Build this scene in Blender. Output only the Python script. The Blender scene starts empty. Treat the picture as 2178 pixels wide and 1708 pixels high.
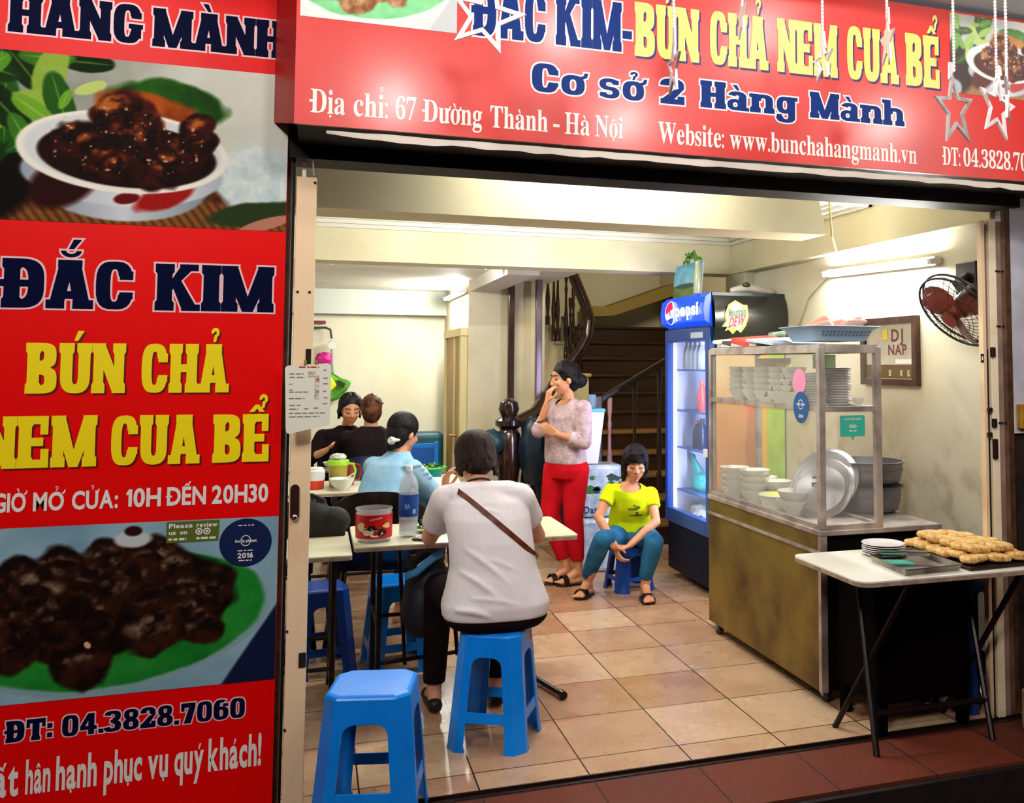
import bpy, bmesh, math, random, unicodedata
import numpy as np
from mathutils import Vector, Matrix

random.seed(7)
SC = bpy.context.scene
COL = SC.collection

# ------------------------------------------------------------------ camera
def make_camera():
    f, cx, cy = 1955.68, 1315.97, 655.80
    y, p, r = 0.318815743, 0.0604738748, -0.002607390
    fw = Vector((math.sin(y) * math.cos(p), math.cos(y) * math.cos(p), math.sin(p)))
    x = Vector((math.cos(y), -math.sin(y), 0.0))
    d = fw.cross(x)
    rx = x * math.cos(r) + d * math.sin(r)
    rd = x * -math.sin(r) + d * math.cos(r)
    cd = bpy.data.cameras.new('camera')
    cam = bpy.data.objects.new('camera', cd)
    COL.objects.link(cam)
    m = Matrix.Identity(4)
    for i in range(3):
        m[i][0] = rx[i]
        m[i][1] = -rd[i]
        m[i][2] = -fw[i]
    m[0][3], m[1][3], m[2][3] = 0.0, -3.4245, 1.55
    cam.matrix_world = m
    cd.sensor_fit = 'HORIZONTAL'
    cd.sensor_width = 36.0
    cd.lens = 36.0 * f / 2178.0
    cd.shift_x = (1089.0 - cx) / 2178.0
    cd.shift_y = (cy - 854.0) / 2178.0
    cd.clip_start = 0.05
    cd.clip_end = 100.0
    SC.camera = cam
make_camera()

# ------------------------------------------------------------------ world, exposure, large lights
W = bpy.data.worlds.new('night')
SC.world = W
W.use_nodes = True
bg = W.node_tree.nodes['Background']
bg.inputs[0].default_value = (0.35, 0.10, 0.07, 1)
bg.inputs[1].default_value = 0.02
SC.view_settings.view_transform = 'Standard'
SC.view_settings.look = 'None'
SC.view_settings.gamma = 1.0
SC.view_settings.exposure = 1.08
SC.view_settings.use_curve_mapping = False
SC.cycles.max_bounces = 8
SC.cycles.diffuse_bounces = 2
SC.cycles.transparent_max_bounces = 16
SC.cycles.sample_clamp_indirect = 6.0

def area_light(name, loc, target, sx, sy, power, colour):
    ld = bpy.data.lights.new(name, 'AREA')
    ld.shape = 'RECTANGLE'
    ld.size, ld.size_y = sx, sy
    ld.energy = power
    ld.color = colour
    o = bpy.data.objects.new(name, ld)
    COL.objects.link(o)
    o.location = loc
    o.rotation_euler = (Vector(target) - Vector(loc)).to_track_quat('-Z', 'Y').to_euler()
    return o
def point_light(name, loc, power, colour, radius=0.05):
    ld = bpy.data.lights.new(name, 'POINT')
    ld.energy = power
    ld.color = colour
    ld.shadow_soft_size = radius
    o = bpy.data.objects.new(name, ld)
    COL.objects.link(o)
    o.location = loc
    return o
# light spilling down the stairwell from the floor above
area_light('stairwell_light', (2.75, 4.1, 3.1), (2.5, 6.6, 1.2), .6, .4, 13, (1.0, 0.88, 0.60))
# a street lamp high behind the photographer, and bulbs strung under the awning in front of the sign
area_light('street_light', (-1.8, -4.2, 4.2), (0.3, 0.2, 0.9), 0.8, 0.8, 52, (1.0, 0.93, 0.84))
for bx, bz, bp in ((-0.75, 2.95, 9), (0.32, 2.745, 9), (1.10, 3.15, 11), (1.42, 2.74, 9), (2.15, 3.25, 11), (2.9, 2.85, 10)):
    point_light('awning_bulb', (bx, -1.5, bz), bp, (1.0, 0.95, 0.9), 0.06)
point_light('right_fill_light', (3.5, -2.1, 2.3), 17, (1.0, 0.92, 0.82), 0.15)  # added fill light, out of view, to brighten the right door post

# ------------------------------------------------------------------ colours and materials
def lin(c):
    c = np.asarray(c, float)
    return np.where(c <= 0.04045, c / 12.92, ((c + 0.055) / 1.055) ** 2.4)
def hexc(h):
    h = h.lstrip('#')
    return tuple(float(v) for v in lin([int(h[i:i + 2], 16) / 255 for i in (0, 2, 4)])) + (1.0,)
MATS = {}
def mat(name, colour, rough=0.5, metal=0.0, var=None, scale=8.0, bump=0.0, bscale=60.0, spec=None, emit=None, es=0.0,
        trans=0.0, ior=1.45, coat=0.0, detail=4.0, contrast=(0.35, 0.65), stretch=None):
    if name in MATS:
        return MATS[name]
    m = bpy.data.materials.new(name)
    m.use_nodes = True
    nt = m.node_tree
    b = nt.nodes['Principled BSDF']
    b.inputs['Base Color'].default_value = hexc(colour)
    b.inputs['Roughness'].default_value = rough
    b.inputs['Metallic'].default_value = metal
    b.inputs['IOR'].default_value = ior
    if spec is not None:
        b.inputs['Specular IOR Level'].default_value = spec
    if trans:
        b.inputs['Transmission Weight'].default_value = trans
    if coat:
        b.inputs['Coat Weight'].default_value = coat
        b.inputs['Coat Roughness'].default_value = 0.1
    if emit:
        b.inputs['Emission Color'].default_value = hexc(emit)
        b.inputs['Emission Strength'].default_value = es
    if var or bump:
        tc = nt.nodes.new('ShaderNodeTexCoord')
        src = tc.outputs['Object']
        if stretch:
            mp = nt.nodes.new('ShaderNodeMapping')
            mp.inputs['Scale'].default_value = stretch
            nt.links.new(src, mp.inputs['Vector'])
            src = mp.outputs['Vector']
    if var:
        n = nt.nodes.new('ShaderNodeTexNoise')
        n.inputs['Scale'].default_value = scale
        n.inputs['Detail'].default_value = detail
        nt.links.new(src, n.inputs['Vector'])
        rp = nt.nodes.new('ShaderNodeValToRGB')
        rp.color_ramp.elements[0].position, rp.color_ramp.elements[1].position = contrast
        rp.color_ramp.elements[0].color = hexc(var)
        rp.color_ramp.elements[1].color = hexc(colour)
        nt.links.new(n.outputs['Fac'], rp.inputs['Fac'])
        nt.links.new(rp.outputs['Color'], b.inputs['Base Color'])
    if bump:
        n2 = nt.nodes.new('ShaderNodeTexNoise')
        n2.inputs['Scale'].default_value = bscale
        n2.inputs['Detail'].default_value = 3.0
        nt.links.new(src, n2.inputs['Vector'])
        bn = nt.nodes.new('ShaderNodeBump')
        bn.inputs['Strength'].default_value = bump
        bn.inputs['Distance'].default_value = 0.01
        nt.links.new(n2.outputs['Fac'], bn.inputs['Height'])
        nt.links.new(bn.outputs['Normal'], b.inputs['Normal'])
    MATS[name] = m
    return m
def glass_mat(name, tint, alpha=0.15, rough=0.05):
    """thin pane: mostly clear, a little grey film and a clear-coat reflection"""
    if name in MATS:
        return MATS[name]
    m = bpy.data.materials.new(name)
    m.use_nodes = True
    nt = m.node_tree
    b = nt.nodes['Principled BSDF']
    b.inputs['Base Color'].default_value = hexc(tint)
    b.inputs['Roughness'].default_value = rough
    b.inputs['Alpha'].default_value = alpha
    MATS[name] = m
    return m
def tile_mat(name, c1, c2, grout, size, ox, oy, rough, blotch, tints=0.5):
    m = bpy.data.materials.new(name)
    m.use_nodes = True
    nt = m.node_tree
    N, L = nt.nodes.new, nt.links.new
    b = nt.nodes['Principled BSDF']
    g = N('ShaderNodeNewGeometry')
    mp = N('ShaderNodeVectorMath'); mp.operation = 'SUBTRACT'
    mp.inputs[1].default_value = (ox, oy, 0)
    L(g.outputs['Position'], mp.inputs[0])
    dv = N('ShaderNodeVectorMath'); dv.operation = 'DIVIDE'
    dv.inputs[1].default_value = (size, size, 1)
    L(mp.outputs[0], dv.inputs[0])
    fr = N('ShaderNodeVectorMath'); fr.operation = 'FRACTION'
    L(dv.outputs[0], fr.inputs[0])
    fl = N('ShaderNodeVectorMath'); fl.operation = 'FLOOR'
    L(dv.outputs[0], fl.inputs[0])
    sx = N('ShaderNodeSeparateXYZ')
    L(fr.outputs[0], sx.inputs[0])
    masks = []
    for ax in ('X', 'Y'):
        s = N('ShaderNodeMath'); s.operation = 'SUBTRACT'; s.inputs[1].default_value = 0.5
        L(sx.outputs[ax], s.inputs[0])
        a = N('ShaderNodeMath'); a.operation = 'ABSOLUTE'
        L(s.outputs[0], a.inputs[0])
        t = N('ShaderNodeMath'); t.operation = 'GREATER_THAN'; t.inputs[1].default_value = 0.4925
        L(a.outputs[0], t.inputs[0])
        masks.append(t)
    mx = N('ShaderNodeMath'); mx.operation = 'MAXIMUM'
    L(masks[0].outputs[0], mx.inputs[0]); L(masks[1].outputs[0], mx.inputs[1])
    wn = N('ShaderNodeTexWhiteNoise'); wn.noise_dimensions = '2D'
    L(fl.outputs[0], wn.inputs['Vector'])
    n1 = N('ShaderNodeTexNoise'); n1.inputs['Scale'].default_value = 4.0; n1.inputs['Detail'].default_value = 5.0
    L(g.outputs['Position'], n1.inputs['Vector'])
    n2 = N('ShaderNodeTexNoise'); n2.inputs['Scale'].default_value = 55.0; n2.inputs['Detail'].default_value = 3.0
    L(g.outputs['Position'], n2.inputs['Vector'])
    ad = N('ShaderNodeMath'); ad.operation = 'MULTIPLY_ADD'; ad.inputs[1].default_value = tints
    sc1 = N('ShaderNodeMath'); sc1.operation = 'MULTIPLY_ADD'; sc1.inputs[1].default_value = .55; sc1.inputs[2].default_value = .22
    L(n1.outputs['Fac'], sc1.inputs[0])
    L(wn.outputs['Value'], ad.inputs[0]); L(sc1.outputs[0], ad.inputs[2])
    rp = N('ShaderNodeValToRGB')
    rp.color_ramp.elements[0].position, rp.color_ramp.elements[1].position = 0.22, 1.02
    rp.color_ramp.elements[0].color = hexc(c1); rp.color_ramp.elements[1].color = hexc(c2)
    L(ad.outputs[0], rp.inputs['Fac'])
    sp = N('ShaderNodeMixRGB'); sp.blend_type = 'MULTIPLY'; sp.inputs['Fac'].default_value = blotch
    L(rp.outputs['Color'], sp.inputs[1]); L(n2.outputs['Fac'], sp.inputs[2])
    mix = N('ShaderNodeMixRGB')
    mix.inputs[2].default_value = hexc(grout)
    L(mx.outputs[0], mix.inputs['Fac']); L(sp.outputs[0], mix.inputs[1])
    L(mix.outputs[0], b.inputs['Base Color'])
    rr = N('ShaderNodeMapRange'); rr.inputs[3].default_value = rough - 0.08; rr.inputs[4].default_value = rough + 0.15
    L(n1.outputs['Fac'], rr.inputs[0]); L(rr.outputs[0], b.inputs['Roughness'])
    bn = N('ShaderNodeBump'); bn.inputs['Strength'].default_value = 0.35; bn.inputs['Distance'].default_value = 0.003
    iv = N('ShaderNodeMath'); iv.operation = 'MULTIPLY_ADD'; iv.inputs[1].default_value = -1.0
    L(mx.outputs[0], iv.inputs[0]); L(n2.outputs['Fac'], iv.inputs[2])
    L(iv.outputs[0], bn.inputs['Height']); L(bn.outputs['Normal'], b.inputs['Normal'])
    return m
PRINT = None
def print_mat():
    global PRINT
    if PRINT is None:
        PRINT = bpy.data.materials.new('printed_photo')
        PRINT.use_nodes = True
        nt = PRINT.node_tree
        a = nt.nodes.new('ShaderNodeVertexColor')
        a.layer_name = 'print'
        b = nt.nodes['Principled BSDF']
        nt.links.new(a.outputs['Color'], b.inputs['Base Color'])
        b.inputs['Roughness'].default_value = 0.6
        b.inputs['Specular IOR Level'].default_value = 0.08
    return PRINT

# ------------------------------------------------------------------ objects
def tag(o, label=None, cat=None, group=None, kind=None):
    if label: o['label'] = label
    if cat: o['category'] = cat
    if group: o['group'] = group
    if kind: o['kind'] = kind
    return o
def thing(name, label, cat, loc=(0, 0, 0), rotz=0.0, group=None):
    o = bpy.data.objects.new(name, None)
    COL.objects.link(o)
    o.empty_display_size = 0.05
    o.location = loc
    o.rotation_euler = (0, 0, rotz)
    return tag(o, label, cat, group)
def dup(root, loc=None, rotz=None, label=None, group=None):
    def cp(o, par):
        c = o.copy()
        COL.objects.link(c)
        if par is not None:
            c.parent = par
        for ch in [x for x in list(SC.objects) if x.parent == o]:
            cp(ch, c)
        return c
    r = cp(root, None)
    if loc is not None: r.location = loc
    if rotz is not None: r.rotation_euler = (0, 0, rotz)
    if label: r['label'] = label
    if group: r['group'] = group
    return r

def unit(v):
    v = np.asarray(v, float)
    n = np.linalg.norm(v)
    return v / n if n > 1e-12 else v
def frame(d, hint=(0, 0, 1)):
    d = unit(d)
    h = np.asarray(hint, float)
    if abs(np.dot(d, unit(h))) > 0.98:
        h = np.array((1.0, 0, 0)) if abs(d[0]) < 0.9 else np.array((0, 1.0, 0))
    a = unit(np.cross(h, d))
    b = np.cross(d, a)
    return a, b, d

class MB:
    def __init__(self):
        self.v, self.f, self.mi = [], [], []
        self.cur = 0
    def add(self, verts, faces):
        n = len(self.v)
        self.v.extend([tuple(float(c) for c in p) for p in verts])
        for fc in faces:
            self.f.append(tuple(i + n for i in fc))
            self.mi.append(self.cur)
        return self
    def box(self, x0, y0, z0, x1, y1, z1):
        v = [(x, y, z) for z in (z0, z1) for x, y in ((x0, y0), (x1, y0), (x1, y1), (x0, y1))]
        return self.add(v, [(3, 2, 1, 0), (4, 5, 6, 7), (0, 1, 5, 4), (1, 2, 6, 5), (2, 3, 7, 6), (3, 0, 4, 7)])
    def obox(self, c, sx, sy, sz, rz=0.0, M=None):
        v = []
        R = np.array(((math.cos(rz), -math.sin(rz), 0), (math.sin(rz), math.cos(rz), 0), (0, 0, 1))) if M is None else np.asarray(M)
        for z in (-.5, .5):
            for x, y in ((-.5, -.5), (.5, -.5), (.5, .5), (-.5, .5)):
                v.append(np.asarray(c) + R @ np.array((x * sx, y * sy, z * sz)))
        return self.add(v, [(3, 2, 1, 0), (4, 5, 6, 7), (0, 1, 5, 4), (1, 2, 6, 5), (2, 3, 7, 6), (3, 0, 4, 7)])
    def bar(self, p0, p1, w, h, hint=(0, 0, 1)):
        p0, p1 = np.asarray(p0, float), np.asarray(p1, float)
        a, b, d = frame(p1 - p0, hint)
        v = [p + a * sx * w / 2 + b * sy * h / 2 for p in (p0, p1) for sx, sy in ((-1, -1), (1, -1), (1, 1), (-1, 1))]
        return self.add(v, [(3, 2, 1, 0), (4, 5, 6, 7), (0, 1, 5, 4), (1, 2, 6, 5), (2, 3, 7, 6), (3, 0, 4, 7)])
    def poly(self, pts):
        return self.add(pts, [tuple(range(len(pts)))])
    def prism(self, pts, vec):
        n = len(pts)
        pts = [np.asarray(p, float) for p in pts]
        vec = np.asarray(vec, float)
        v = pts + [p + vec for p in pts]
        f = [tuple(range(n))[::-1], tuple(range(n, 2 * n))]
        f += [(i, (i + 1) % n, n + (i + 1) % n, n + i) for i in range(n)]
        return self.add(v, f)
    def rings(self, rings, cap=True, closed=False):
        n = len(rings[0])
        v = [p for r in rings for p in r]
        f = []
        m = len(rings)
        for i in range(m if closed else m - 1):
            j = (i + 1) % m
            for k in range(n):
                f.append((i * n + k, i * n + (k + 1) % n, j * n + (k + 1) % n, j * n + k))
        if cap and not closed:
            f.append(tuple(range(n))[::-1])
            f.append(tuple((m - 1) * n + k for k in range(n)))
        return self.add(v, f)
    def cyl(self, p0, p1, r, r1=None, n=16, cap=True):
        p0, p1 = np.asarray(p0, float), np.asarray(p1, float)
        r1 = r if r1 is None else r1
        a, b, d = frame(p1 - p0)
        t = np.linspace(0, 2 * math.pi, n, endpoint=False)
        return self.rings([[p + rr * (a * math.cos(x) + b * math.sin(x)) for x in t] for p, rr in ((p0, r), (p1, r1))], cap)
    def tube(self, pts, r, n=8, closed=False, rr=None):
        pts = [np.asarray(p, float) for p in pts]
        t = np.linspace(0, 2 * math.pi, n, endpoint=False)
        out = []
        m = len(pts)
        pa = None
        for i, p in enumerate(pts):
            if closed:
                d = pts[(i + 1) % m] - pts[i - 1]
            else:
                d = pts[min(i + 1, m - 1)] - pts[max(i - 1, 0)]
            d = unit(d)
            if pa is None:
                a, b, _ = frame(d)
            else:
                a = unit(pa - d * np.dot(pa, d))
                b = np.cross(d, a)
            pa = a
            q = r if rr is None else rr[i]
            out.append([p + q * (a * math.cos(x) + b * math.sin(x)) for x in t])
        return self.rings(out, True, closed)
    def lathe(self, prof, c=(0, 0, 0), n=32, axis=(0, 0, 1), cap=True):
        a, b, d = frame(axis)
        if axis == (0, 0, 1):
            a, b, d = np.array((1., 0, 0)), np.array((0, 1., 0)), np.array((0, 0, 1.))
        c = np.asarray(c, float)
        t = np.linspace(0, 2 * math.pi, n, endpoint=False)
        return self.rings([[c + d * z + r * (a * math.cos(x) + b * math.sin(x)) for x in t] for r, z in prof], cap)
    def ellipsoid(self, c, rx, ry, rz, R=None, nu=20, nv=12):
        R = np.eye(3) if R is None else np.asarray(R)
        c = np.asarray(c, float)
        rings = []
        for j in range(1, nv):
            ph = -math.pi / 2 + math.pi * j / nv
            rings.append([c + R @ np.array((rx * math.cos(ph) * math.cos(x), ry * math.cos(ph) * math.sin(x), rz * math.sin(ph)))
                          for x in np.linspace(0, 2 * math.pi, nu, endpoint=False)])
        n0 = len(self.v)
        self.rings(rings, False)
        s, e = len(self.v), len(self.v) + 1
        self.v += [tuple(c + R @ np.array((0, 0, -rz))), tuple(c + R @ np.array((0, 0, rz)))]
        last = n0 + (nv - 2) * nu
        for k in range(nu):
            self.f.append((n0 + (k + 1) % nu, n0 + k, s)); self.mi.append(self.cur)
            self.f.append((last + k, last + (k + 1) % nu, e)); self.mi.append(self.cur)
        return self
    def rcone(self, p0, r0, p1, r1, n=14, flat0=False, flat1=False):
        """tapered limb segment with rounded (or flat) ends"""
        p0, p1 = np.asarray(p0, float), np.asarray(p1, float)
        a, b, d = frame(p1 - p0)
        t = np.linspace(0, 2 * math.pi, n, endpoint=False)
        prof = []
        if not flat0:
            prof += [(-r0 * math.cos(x), r0 * math.sin(x), 0) for x in (0.35, 0.8, 1.2)]
        prof.append((0, r0, 0)); prof.append((0, r1, 1))
        if not flat1:
            prof += [(r1 * math.sin(x), r1 * math.cos(x), 1) for x in (0.4, 0.8, 1.25)]
        return self.rings([[(p1 if e else p0) + d * z + q * (a * math.cos(x) + b * math.sin(x)) for x in t] for z, q, e in prof])
    def loft(self, secs, n=28):
        """secs: (centre, side, fwd, rside, rfwd_front, rfwd_back)"""
        t = np.linspace(0, 2 * math.pi, n, endpoint=False)
        out = []
        for c, s, f, rs, rf, rb in secs:
            c, s, f = np.asarray(c, float), unit(s), unit(f)
            ring = []
            for x in t:
                ca, sa = math.cos(x), math.sin(x)
                k = 2.5
                ex = math.copysign(abs(ca) ** (2 / k), ca)
                ey = math.copysign(abs(sa) ** (2 / k), sa)
                ring.append(c + s * rs * ex + f * (rf if sa > 0 else rb) * ey)
            out.append(ring)
        return self.rings(out)
    def build(self, name, m, parent=None, smooth=False, bevel=0.0, seg=2, origin=None, local=False, subd=0, auto=True):
        v = np.array(self.v, float).reshape(-1, 3)
        if parent is not None and not local:
            v = to_local(parent, v)
        if origin is not None:
            v = v - np.asarray(origin, float)
        me = bpy.data.meshes.new(name)
        me.from_pydata([tuple(p) for p in v], [], self.f)
        ms = m if isinstance(m, (list, tuple)) else [m]
        for q in ms:
            me.materials.append(q)
        if len(ms) > 1:
            me.polygons.foreach_set('material_index', self.mi)
        if smooth:
            me.polygons.foreach_set('use_smooth', [True] * len(me.polygons))
        bm = bmesh.new()
        bm.from_mesh(me)
        bmesh.ops.recalc_face_normals(bm, faces=bm.faces)
        if smooth and auto:
            for e in bm.edges:
                if len(e.link_faces) == 2 and e.calc_face_angle(0) > 0.75:
                    e.smooth = False
        bm.to_mesh(me)
        bm.free()
        o = bpy.data.objects.new(name, me)
        COL.objects.link(o)
        if parent is not None:
            o.parent = parent
        if origin is not None:
            o.location = origin
        if bevel:
            md = o.modifiers.new('bevel', 'BEVEL')
            md.width = bevel; md.segments = seg; md.limit_method = 'ANGLE'; md.angle_limit = 0.6
        if subd:
            md = o.modifiers.new('subdivision', 'SUBSURF')
            md.levels = md.render_levels = subd
        return o
def to_local(parent, v):
    ch = []
    p = parent
    while p is not None:
        ch.append(p); p = p.parent
    for p in reversed(ch):
        v = v - np.array(p.location)
        a = -p.rotation_euler[2]
        if a:
            c, s = math.cos(a), math.sin(a)
            v = v @ np.array(((c, s, 0), (-s, c, 0), (0, 0, 1)))
    return v
def struct(name, mb, m, **kw):
    o = mb.build(name, m, **kw)
    o['kind'] = 'structure'
    return o
def single(name, label, cat, mb, m, loc, group=None, **kw):
    """a thing that is one mesh; its origin at its base"""
    return tag(mb.build(name, m, origin=loc, **kw), label, cat, group)
def remesh(mb, name, m, parent, voxel=0.006, smooth=3, cuts=(), factor=0.5, keep_kind=None):
    """one continuous skin around everything in mb, optionally cut open by planes (point, normal): the side the normal points to goes"""
    me = bpy.data.meshes.new('work')
    me.from_pydata(mb.v, [], mb.f)
    bm = bmesh.new(); bm.from_mesh(me)
    bmesh.ops.recalc_face_normals(bm, faces=bm.faces)
    bm.to_mesh(me); bm.free()
    o = bpy.data.objects.new('work', me)
    COL.objects.link(o)
    r = o.modifiers.new('r', 'REMESH')
    r.mode = 'VOXEL'; r.voxel_size = voxel; r.use_smooth_shade = True
    if smooth:
        s = o.modifiers.new('s', 'SMOOTH')
        s.iterations = smooth; s.factor = factor
    dg = bpy.context.evaluated_depsgraph_get()
    ev = o.evaluated_get(dg)
    out = bpy.data.meshes.new_from_object(ev, depsgraph=dg)
    bpy.data.objects.remove(o); bpy.data.meshes.remove(me)
    bm = bmesh.new(); bm.from_mesh(out)
    for p, nrm in cuts:
        bmesh.ops.bisect_plane(bm, geom=list(bm.verts) + list(bm.edges) + list(bm.faces), plane_co=Vector(p), plane_no=Vector(nrm), clear_outer=True)
    bm.to_mesh(out); bm.free()
    n = len(out.vertices)
    co = np.empty(n * 3); out.vertices.foreach_get('co', co)
    co = to_local(parent, co.reshape(-1, 3)) if parent is not None else co.reshape(-1, 3)
    out.vertices.foreach_set('co', co.ravel())
    out.polygons.foreach_set('use_smooth', [True] * len(out.polygons))
    out.materials.clear(); out.materials.append(m)
    out.name = name
    ob = bpy.data.objects.new(name, out)
    COL.objects.link(ob)
    if parent is not None: ob.parent = parent
    return ob
# ------------------------------------------------------------------ lettering: heavy slab letters drawn from strokes, plus two text faces
SW = 0.27
def _stem(x0, x1, y0=0.0, y1=1.0, f=0.035, top=True, bot=True):
    p = []
    p += [(x0 - f, y0), (x1 + f, y0), (x1 + f, y0 + .17), (x1, y0 + .22)] if bot else [(x0, y0), (x1, y0)]
    p += [(x1, y1 - .22), (x1 + f, y1 - .17), (x1 + f, y1), (x0 - f, y1), (x0 - f, y1 - .17), (x0, y1 - .22)] if top else [(x1, y1), (x0, y1)]
    p += [(x0, y0 + .22), (x0 - f, y0 + .17)] if bot else []
    return ('p', p)
def _r(x0, y0, x1, y1):
    return ('p', [(x0, y0), (x1, y0), (x1, y1), (x0, y1)])
def _a(cx, cy, rx, ry, ix, iy, a0=0, a1=360, k=3.2):
    return ('a', (cx, cy, rx, ry, ix, iy, math.radians(a0), math.radians(a1), k))
def _p(*pts):
    return ('p', list(pts))
def slab(ch):
    S = SW
    if ch == 'H': return [_stem(0, S), _stem(.42, .69), _r(S - .02, .42, .44, .58)], .69
    if ch == 'I': return [_stem(0, .29)], .29
    if ch == 'B': return [_stem(0, S), _a(.24, .745, .40, .255, .13, .10, -90, 90), _a(.24, .265, .42, .265, .15, .11, -90, 90), _r(.2, .44, .46, .56)], .66
    if ch in 'DĐ':
        g = [_stem(0, S), _a(.22, .5, .46, .5, .19, .33, -90, 90)]
        if ch == 'Đ': g.append(_r(-.09, .43, .42, .57))
        return g, .68
    if ch == 'C': return [_a(.33, .5, .33, .5, .075, .34, 24, 336, 3.0), _r(.42, .62, .66, .80), _r(.42, .22, .66, .36)], .66
    if ch == 'G': return [_a(.33, .5, .33, .5, .075, .34, 24, 336, 3.0), _r(.42, .64, .66, .80), _r(.42, .14, .66, .5), _r(.36, .38, .7, .5)], .69
    if ch == 'A': return [_p((.0, .0), (.25, 0), (.44, 1), (.19, 1)), _p((.46, 0), (.74, 0), (.53, 1), (.27, 1)), _r(.2, .2, .52, .36),
                          _r(-.04, 0, .28, .18), _r(.42, 0, .78, .18), _r(.15, .84, .57, 1)], .74
    if ch == 'N': return [_stem(0, .23), _stem(.47, .70), _p((-.02, 1), (.25, 1), (.72, 0), (.45, 0))], .70
    if ch == 'M': return [_stem(0, .24), _stem(.68, .92), _p((-.02, 1), (.26, 1), (.56, 0), (.36, 0)), _p((.66, 1), (.94, 1), (.56, 0), (.36, 0))], .92
    if ch == 'U': return [_stem(0, S, .3, 1, bot=False), _stem(.40, .67, .3, 1, bot=False), _a(.335, .34, .335, .34, .065, .16, 180, 360, 2.6)], .67
    if ch == 'E': return [_stem(0, S), _r(.1, .84, .62, 1), _r(.45, .64, .62, .9), _r(.2, .42, .52, .58), _r(.1, 0, .64, .16), _r(.47, .1, .64, .36)], .64
    if ch == 'K': return [_stem(0, S), _p((.2, .36), (.2, .56), (.44, 1), (.72, 1)), _p((.28, .5), (.42, .66), (.76, 0), (.46, 0)), _r(.44, 0, .78, .14), _r(.40, .86, .74, 1)], .76
    if ch == 'T': return [_r(0, .8, .74, 1), _r(0, .6, .13, .9), _r(.61, .6, .74, .9), _stem(.235, .505, top=False)], .74
    if ch == '-': return [_r(0, .34, .26, .58)], .26
    if ch == '.': return [_r(0, 0, .2, .2)], .2
    if ch == ':': return [_r(0, .06, .2, .28), _r(0, .50, .2, .72)], .2
    if ch == '0': return [_a(.32, .5, .32, .5, .085, .34)], .64
    if ch == '2': return [_a(.3, .72, .31, .28, .07, .12, -20, 180, 2.6), _p((.0, 0), (.0, .14), (.34, .56), (.61, .70), (.61, .62), (.34, .18)), _r(0, 0, .62, .2), _r(.44, 0, .62, .32)], .62
    if ch == '3': return [_a(.28, .745, .33, .255, .09, .10, -90, 172, 2.8), _a(.28, .27, .35, .27, .10, .11, -172, 90, 2.8), _r(.2, .44, .42, .56)], .64
    if ch == '4': return [_p((0, .24), (.0, .40), (.30, 1), (.48, 1), (.20, .40), (.20, .24)), _r(0, .22, .66, .40), _r(.32, 0, .56, 1)], .66
    if ch == '6': return [_a(.32, .33, .32, .33, .085, .17, k=2.6), _a(.32, .5, .32, .5, .07, .36, 60, 270, 3.0), _r(.40, .66, .62, .80)], .64
    if ch == '7': return [_r(0, .78, .60, 1), _r(0, .6, .14, .9), _p((.12, 0), (.42, 0), (.60, .80), (.34, .80))], .6
    if ch == '8': return [_a(.32, .74, .29, .26, .075, .11, k=2.6), _a(.32, .27, .32, .27, .085, .12, k=2.6)], .64
    if ch == 'o': return [_a(.3, .35, .3, .35, .085, .2, k=2.6)], .6
    if ch == 's': return [_a(.27, .5, .27, .21, .09, .075, 10, 270, 2.4), _a(.27, .21, .28, .21, .09, .075, -170, 90, 2.4), _r(.02, .05, .2, .2), _r(.36, .5, .53, .66)], .56
    if ch == 'a': return [_a(.24, .21, .24, .21, .07, .09, k=2.4), _r(.34, 0, .58, .5), _a(.3, .5, .28, .21, .06, .07, 0, 165, 2.4), _r(.3, 0, .66, .13)], .66
    if ch == 'n': return [_stem(0, .23, 0, .7, .05, top=False), _r(-.07, .56, .2, .7), _a(.36, .44, .30, .26, .07, .12, 0, 180, 2.6), _stem(.43, .66, 0, .46, .05, top=False)], .70
    if ch == 'h': return [_stem(0, .23, 0, 1, .05, top=False), _r(-.07, .86, .2, 1), _a(.36, .44, .30, .26, .07, .12, 0, 180, 2.6), _stem(.43, .66, 0, .46, .05, top=False)], .70
    if ch == 'g': return [_a(.26, .38, .26, .32, .07, .17, k=2.6), _r(.36, -.06, .58, .7), _r(.4, .56, .66, .7), _a(.28, -.06, .30, .22, .08, .09, 180, 360, 2.6), _r(.0, -.12, .16, .02)], .62
    return [], .3
def marks(m, cx, top, low, s=1.0, slabby=True):
    """diacritic strokes round a letter whose middle is cx and whose top is `top`"""
    t = top + .05 * s
    w = .075 if slabby else .045
    if m == '\u0301': return [_p((cx - .05 * s, t), (cx + .05 * s, t), (cx + .20 * s, t + .22 * s), (cx + .04 * s, t + .22 * s))]
    if m == '\u0300': return [_p((cx - .05 * s, t), (cx + .05 * s, t), (cx - .04 * s, t + .22 * s), (cx - .20 * s, t + .22 * s))]
    if m == '\u0306': return [_a(cx, t + .16 * s, .20 * s, .15 * s, .10 * s, .07 * s, 180, 360, 2)]
    if m == '\u0302': return [_p((cx - .22 * s, t), (cx - .07 * s, t), (cx, t + .08 * s), (cx + .07 * s, t), (cx + .22 * s, t), (cx + .05 * s, t + .17 * s), (cx - .05 * s, t + .17 * s))]
    if m == '\u0309': return [_a(cx + .02 * s, t + .22 * s, .12 * s, .11 * s, .12 * s - w, .11 * s - w, -60, 200, 2), _p((cx - w / 2, t), (cx + w / 2, t), (cx + .09 * s, t + .17 * s), (cx + .0 * s, t + .17 * s))]
    if m == '\u0323': return [_a(cx, low - .13 * s, .075 * s, .075 * s, .001, .001, k=2)]
    return []
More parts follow.
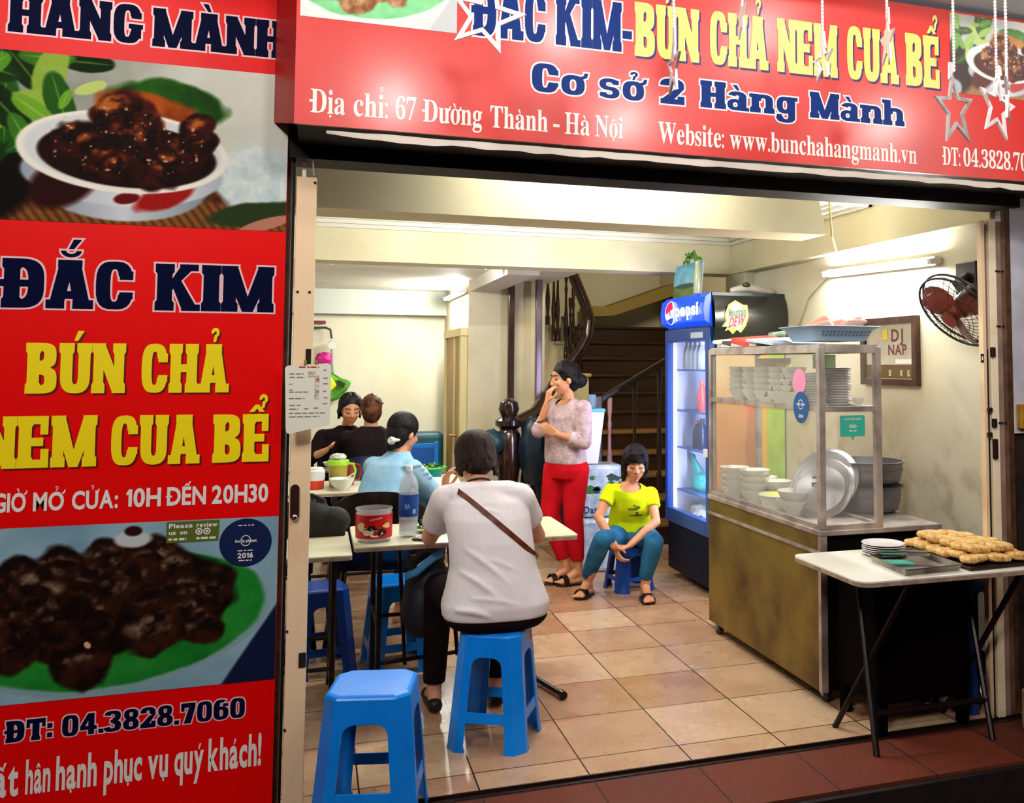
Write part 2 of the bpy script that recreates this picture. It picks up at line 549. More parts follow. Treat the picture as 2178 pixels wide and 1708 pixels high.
def inflate(pts, e):
    n = len(pts)
    p = np.array(pts, float)
    area = sum(p[i][0] * p[(i + 1) % n][1] - p[(i + 1) % n][0] * p[i][1] for i in range(n))
    if area < 0:
        p = p[::-1]
    out = []
    for i in range(n):
        d0, d1 = unit(p[i] - p[i - 1]), unit(p[(i + 1) % n] - p[i])
        n0, n1 = np.array((d0[1], -d0[0])), np.array((d1[1], -d1[0]))
        b = unit(n0 + n1)
        out.append(p[i] + b * min(e / max(np.dot(b, n0), 0.35), 2 * e))
    return [tuple(q) for q in out]
def prim_mesh(pr, sx, sz, e, ox, oz, seg=20):
    """-> 2-D verts (real units), faces; e is an inflation in real units"""
    kind, d = pr
    if kind == 'p':
        pts = [(ox + x * sx, oz + y * sz) for x, y in d]
        return inflate(pts, e), [tuple(range(len(pts)))]
    cx, cy, rx, ry, ix, iy, a0, a1, k = d
    v, f = [], []
    full = abs(a1 - a0) > 6.2
    for i in range(seg + 1):
        a = a0 + (a1 - a0) * i / seg
        ca, sa = math.cos(a), math.sin(a)
        ex = math.copysign(abs(ca) ** (2 / k), ca); ey = math.copysign(abs(sa) ** (2 / k), sa)
        for qx, qy, s in ((rx, ry, 1), (ix, iy, -1)):
            v.append((ox + cx * sx + max(qx * sx + s * e, 0) * ex, oz + cy * sz + max(qy * sz + s * e, 0) * ey))
    if not full and e:
        for idx, sg in ((0, -1), (seg, 1)):
            a = (a0, a1)[idx > 0]
            tx, ty = -math.sin(a) * sg * e, math.cos(a) * sg * e
            for q in (0, 1):
                v[idx * 2 + q] = (v[idx * 2 + q][0] + tx, v[idx * 2 + q][1] + ty)
    for i in range(seg):
        f.append((2 * i, 2 * i + 2, 2 * i + 3, 2 * i + 1))
    return v, f
GLY = {}
def font_glyph(ch, face):
    key = (ch, face)
    if key in GLY:
        return GLY[key]
    c = ch
    if face == 'serif':
        if 'A' <= ch <= 'Z': c = chr(0x1D400 + ord(ch) - 65)
        elif 'a' <= ch <= 'z': c = chr(0x1D41A + ord(ch) - 97)
        elif '0' <= ch <= '9': c = chr(0x1D7CE + ord(ch) - 48)
    cu = bpy.data.curves.new('glyph', 'FONT')
    cu.body = c
    cu.resolution_u = 3
    if face == 'sans': cu.offset = 0.03
    if face == 'serif': cu.offset = 0.004
    o = bpy.data.objects.new('glyph', cu)
    COL.objects.link(o)
    dg = bpy.context.evaluated_depsgraph_get()
    me = bpy.data.meshes.new_from_object(o.evaluated_get(dg), depsgraph=dg)
    v = np.array([q.co[:2] for q in me.vertices], float).reshape(-1, 2) / 0.68
    f = [tuple(p.vertices) for p in me.polygons]
    bpy.data.objects.remove(o); bpy.data.curves.remove(cu); bpy.data.meshes.remove(me)
    if len(v):
        x0 = v[:, 0].min()
        v = v - np.array((x0, 0))
        w = v[:, 0].max()
        top = v[:, 1].max()
    else:
        w, top = .3, 1
    GLY[key] = (v, f, w, top)
    return GLY[key]
def word(mb, text, x0, x1, z0, z1, y, face='slab', e=0.0, gap=None, dx=0.0, dz=0.0):
    """letters of one word set between x0 and x1 on the plane y, baseline z0, cap height z1"""
    gap = {'slab': .075, 'serif': .06, 'sans': .09}[face] if gap is None else gap
    items, pen = [], 0.0
    for raw in text:
        nf = unicodedata.normalize('NFD', raw)
        base, ms = nf[0], nf[1:]
        if base == ' ':
            pen += .34; continue
        bar = base in 'Đđ'
        if face == 'slab':
            g, w = slab(base)
            top = {'a': .71, 'o': .7, 's': .71, 'n': .7}.get(base, 1.0)
            items.append((pen, g, None, w, top, ms, False, base))
        else:
            b2 = {'Đ': 'D', 'đ': 'd'}.get(base, base)
            if base == '1' and face == 'sans':
                items.append((pen, [_r(.14, 0, .36, 1), _p((0, .66), (.0, .80), (.16, 1), (.30, 1), (.16, .70))], None, .36, 1, ms, False, base))
                pen += .36 + gap; continue
            v, f, w, top = font_glyph(b2, face)
            items.append((pen, [], (v, f), w, top, ms, bar, base))
        pen += w + gap
    total = pen - gap
    sx, sz = (x1 - x0) / total, z1 - z0
    for li, (pen, g, fm, w, top, ms, bar, base) in enumerate(items):
        ox = x0 + pen * sx + dx
        oz = z0 + dz
        prims = list(g)
        if bar: prims.append(_r(-.08, .44, .38, .54))
        cx = w / 2
        low = -.22 if base in 'gqpy' else 0
        s = 0.9 if face == 'slab' else .85
        t = top
        if '\u031b' in ms:
            prims += [_p((w - .14, top - .18), (w + .06, top - .06), (w + .09, top + .10), (w - .01, top + .10), (w - .03, top + .0), (w - .16, top - .06))]
        for q in ms:
            if q == '\u031b': continue
            if q in '\u0302\u0306':
                prims += marks(q, cx, t, low, s, face == 'slab'); t += .15 * s if q == '\u0302' else .20 * s
        for q in ms:
            if q in '\u031b\u0302\u0306': continue
            c2 = cx + (.16 * s if '\u0302' in ms else 0)
            t2 = t - (.06 if '\u0302' in ms and q != '\u0323' else 0)
            prims += marks(q, c2 if q != '\u0323' else cx, t2, low, s, face == 'slab')
        if fm is not None:
            v, f = fm
            mb.add([(ox + px * sx, y, oz + py * sz) for px, py in v], f)
        for k, pr in enumerate(prims):   # strokes of one letter overlap like layers of ink a few hundredths of a millimetre apart
            v, f = prim_mesh(pr, sx, sz, e, ox, oz)
            mb.add([(a, y - .00005 * (k + 1) - .000025 * (li % 2), b) for a, b in v], f)
def lettering(parent, name, words, m, y, face='slab', outline=None, oe=.006, shadow=None, sd=(.006, -.006), label=None):
    """words: (text, x0, x1, z0, z1); outline and shadow print as sub-parts just behind"""
    for w in words:      # every word is a piece of lettering of its own
        mb = MB()
        word(mb, *w, y, face)
        o = mb.build(name, m, parent)
        if label: o['label'] = label
        if outline:
            m2 = MB()
            word(m2, *w, y + .0008, face, e=oe)
            m2.build('letter_outline', outline, o)
        if shadow:
            m2 = MB()
            word(m2, *w, y + .0008, face, dx=sd[0], dz=sd[1])
            m2.build('letter_shadow', shadow, o)
# ------------------------------------------------------------------ printed food photographs: painted with numpy onto the colours of a fine flat grid
class Canvas:
    def __init__(self, nx, ny, aspect, seed):
        self.nx, self.ny = nx, ny
        self.U, self.V = np.meshgrid(np.linspace(0, aspect, nx), np.linspace(0, 1, ny))
        self.A = aspect
        self.c = np.zeros((ny, nx, 3))
        self.rng = np.random.default_rng(seed)
    def noise(self, sc, oct=4, seed=None):
        rng = self.rng if seed is None else np.random.default_rng(seed)
        out = np.zeros_like(self.U); amp, tot = 1.0, 0
        for o in range(oct):
            g = rng.random((int(sc) + 3, int(sc * self.A) + 3))
            x, y = self.U * sc, self.V * sc
            i, j = np.floor(y).astype(int), np.floor(x).astype(int)
            fy, fx = y - i, x - j
            fx, fy = fx * fx * (3 - 2 * fx), fy * fy * (3 - 2 * fy)
            i = np.clip(i, 0, g.shape[0] - 2); j = np.clip(j, 0, g.shape[1] - 2)
            out += amp * ((g[i, j] * (1 - fx) + g[i, j + 1] * fx) * (1 - fy) + (g[i + 1, j] * (1 - fx) + g[i + 1, j + 1] * fx) * fy)
            tot += amp; amp *= .55; sc *= 2
        return out / tot
    def h(self, s):
        return np.array([int(s[i:i + 2], 16) / 255 for i in (1, 3, 5)])
    def put(self, mask, col):
        mask = np.clip(mask, 0, 1)[..., None]
        col = self.h(col) if isinstance(col, str) else col
        self.c = self.c * (1 - mask) + col * mask
    def mixn(self, a, b, n):
        n = np.clip(n, 0, 1)[..., None]
        return self.h(a) * (1 - n) + self.h(b) * n
    def ell(self, cx, cy, rx, ry, rot=0.0, soft=.03, wob=0.0, wsc=6):
        c, s = math.cos(rot), math.sin(rot)
        x, y = self.U - cx, self.V - cy
        d = np.sqrt(((x * c + y * s) / rx) ** 2 + ((-x * s + y * c) / ry) ** 2)
        if wob: d = d + (self.noise(wsc, 3) - .5) * wob
        return np.clip((1 - d) / soft + .5, 0, 1)
    def half(self, a, b, c0, soft=.02):
        return np.clip((a * self.U + b * self.V - c0) / soft + .5, 0, 1)
    def leaves(self, n, box, cols, L=(.12, .2), Wd=.4):
        for _ in range(n):
            x = box[0] + (box[2] - box[0]) * self.rng.random(); y = box[1] + (box[3] - box[1]) * self.rng.random()
            l = L[0] + (L[1] - L[0]) * self.rng.random(); r = self.rng.random() * 3.14
            c = cols[self.rng.integers(len(cols))]
            self.put(self.ell(x, y, l, l * Wd, r, .15, .3, 8) * .95, c)
            self.put(self.ell(x, y, l * .9, l * .03, r, .5) * .5, cols[-1])
    def chunks(self, pts, dark, mid, hi, r=(.08, .12)):
        for x, y, s in pts:
            rr = s
            n = self.noise(14, 4)
            self.put(self.ell(x, y, rr * 1.25, rr, self.rng.random() * 3, .2, .5, 9), self.mixn(dark, mid, (n - .3) * 2.2))
            self.put(self.ell(x - rr * .2, y + rr * .35, rr * .7, rr * .42, .2, .7, .9, 16) * np.clip((n - .45) * 4, 0, 1), hi)
def print_grid(cv, name, parent, x0, z0, x1, z1, y, quad=None):
    nx, ny = cv.nx, cv.ny
    u = np.linspace(0, 1, nx); v = np.linspace(0, 1, ny)
    uu, vv = np.meshgrid(u, v)
    X = x0 + (x1 - x0) * uu; Z = z0 + (z1 - z0) * vv
    P = np.stack([X, np.full_like(X, y), Z], -1).reshape(-1, 3)
    P = to_local(parent, P)
    idx = np.arange(nx * ny).reshape(ny, nx)
    F = np.stack([idx[:-1, :-1], idx[:-1, 1:], idx[1:, 1:], idx[1:, :-1]], -1).reshape(-1, 4)
    me = bpy.data.meshes.new(name)
    me.from_pydata(P.tolist(), [], F.tolist())
    ca = me.color_attributes.new('print', 'FLOAT_COLOR', 'POINT')
    rgba = np.ones((nx * ny, 4)); rgba[:, :3] = lin(np.clip(cv.c, 0, 1)).reshape(-1, 3)
    ca.data.foreach_set('color', rgba.ravel())
    me.materials.append(print_mat())
    o = bpy.data.objects.new(name, me)
    COL.objects.link(o); o.parent = parent
    return o
def paint_bowl(cv):
    """dark grilled pork in a white bowl, herbs to the left, white noodles to the right"""
    A = cv.A
    n = cv.noise(5, 4)
    cv.c[:] = cv.mixn('#8f9188', '#d9dcd2', cv.U / A * .8 + n * .5)
    cv.put(cv.half(1, 0, .55 * A, .3) * .6, '#e9ebe2')
    cv.put(cv.half(0, -1, -.32, .1) * cv.ell(.55 * A, .08, .62 * A, .3, 0, .08), cv.mixn('#3a1208', '#8a5a30', cv.noise(9, 4)))
    cv.put(cv.ell(.55 * A, .02, .5 * A, .16, 0, .2) * .8, cv.mixn('#6b3f1c', '#a9793f', np.abs(np.sin(cv.U * 60 + cv.V * 40))))
    cv.put(cv.ell(.02, .3, .33, .34, 0, .2), '#150705')
    cv.put(cv.ell(.0, .05, .16, .12, .3, .2), '#9aa6b0')
    cv.leaves(16, (0, .42, .62, 1.0), ['#0f3008', '#1d4a10', '#2f6a1c', '#4f8a2c', '#17380c', '#a8c45a'], (.10, .22))
    cv.leaves(9, (.05, .5, .6, .95), ['#4f8f2a', '#6fae3a', '#86b83e', '#cfe08a'], (.06, .14))
    cv.put(cv.ell(.60 * A, .76, .30, .14, -.1, .15, .4), cv.mixn('#1c4a10', '#3f7f22', cv.noise(10)))
    cv.put(cv.ell(.53 * A, .70, .27, .11, -.15, .2, .5), cv.mixn('#8a3808', '#e08a3a', cv.noise(12)))
    cv.put(cv.ell(.9 * A, .3, .24, .24, 0, .2, .5), cv.mixn('#bfd4d8', '#f2f6f2', cv.noise(24, 4)))
    cv.put(cv.ell(.9 * A, .10, .26, .07, .2, .2, .5), '#3c4f2a')
    cv.put(cv.ell(.93 * A, .04, .16, .035, .35, .1), '#c88f7a')
    # bowl
    bx, by = .47 * A, .44
    cv.put(cv.ell(bx, by - .20, .44, .22, 0, .06), cv.mixn('#d8dce2', '#8f9aa8', np.abs(cv.U - bx) * 2.0))
    cv.put(cv.ell(bx, by - .13, .52, .20, 0, .05), cv.mixn('#eef0f2', '#a9b3c0', np.abs(cv.U - bx - .1) * 1.6))
    cv.put(cv.ell(bx - .30, by - .2, .2, .13, .7, .3), '#3a0c06')
    cv.put(cv.ell(bx + .22, by - .25, .17, .07, .5, .3, .5), '#b0201a')
    cv.put(cv.ell(bx + .02, by - .28, .06, .03, .2, .3, .6), '#7c1512')
    cv.put(cv.ell(bx, by, .545, .25, -.03, .03), '#f4f1e8')
    cv.put(cv.ell(bx, by + .005, .505, .222, -.03, .05), '#dfe3e6')
    cv.put(cv.ell(bx + .02, by - .02, .46, .195, -.03, .05), cv.mixn('#150302', '#3c0d05', cv.noise(8)))
    rng = cv.rng
    pts = [(bx - .22, by + .05, .12), (bx + .06, by + .16, .14), (bx - .05, by + .24, .12), (bx + .02, by + .06, .14), (bx + .3, by + .02, .10),
           (bx + .40, by + .08, .09), (bx + .37, by + .18, .08), (bx - .1, by - .02, .11), (bx + .14, by - .11, .10), (bx - .02, by - .10, .09), (bx + .22, by - .08, .1)]
    cv.chunks(pts, '#1c0402', '#5e1a08', '#c07838')
    sp = np.clip((cv.noise(40, 2) - .74) * 10, 0, 1) * cv.ell(bx, by + .06, .42, .22)
    cv.put(sp * .8, '#f0d0b0')
def paint_plate(cv, light=False):
    """heap of grilled patties on a green leaf-shaped plate"""
    A = cv.A
    n = cv.noise(4, 3)
    if light: cv.c[:] = cv.mixn('#cfd6d2', '#f4f4ee', n)
    else: cv.c[:] = cv.mixn('#6f96b0', '#a9cbd6', n * .9)
    dk = '#c9cdd0' if light else '#101c3c'
    cv.put(cv.half(-.6, 1, .93, .05), dk)
    cv.put(cv.half(1.6, -1, 2.02, .03), dk)
    g1, g2 = ('#5fc07a', '#a8ecb0') if light else ('#0c6b1c', '#2f9a3c')
    cv.put(cv.ell(.46 * A, .42, .52 * A, .40, .12, .03, .06), '#86aab2' if not light else '#eaf6ea')
    cv.put(cv.ell(.46 * A, .43, .50 * A, .38, .12, .04, .06), cv.mixn(g1, g2, cv.noise(6)))
    d, m, h = ('#8a5a3a', '#cfa27a', '#f4dcc0') if light else ('#120504', '#3a1a0c', '#7f6a5a')
    rng = cv.rng
    cv.put(cv.ell(.42 * A, .54, .44 * A, .31, .08, .1, .3), d)
    pts = []
    for _ in range(46):
        a, r = rng.random() * 6.28, math.sqrt(rng.random())
        pts.append((.43 * A + math.cos(a) * r * .40 * A, .53 + math.sin(a) * r * .28, .07 + rng.random() * .05))
    pts.sort(key=lambda q: -q[1])
    pts += [(.14 * A, .32, .13), (.35 * A, .22, .15), (.58 * A, .34, .13), (.3 * A, .45, .14), (.05 * A, .42, .12)]
    cv.chunks(pts, d, m, h)
    cv.put(cv.ell(.5 * A, .90, .10, .05, 0, .3, .6), '#c4ccd2')
    cv.put(cv.ell(.505 * A, .95, .045, .03, 0, .3), '#2c0c0c' if not light else '#8a5040')
    cv.put(cv.ell(.37 * A, .30, .014, .022, .6, .2), '#e8b08a')
# ------------------------------------------------------------------ the room
XR, YB = 3.08, 6.4
M_wall = mat('cream_wall', '#e6dfc6', .75, var='#d8cdab', scale=1.6, detail=6, contrast=(.25, .6), bump=.05, bscale=25)
M_beam = mat('beam_paint', '#e6dcba', .7, var='#d8cba2', scale=2.2, contrast=(.3, .7))
M_white = mat('white_paint', '#ebe6d6', .65, var='#ded8c4', scale=2.0)
M_black = mat('dark_metal', '#120706', .6, var='#0a0303', scale=12, spec=.2)
M_steel = mat('stainless', '#b3aca0', .28, 1.0, var='#8a8274', scale=6, bump=.03, bscale=40)
M_brownstrip = mat('brown_frame', '#5a3a22', .6, var='#3c2414', scale=20)
M_beige = mat('beige_post', '#fadcb4', .6, var='#cf9f6e', scale=3.0, detail=10, contrast=(.20, .42), bump=.08, bscale=30, stretch=(1, 1, .5))
M_tile = tile_mat('floor_tiles', '#9c501b', '#f0c9a2', '#34190b', .4175, 1.4386, .151, .24, .30)
M_ledge = tile_mat('red_clay_tiles', '#430f03', '#7a2e0e', '#0e0403', .4175, 1.4386, -.06, .75, .40)
M_asphalt = mat('dark_pavement', '#4a1a12', .8, var='#2a0e0a', scale=10, bump=.2)

struct('floor', MB().box(-1.6, 0, -.1, 4.2, 7.2, 0), M_tile)
struct('floor_ledge', MB().box(-1.6, -.40, -.1, 4.2, -.055, 0), M_ledge)
struct('floor_step', MB().box(-1.6, -.43, -.18, 4.2, -.40, -.012), mat('step_riser', '#1d0a06', .8, var='#0f0402', scale=9))
struct('floor_street', MB().box(-4.5, -6.0, -.22, 5.5, -.43, -.15), M_asphalt)
tk = MB().box(-.1, -.055, -.1, 3.02, 0, -.008)
tk.box(-.1, -.055, -.01, 3.02, -.046, .003).box(-.1, -.009, -.01, 3.02, 0, .003)
struct('trim_1', tk, mat('door_track', '#2a1510', .5, .4))
struct('wall_left', MB().box(-1.7, 0, 0, -1.6, 7.2, 2.6), M_wall)
struct('wall_front', MB().box(-1.7, .02, 0, -.09, .14, 3.4).box(3.02, .02, 0, 4.2, .14, 1.24), mat('dark_render', '#2d1c16', .8, var='#180c08', scale=6))
struct('wall_outer', MB().box(3.022, .0, 1.24, 4.2, .14, 3.4), mat('grey_render', '#d3d2de', .75, var='#b4b2c0', scale=5, detail=8))
# right wall with its grubby lower part
mr = mat('right_wall', '#e6dfc6', .75, var='#d8cdab', scale=1.6, detail=6, contrast=(.25, .6), bump=.05, bscale=25)
nt = mr.node_tree
b = nt.nodes['Principled BSDF']
old = b.inputs['Base Color'].links[0].from_socket
g = nt.nodes.new('ShaderNodeNewGeometry'); sx = nt.nodes.new('ShaderNodeSeparateXYZ'); nt.links.new(g.outputs['Position'], sx.inputs[0])
mrn = nt.nodes.new('ShaderNodeMapRange'); mrn.inputs[1].default_value = 1.45; mrn.inputs[2].default_value = .75
nt.links.new(sx.outputs['Z'], mrn.inputs[0])
ns = nt.nodes.new('ShaderNodeTexNoise'); ns.inputs['Scale'].default_value = 7; ns.inputs['Detail'].default_value = 9
nt.links.new(g.outputs['Position'], ns.inputs['Vector'])
rp = nt.nodes.new('ShaderNodeValToRGB'); rp.color_ramp.elements[0].position = .50; rp.color_ramp.elements[1].position = .72
nt.links.new(ns.outputs['Fac'], rp.inputs['Fac'])
mu = nt.nodes.new('ShaderNodeMath'); mu.operation = 'MULTIPLY'
nt.links.new(rp.outputs['Color'], mu.inputs[0]); nt.links.new(mrn.outputs[0], mu.inputs[1])
mxn = nt.nodes.new('ShaderNodeMixRGB'); mxn.inputs[2].default_value = hexc('#b3a684')
nt.links.new(mu.outputs[0], mxn.inputs['Fac']); nt.links.new(old, mxn.inputs[1]); nt.links.new(mxn.outputs[0], b.inputs['Base Color'])
struct('wall_right', MB().box(XR, .1, 0, XR + .12, 3.05, 2.6), mr)
struct('wall_stair_right', MB().box(4.0, 3.05, 0, 4.1, 7.2, 3.2).box(XR, 3.05, 0, 4.1, 3.15, 3.2), M_wall)
struct('wall_back', MB().box(-1.7, YB, 0, 1.32, YB + .1, 2.5).box(1.3, 7.1, 0, 4.1, 7.2, 3.6), M_wall)
struct('wall_inner', MB().box(1.3, 4.8, 0, 2.0, 7.1, 2.4), mat('block_wall', '#ddd0b0', .75, var='#cdbd96', scale=2))
struct('ceiling', MB().box(-1.7, .1, 2.52, 3.2, 3.1, 2.6), M_white)
struct('ceiling_back', MB().box(-1.7, 3.1, 2.30, 2.06, 7.2, 2.4), M_white)
struct('ceiling_stair', MB().box(2.06, 3.1, 3.2, 4.1, 7.2, 3.3), M_wall)
# beams and cornices
bm1 = MB()
pr = [(-1.6, .80, 2.52), (2.47, .80, 2.52), (2.50, .80, 2.44), (2.545, .80, 2.232), (-1.6, .80, 2.236)]
bm1.prism(pr, (0, .26, 0))
struct('trim_2', bm1, M_beam)
struct('trim_3', MB().box(-1.6, 2.92, 2.232, XR, 3.16, 2.52), M_beam)
struct('trim_4', MB().box(3.0, .1, 2.235, XR, 2.92, 2.52), M_beam)
struct('trim_5', MB().box(3.01, 2.70, 0, XR, 3.05, 2.235), M_wall)
struct('trim_6', MB().box(1.32, 3.16, 2.20, 1.56, 4.8, 2.30), mat('lilac_beam', '#d6cbbd', .7))
struct('trim_7', MB().box(-1.6, 6.26, 2.05, 1.3, YB, 2.30), mat('grey_beam', '#c9cdc0', .7))
cr = MB()
for i, (a, c) in enumerate(((.075, .02), (.05, .045), (.02, .07))):
    cr.box(-1.6, 2.92 - a, 2.52 - c, 3.0, 2.92, 2.52 - c + .025)
    cr.box(3.0 - a, 1.06, 2.52 - c, 3.0, 2.92, 2.52 - c + .025)
    cr.box(-1.6, 1.06, 2.52 - c, 3.0, 1.06 + a, 2.52 - c + .025)
struct('trim_8', cr, M_white)
# header over the shop front, dark steel
struct('trim_9', MB().box(-.1, -.04, 2.27, 3.05, .12, 3.4), M_black)
struct('trim_10', MB().prism([(2.95, 6.5, 2.20), (3.15, 6.5, 2.20), (4.0, 6.5, 2.50), (4.0, 6.5, 2.36), (3.22, 6.5, 2.10), (2.95, 6.5, 2.08)], (0, .5, 0)), mat('olive_soffit', '#a08a4a', .8))
struct('ceiling_awning', MB().box(-3, -.62, 3.02, 4.5, -.04, 3.2), mat('awning_frame', '#c3c9d4', .5))

# bathroom door in the side of the inner block, seen edge on
d = MB().box(1.262, 4.90, 0, 1.296, 5.86, 1.80)
door = struct('door_1', d, mat('door_leaf', '#b9914a', .5, var='#9a7434', scale=14, stretch=(1, 1, .15)))
fr = MB()
for y0, y1 in ((4.84, 4.92), (5.86, 5.95)): fr.box(1.24, y0, 0, 1.299, y1, 1.83)
fr.box(1.235, 4.82, 1.80, 1.299, 5.97, 1.87)
fr.box(1.25, 5.30, 0, 1.285, 5.36, 1.8)
fr.build('door_frame', mat('cream_frame', '#e6d49a', .5), door)
hd = MB().cyl((1.262, 5.16, .885), (1.215, 5.16, .885), .012, n=10).cyl((1.218, 5.16, .885), (1.218, 5.28, .885), .011, n=10)
hd.build('door_handle', mat('brass', '#d9b25a', .25, 1.0), door, smooth=True)

# ------------------------------------------------------------------ fluorescent lamps
def tube_lamp(label, p0, p1, nrm, es, group=None):
    p0, p1, nrm = np.array(p0, float), np.array(p1, float), unit(nrm)
    mid = (p0 + p1) / 2
    t = thing('tube_light', label, 'light', tuple(mid - nrm * .05), group=group)
    a = unit(p1 - p0)
    MB().bar(p0 - nrm * .034, p1 - nrm * .034, .045, .03, nrm).build('batten', mat('batten_white', '#f2f2ee', .4), t)
    for q, s in ((p0, -1), (p1, 1)):
        e = MB()
        e.bar(q - a * s * .02 - nrm * .03, q + a * s * .012 - nrm * .03, .03, .04, nrm)
        e.bar(q - nrm * .03, q + nrm * .02, .03, .03, a)
        e.build('end_cap', mat('cap_white', '#f4f4f0', .4), t)
    MB().cyl(p0, p1, .014, n=12).build('tube', mat('tube_glow_%d' % int(es), '#ffffff', .4, emit='#f6f8f4', es=es), t, smooth=True)
    return t
tube_lamp('white fluorescent tube lamp on the right wall above the picture frame', (3.02, 1.62, 2.115), (3.02, .56, 2.085), (-1, 0, -.15), 130)
tube_lamp('fluorescent tube lamp at the back over the bathroom door', (1.24, 4.86, 2.20), (1.24, 5.9, 2.20), (-1, 0, -.2), 170)
tube_lamp('fluorescent tube lamp on the unseen left wall near the street', (-1.54, .9, 2.1), (-1.54, 2.1, 2.1), (1, 0, -.1), 22)
tube_lamp('fluorescent tube lamp on the ceiling behind the near beam', (.5, 1.6, 2.47), (1.7, 1.6, 2.47), (0, 0, -1), 110)
tube_lamp('fluorescent tube lamp hidden high behind the door header', (.7, .42, 2.47), (1.9, .42, 2.47), (0, .1, -1), 42)  # added tube, out of view, to lift the front of the near beam
tube_lamp('fluorescent tube lamp on the back ceiling just behind the second beam', (.1, 3.30, 2.262), (1.2, 3.30, 2.262), (0, 0, -1), 75)
cb = MB().tube([(3.06, 1.64, 2.10), (3.068, 1.9, 1.98), (3.07, 2.1, 1.72)], .004, 6)
single('lamp_cable', 'thin grey cable hanging down the wall from the left end of the tube lamp', 'cable', cb, mat('grey_cable', '#8c8470', .6), (3.07, 2.1, 1.72))
cb = MB().tube([(2.62, .9, 2.5), (2.66, .95, 2.38), (2.70, 1.0, 2.26), (2.85, 1.2, 2.2), (3.0, 1.3, 2.18)], .006, 6)
single('ceiling_cable', 'olive cable drooping beside the end of the near ceiling beam', 'cable', cb, mat('olive_cable', '#8a7f4a', .6), (3.0, 1.3, 2.18))

# ------------------------------------------------------------------ stairs
M_wood = mat('dark_stair_wood', '#3a200c', .4, var='#2c1608', scale=7, stretch=(1, 4, 4))
M_nose = mat('stair_nosing', '#8a6232', .4)
M_rail = mat('lacquered_rail', '#2a0f08', .22, coat=.5, var='#170603', scale=5)
t = thing('staircase', 'dark brown wooden staircase climbing away behind the standing woman', 'stairs', (3.3, 4.06, 0))
for n in range(1, 12):
    y = 4.06 + .258 * (n - 1)
    x0 = 2.1 if n < 6 else 2.74
    o = MB().box(x0, y + .02, 0, 3.98, y + .30 if n < 11 else 7.05, .18 * n - .03).build('riser', M_wood, t)
    o2 = MB().box(x0 - .02, y - .01, .18 * n - .03, 3.98, y + .30 if n < 11 else 7.05, .18 * n).build('tread', M_nose if n < 6 else M_wood, t, bevel=.008)
st = MB().prism([(2.70, 5.3, .9), (2.74, 5.3, .9), (2.74, 6.9, 2.1), (2.70, 6.9, 2.1)], (0, 0, -.5))
st.build('stringer', M_rail, t)
us = MB().prism([(2.06, 5.4, .0), (2.60, 5.4, .0), (2.60, 5.4, 1.42), (2.47, 5.4, 1.42), (2.47, 5.4, 1.57), (2.38, 5.4, 1.57), (2.38, 5.4, 1.74), (2.27, 5.4, 1.74), (2.27, 5.4, 1.90), (2.06, 5.4, 1.90)], (0, .2, 0))
us.build('flight_wall', mat('flight_wall', '#e6d8aa', .7), t)
for x0, x1, z in ((2.05, 2.29, 1.90), (2.24, 2.40, 1.74), (2.34, 2.49, 1.57), (2.44, 2.62, 1.42)):
    MB().box(x0, 5.36, z, x1, 5.62, z + .035).build('tread', mat('pale_tread', '#c9b27a', .4), t, bevel=.01)
def baluster_prof(z0, z1, s=1.0):
    h = z1 - z0
    return [(r * s, z0 + h * q) for r, q in ((.022, 0), (.022, .12), (.012, .15), (.019, .25), (.024, .38), (.014, .55), (.011, .70), (.018, .76), (.011, .80), (.020, .9), (.020, 1.0))]
t = thing('banister', 'dark lacquered curving banister rising from the newel post behind the standing woman', 'banister', (1.6, 4.4, 0))
pts = [(1.56, 4.05, 1.06), (1.79, 4.3, 1.13), (1.99, 4.6, 1.29), (2.17, 4.9, 1.44), (2.28, 4.9, 1.57), (2.37, 4.9, 1.68), (2.44, 4.9, 1.81), (2.46, 4.9, 1.97), (2.41, 4.9, 2.12), (2.34, 4.9, 2.28), (2.27, 4.9, 2.44), (2.20, 4.9, 2.62)]
dense = []
for i in range(len(pts) - 1):
    for k in range(5):
        q = k / 5
        dense.append(tuple(np.array(pts[i]) * (1 - q) + np.array(pts[i + 1]) * q))
MB().tube(dense, .052, 10).build('handrail', M_rail, t, smooth=True)
for x, z0, z1 in ((2.15, 1.93, 2.6), (2.25, 1.77, 2.6), (2.335, 1.60, 2.5), (2.41, 1.60, 2.3), (2.47, 1.45, 1.95), (2.21, 1.77, 2.6), (2.38, 1.5, 2.2)):
    MB().lathe(baluster_prof(z0, z1), (x, 5.3, 0), 12).build('baluster', M_rail, t, smooth=True)
for x, y, z1 in ((1.68, 4.2, 1.08), (1.80, 4.35, 1.12), (1.92, 4.55, 1.22), (2.04, 4.75, 1.30)):
    MB().lathe(baluster_prof(0.2, z1, 1.2), (x, y, 0), 12).build('baluster', M_rail, t, smooth=True)
MB().lathe([(.09, 0), (.09, .25), (.06, .3), (.07, .55), (.095, .7), (.095, .98), (.07, 1.02), (.11, 1.05), (.11, 1.09), (.06, 1.12), (.085, 1.18), (.07, 1.24), (.02, 1.27)], (1.51, 4.0, 0), 24).build('newel_post', M_rail, t, smooth=True)
for px, py, lab in ((1.665, 4.7, 'dark square steel pole standing behind the newel post'), (1.895, 4.6, 'grey lacquered square pole beside the stair balusters')):
    single('stair_pole', lab, 'pole', MB().box(px - .028, py - .028, 0, px + .028, py + .028, 2.3 if px < 1.8 else 2.4), mat('pole_dark' if px < 1.8 else 'pole_grey', '#3a241c' if px < 1.8 else '#6a5a5e', .2, .6, coat=.4), (px, py, 0), bevel=.006)
t = thing('stair_railing', 'straight dark handrail sloping up to the right behind the seated woman', 'railing', (2.5, 3.9, 0))
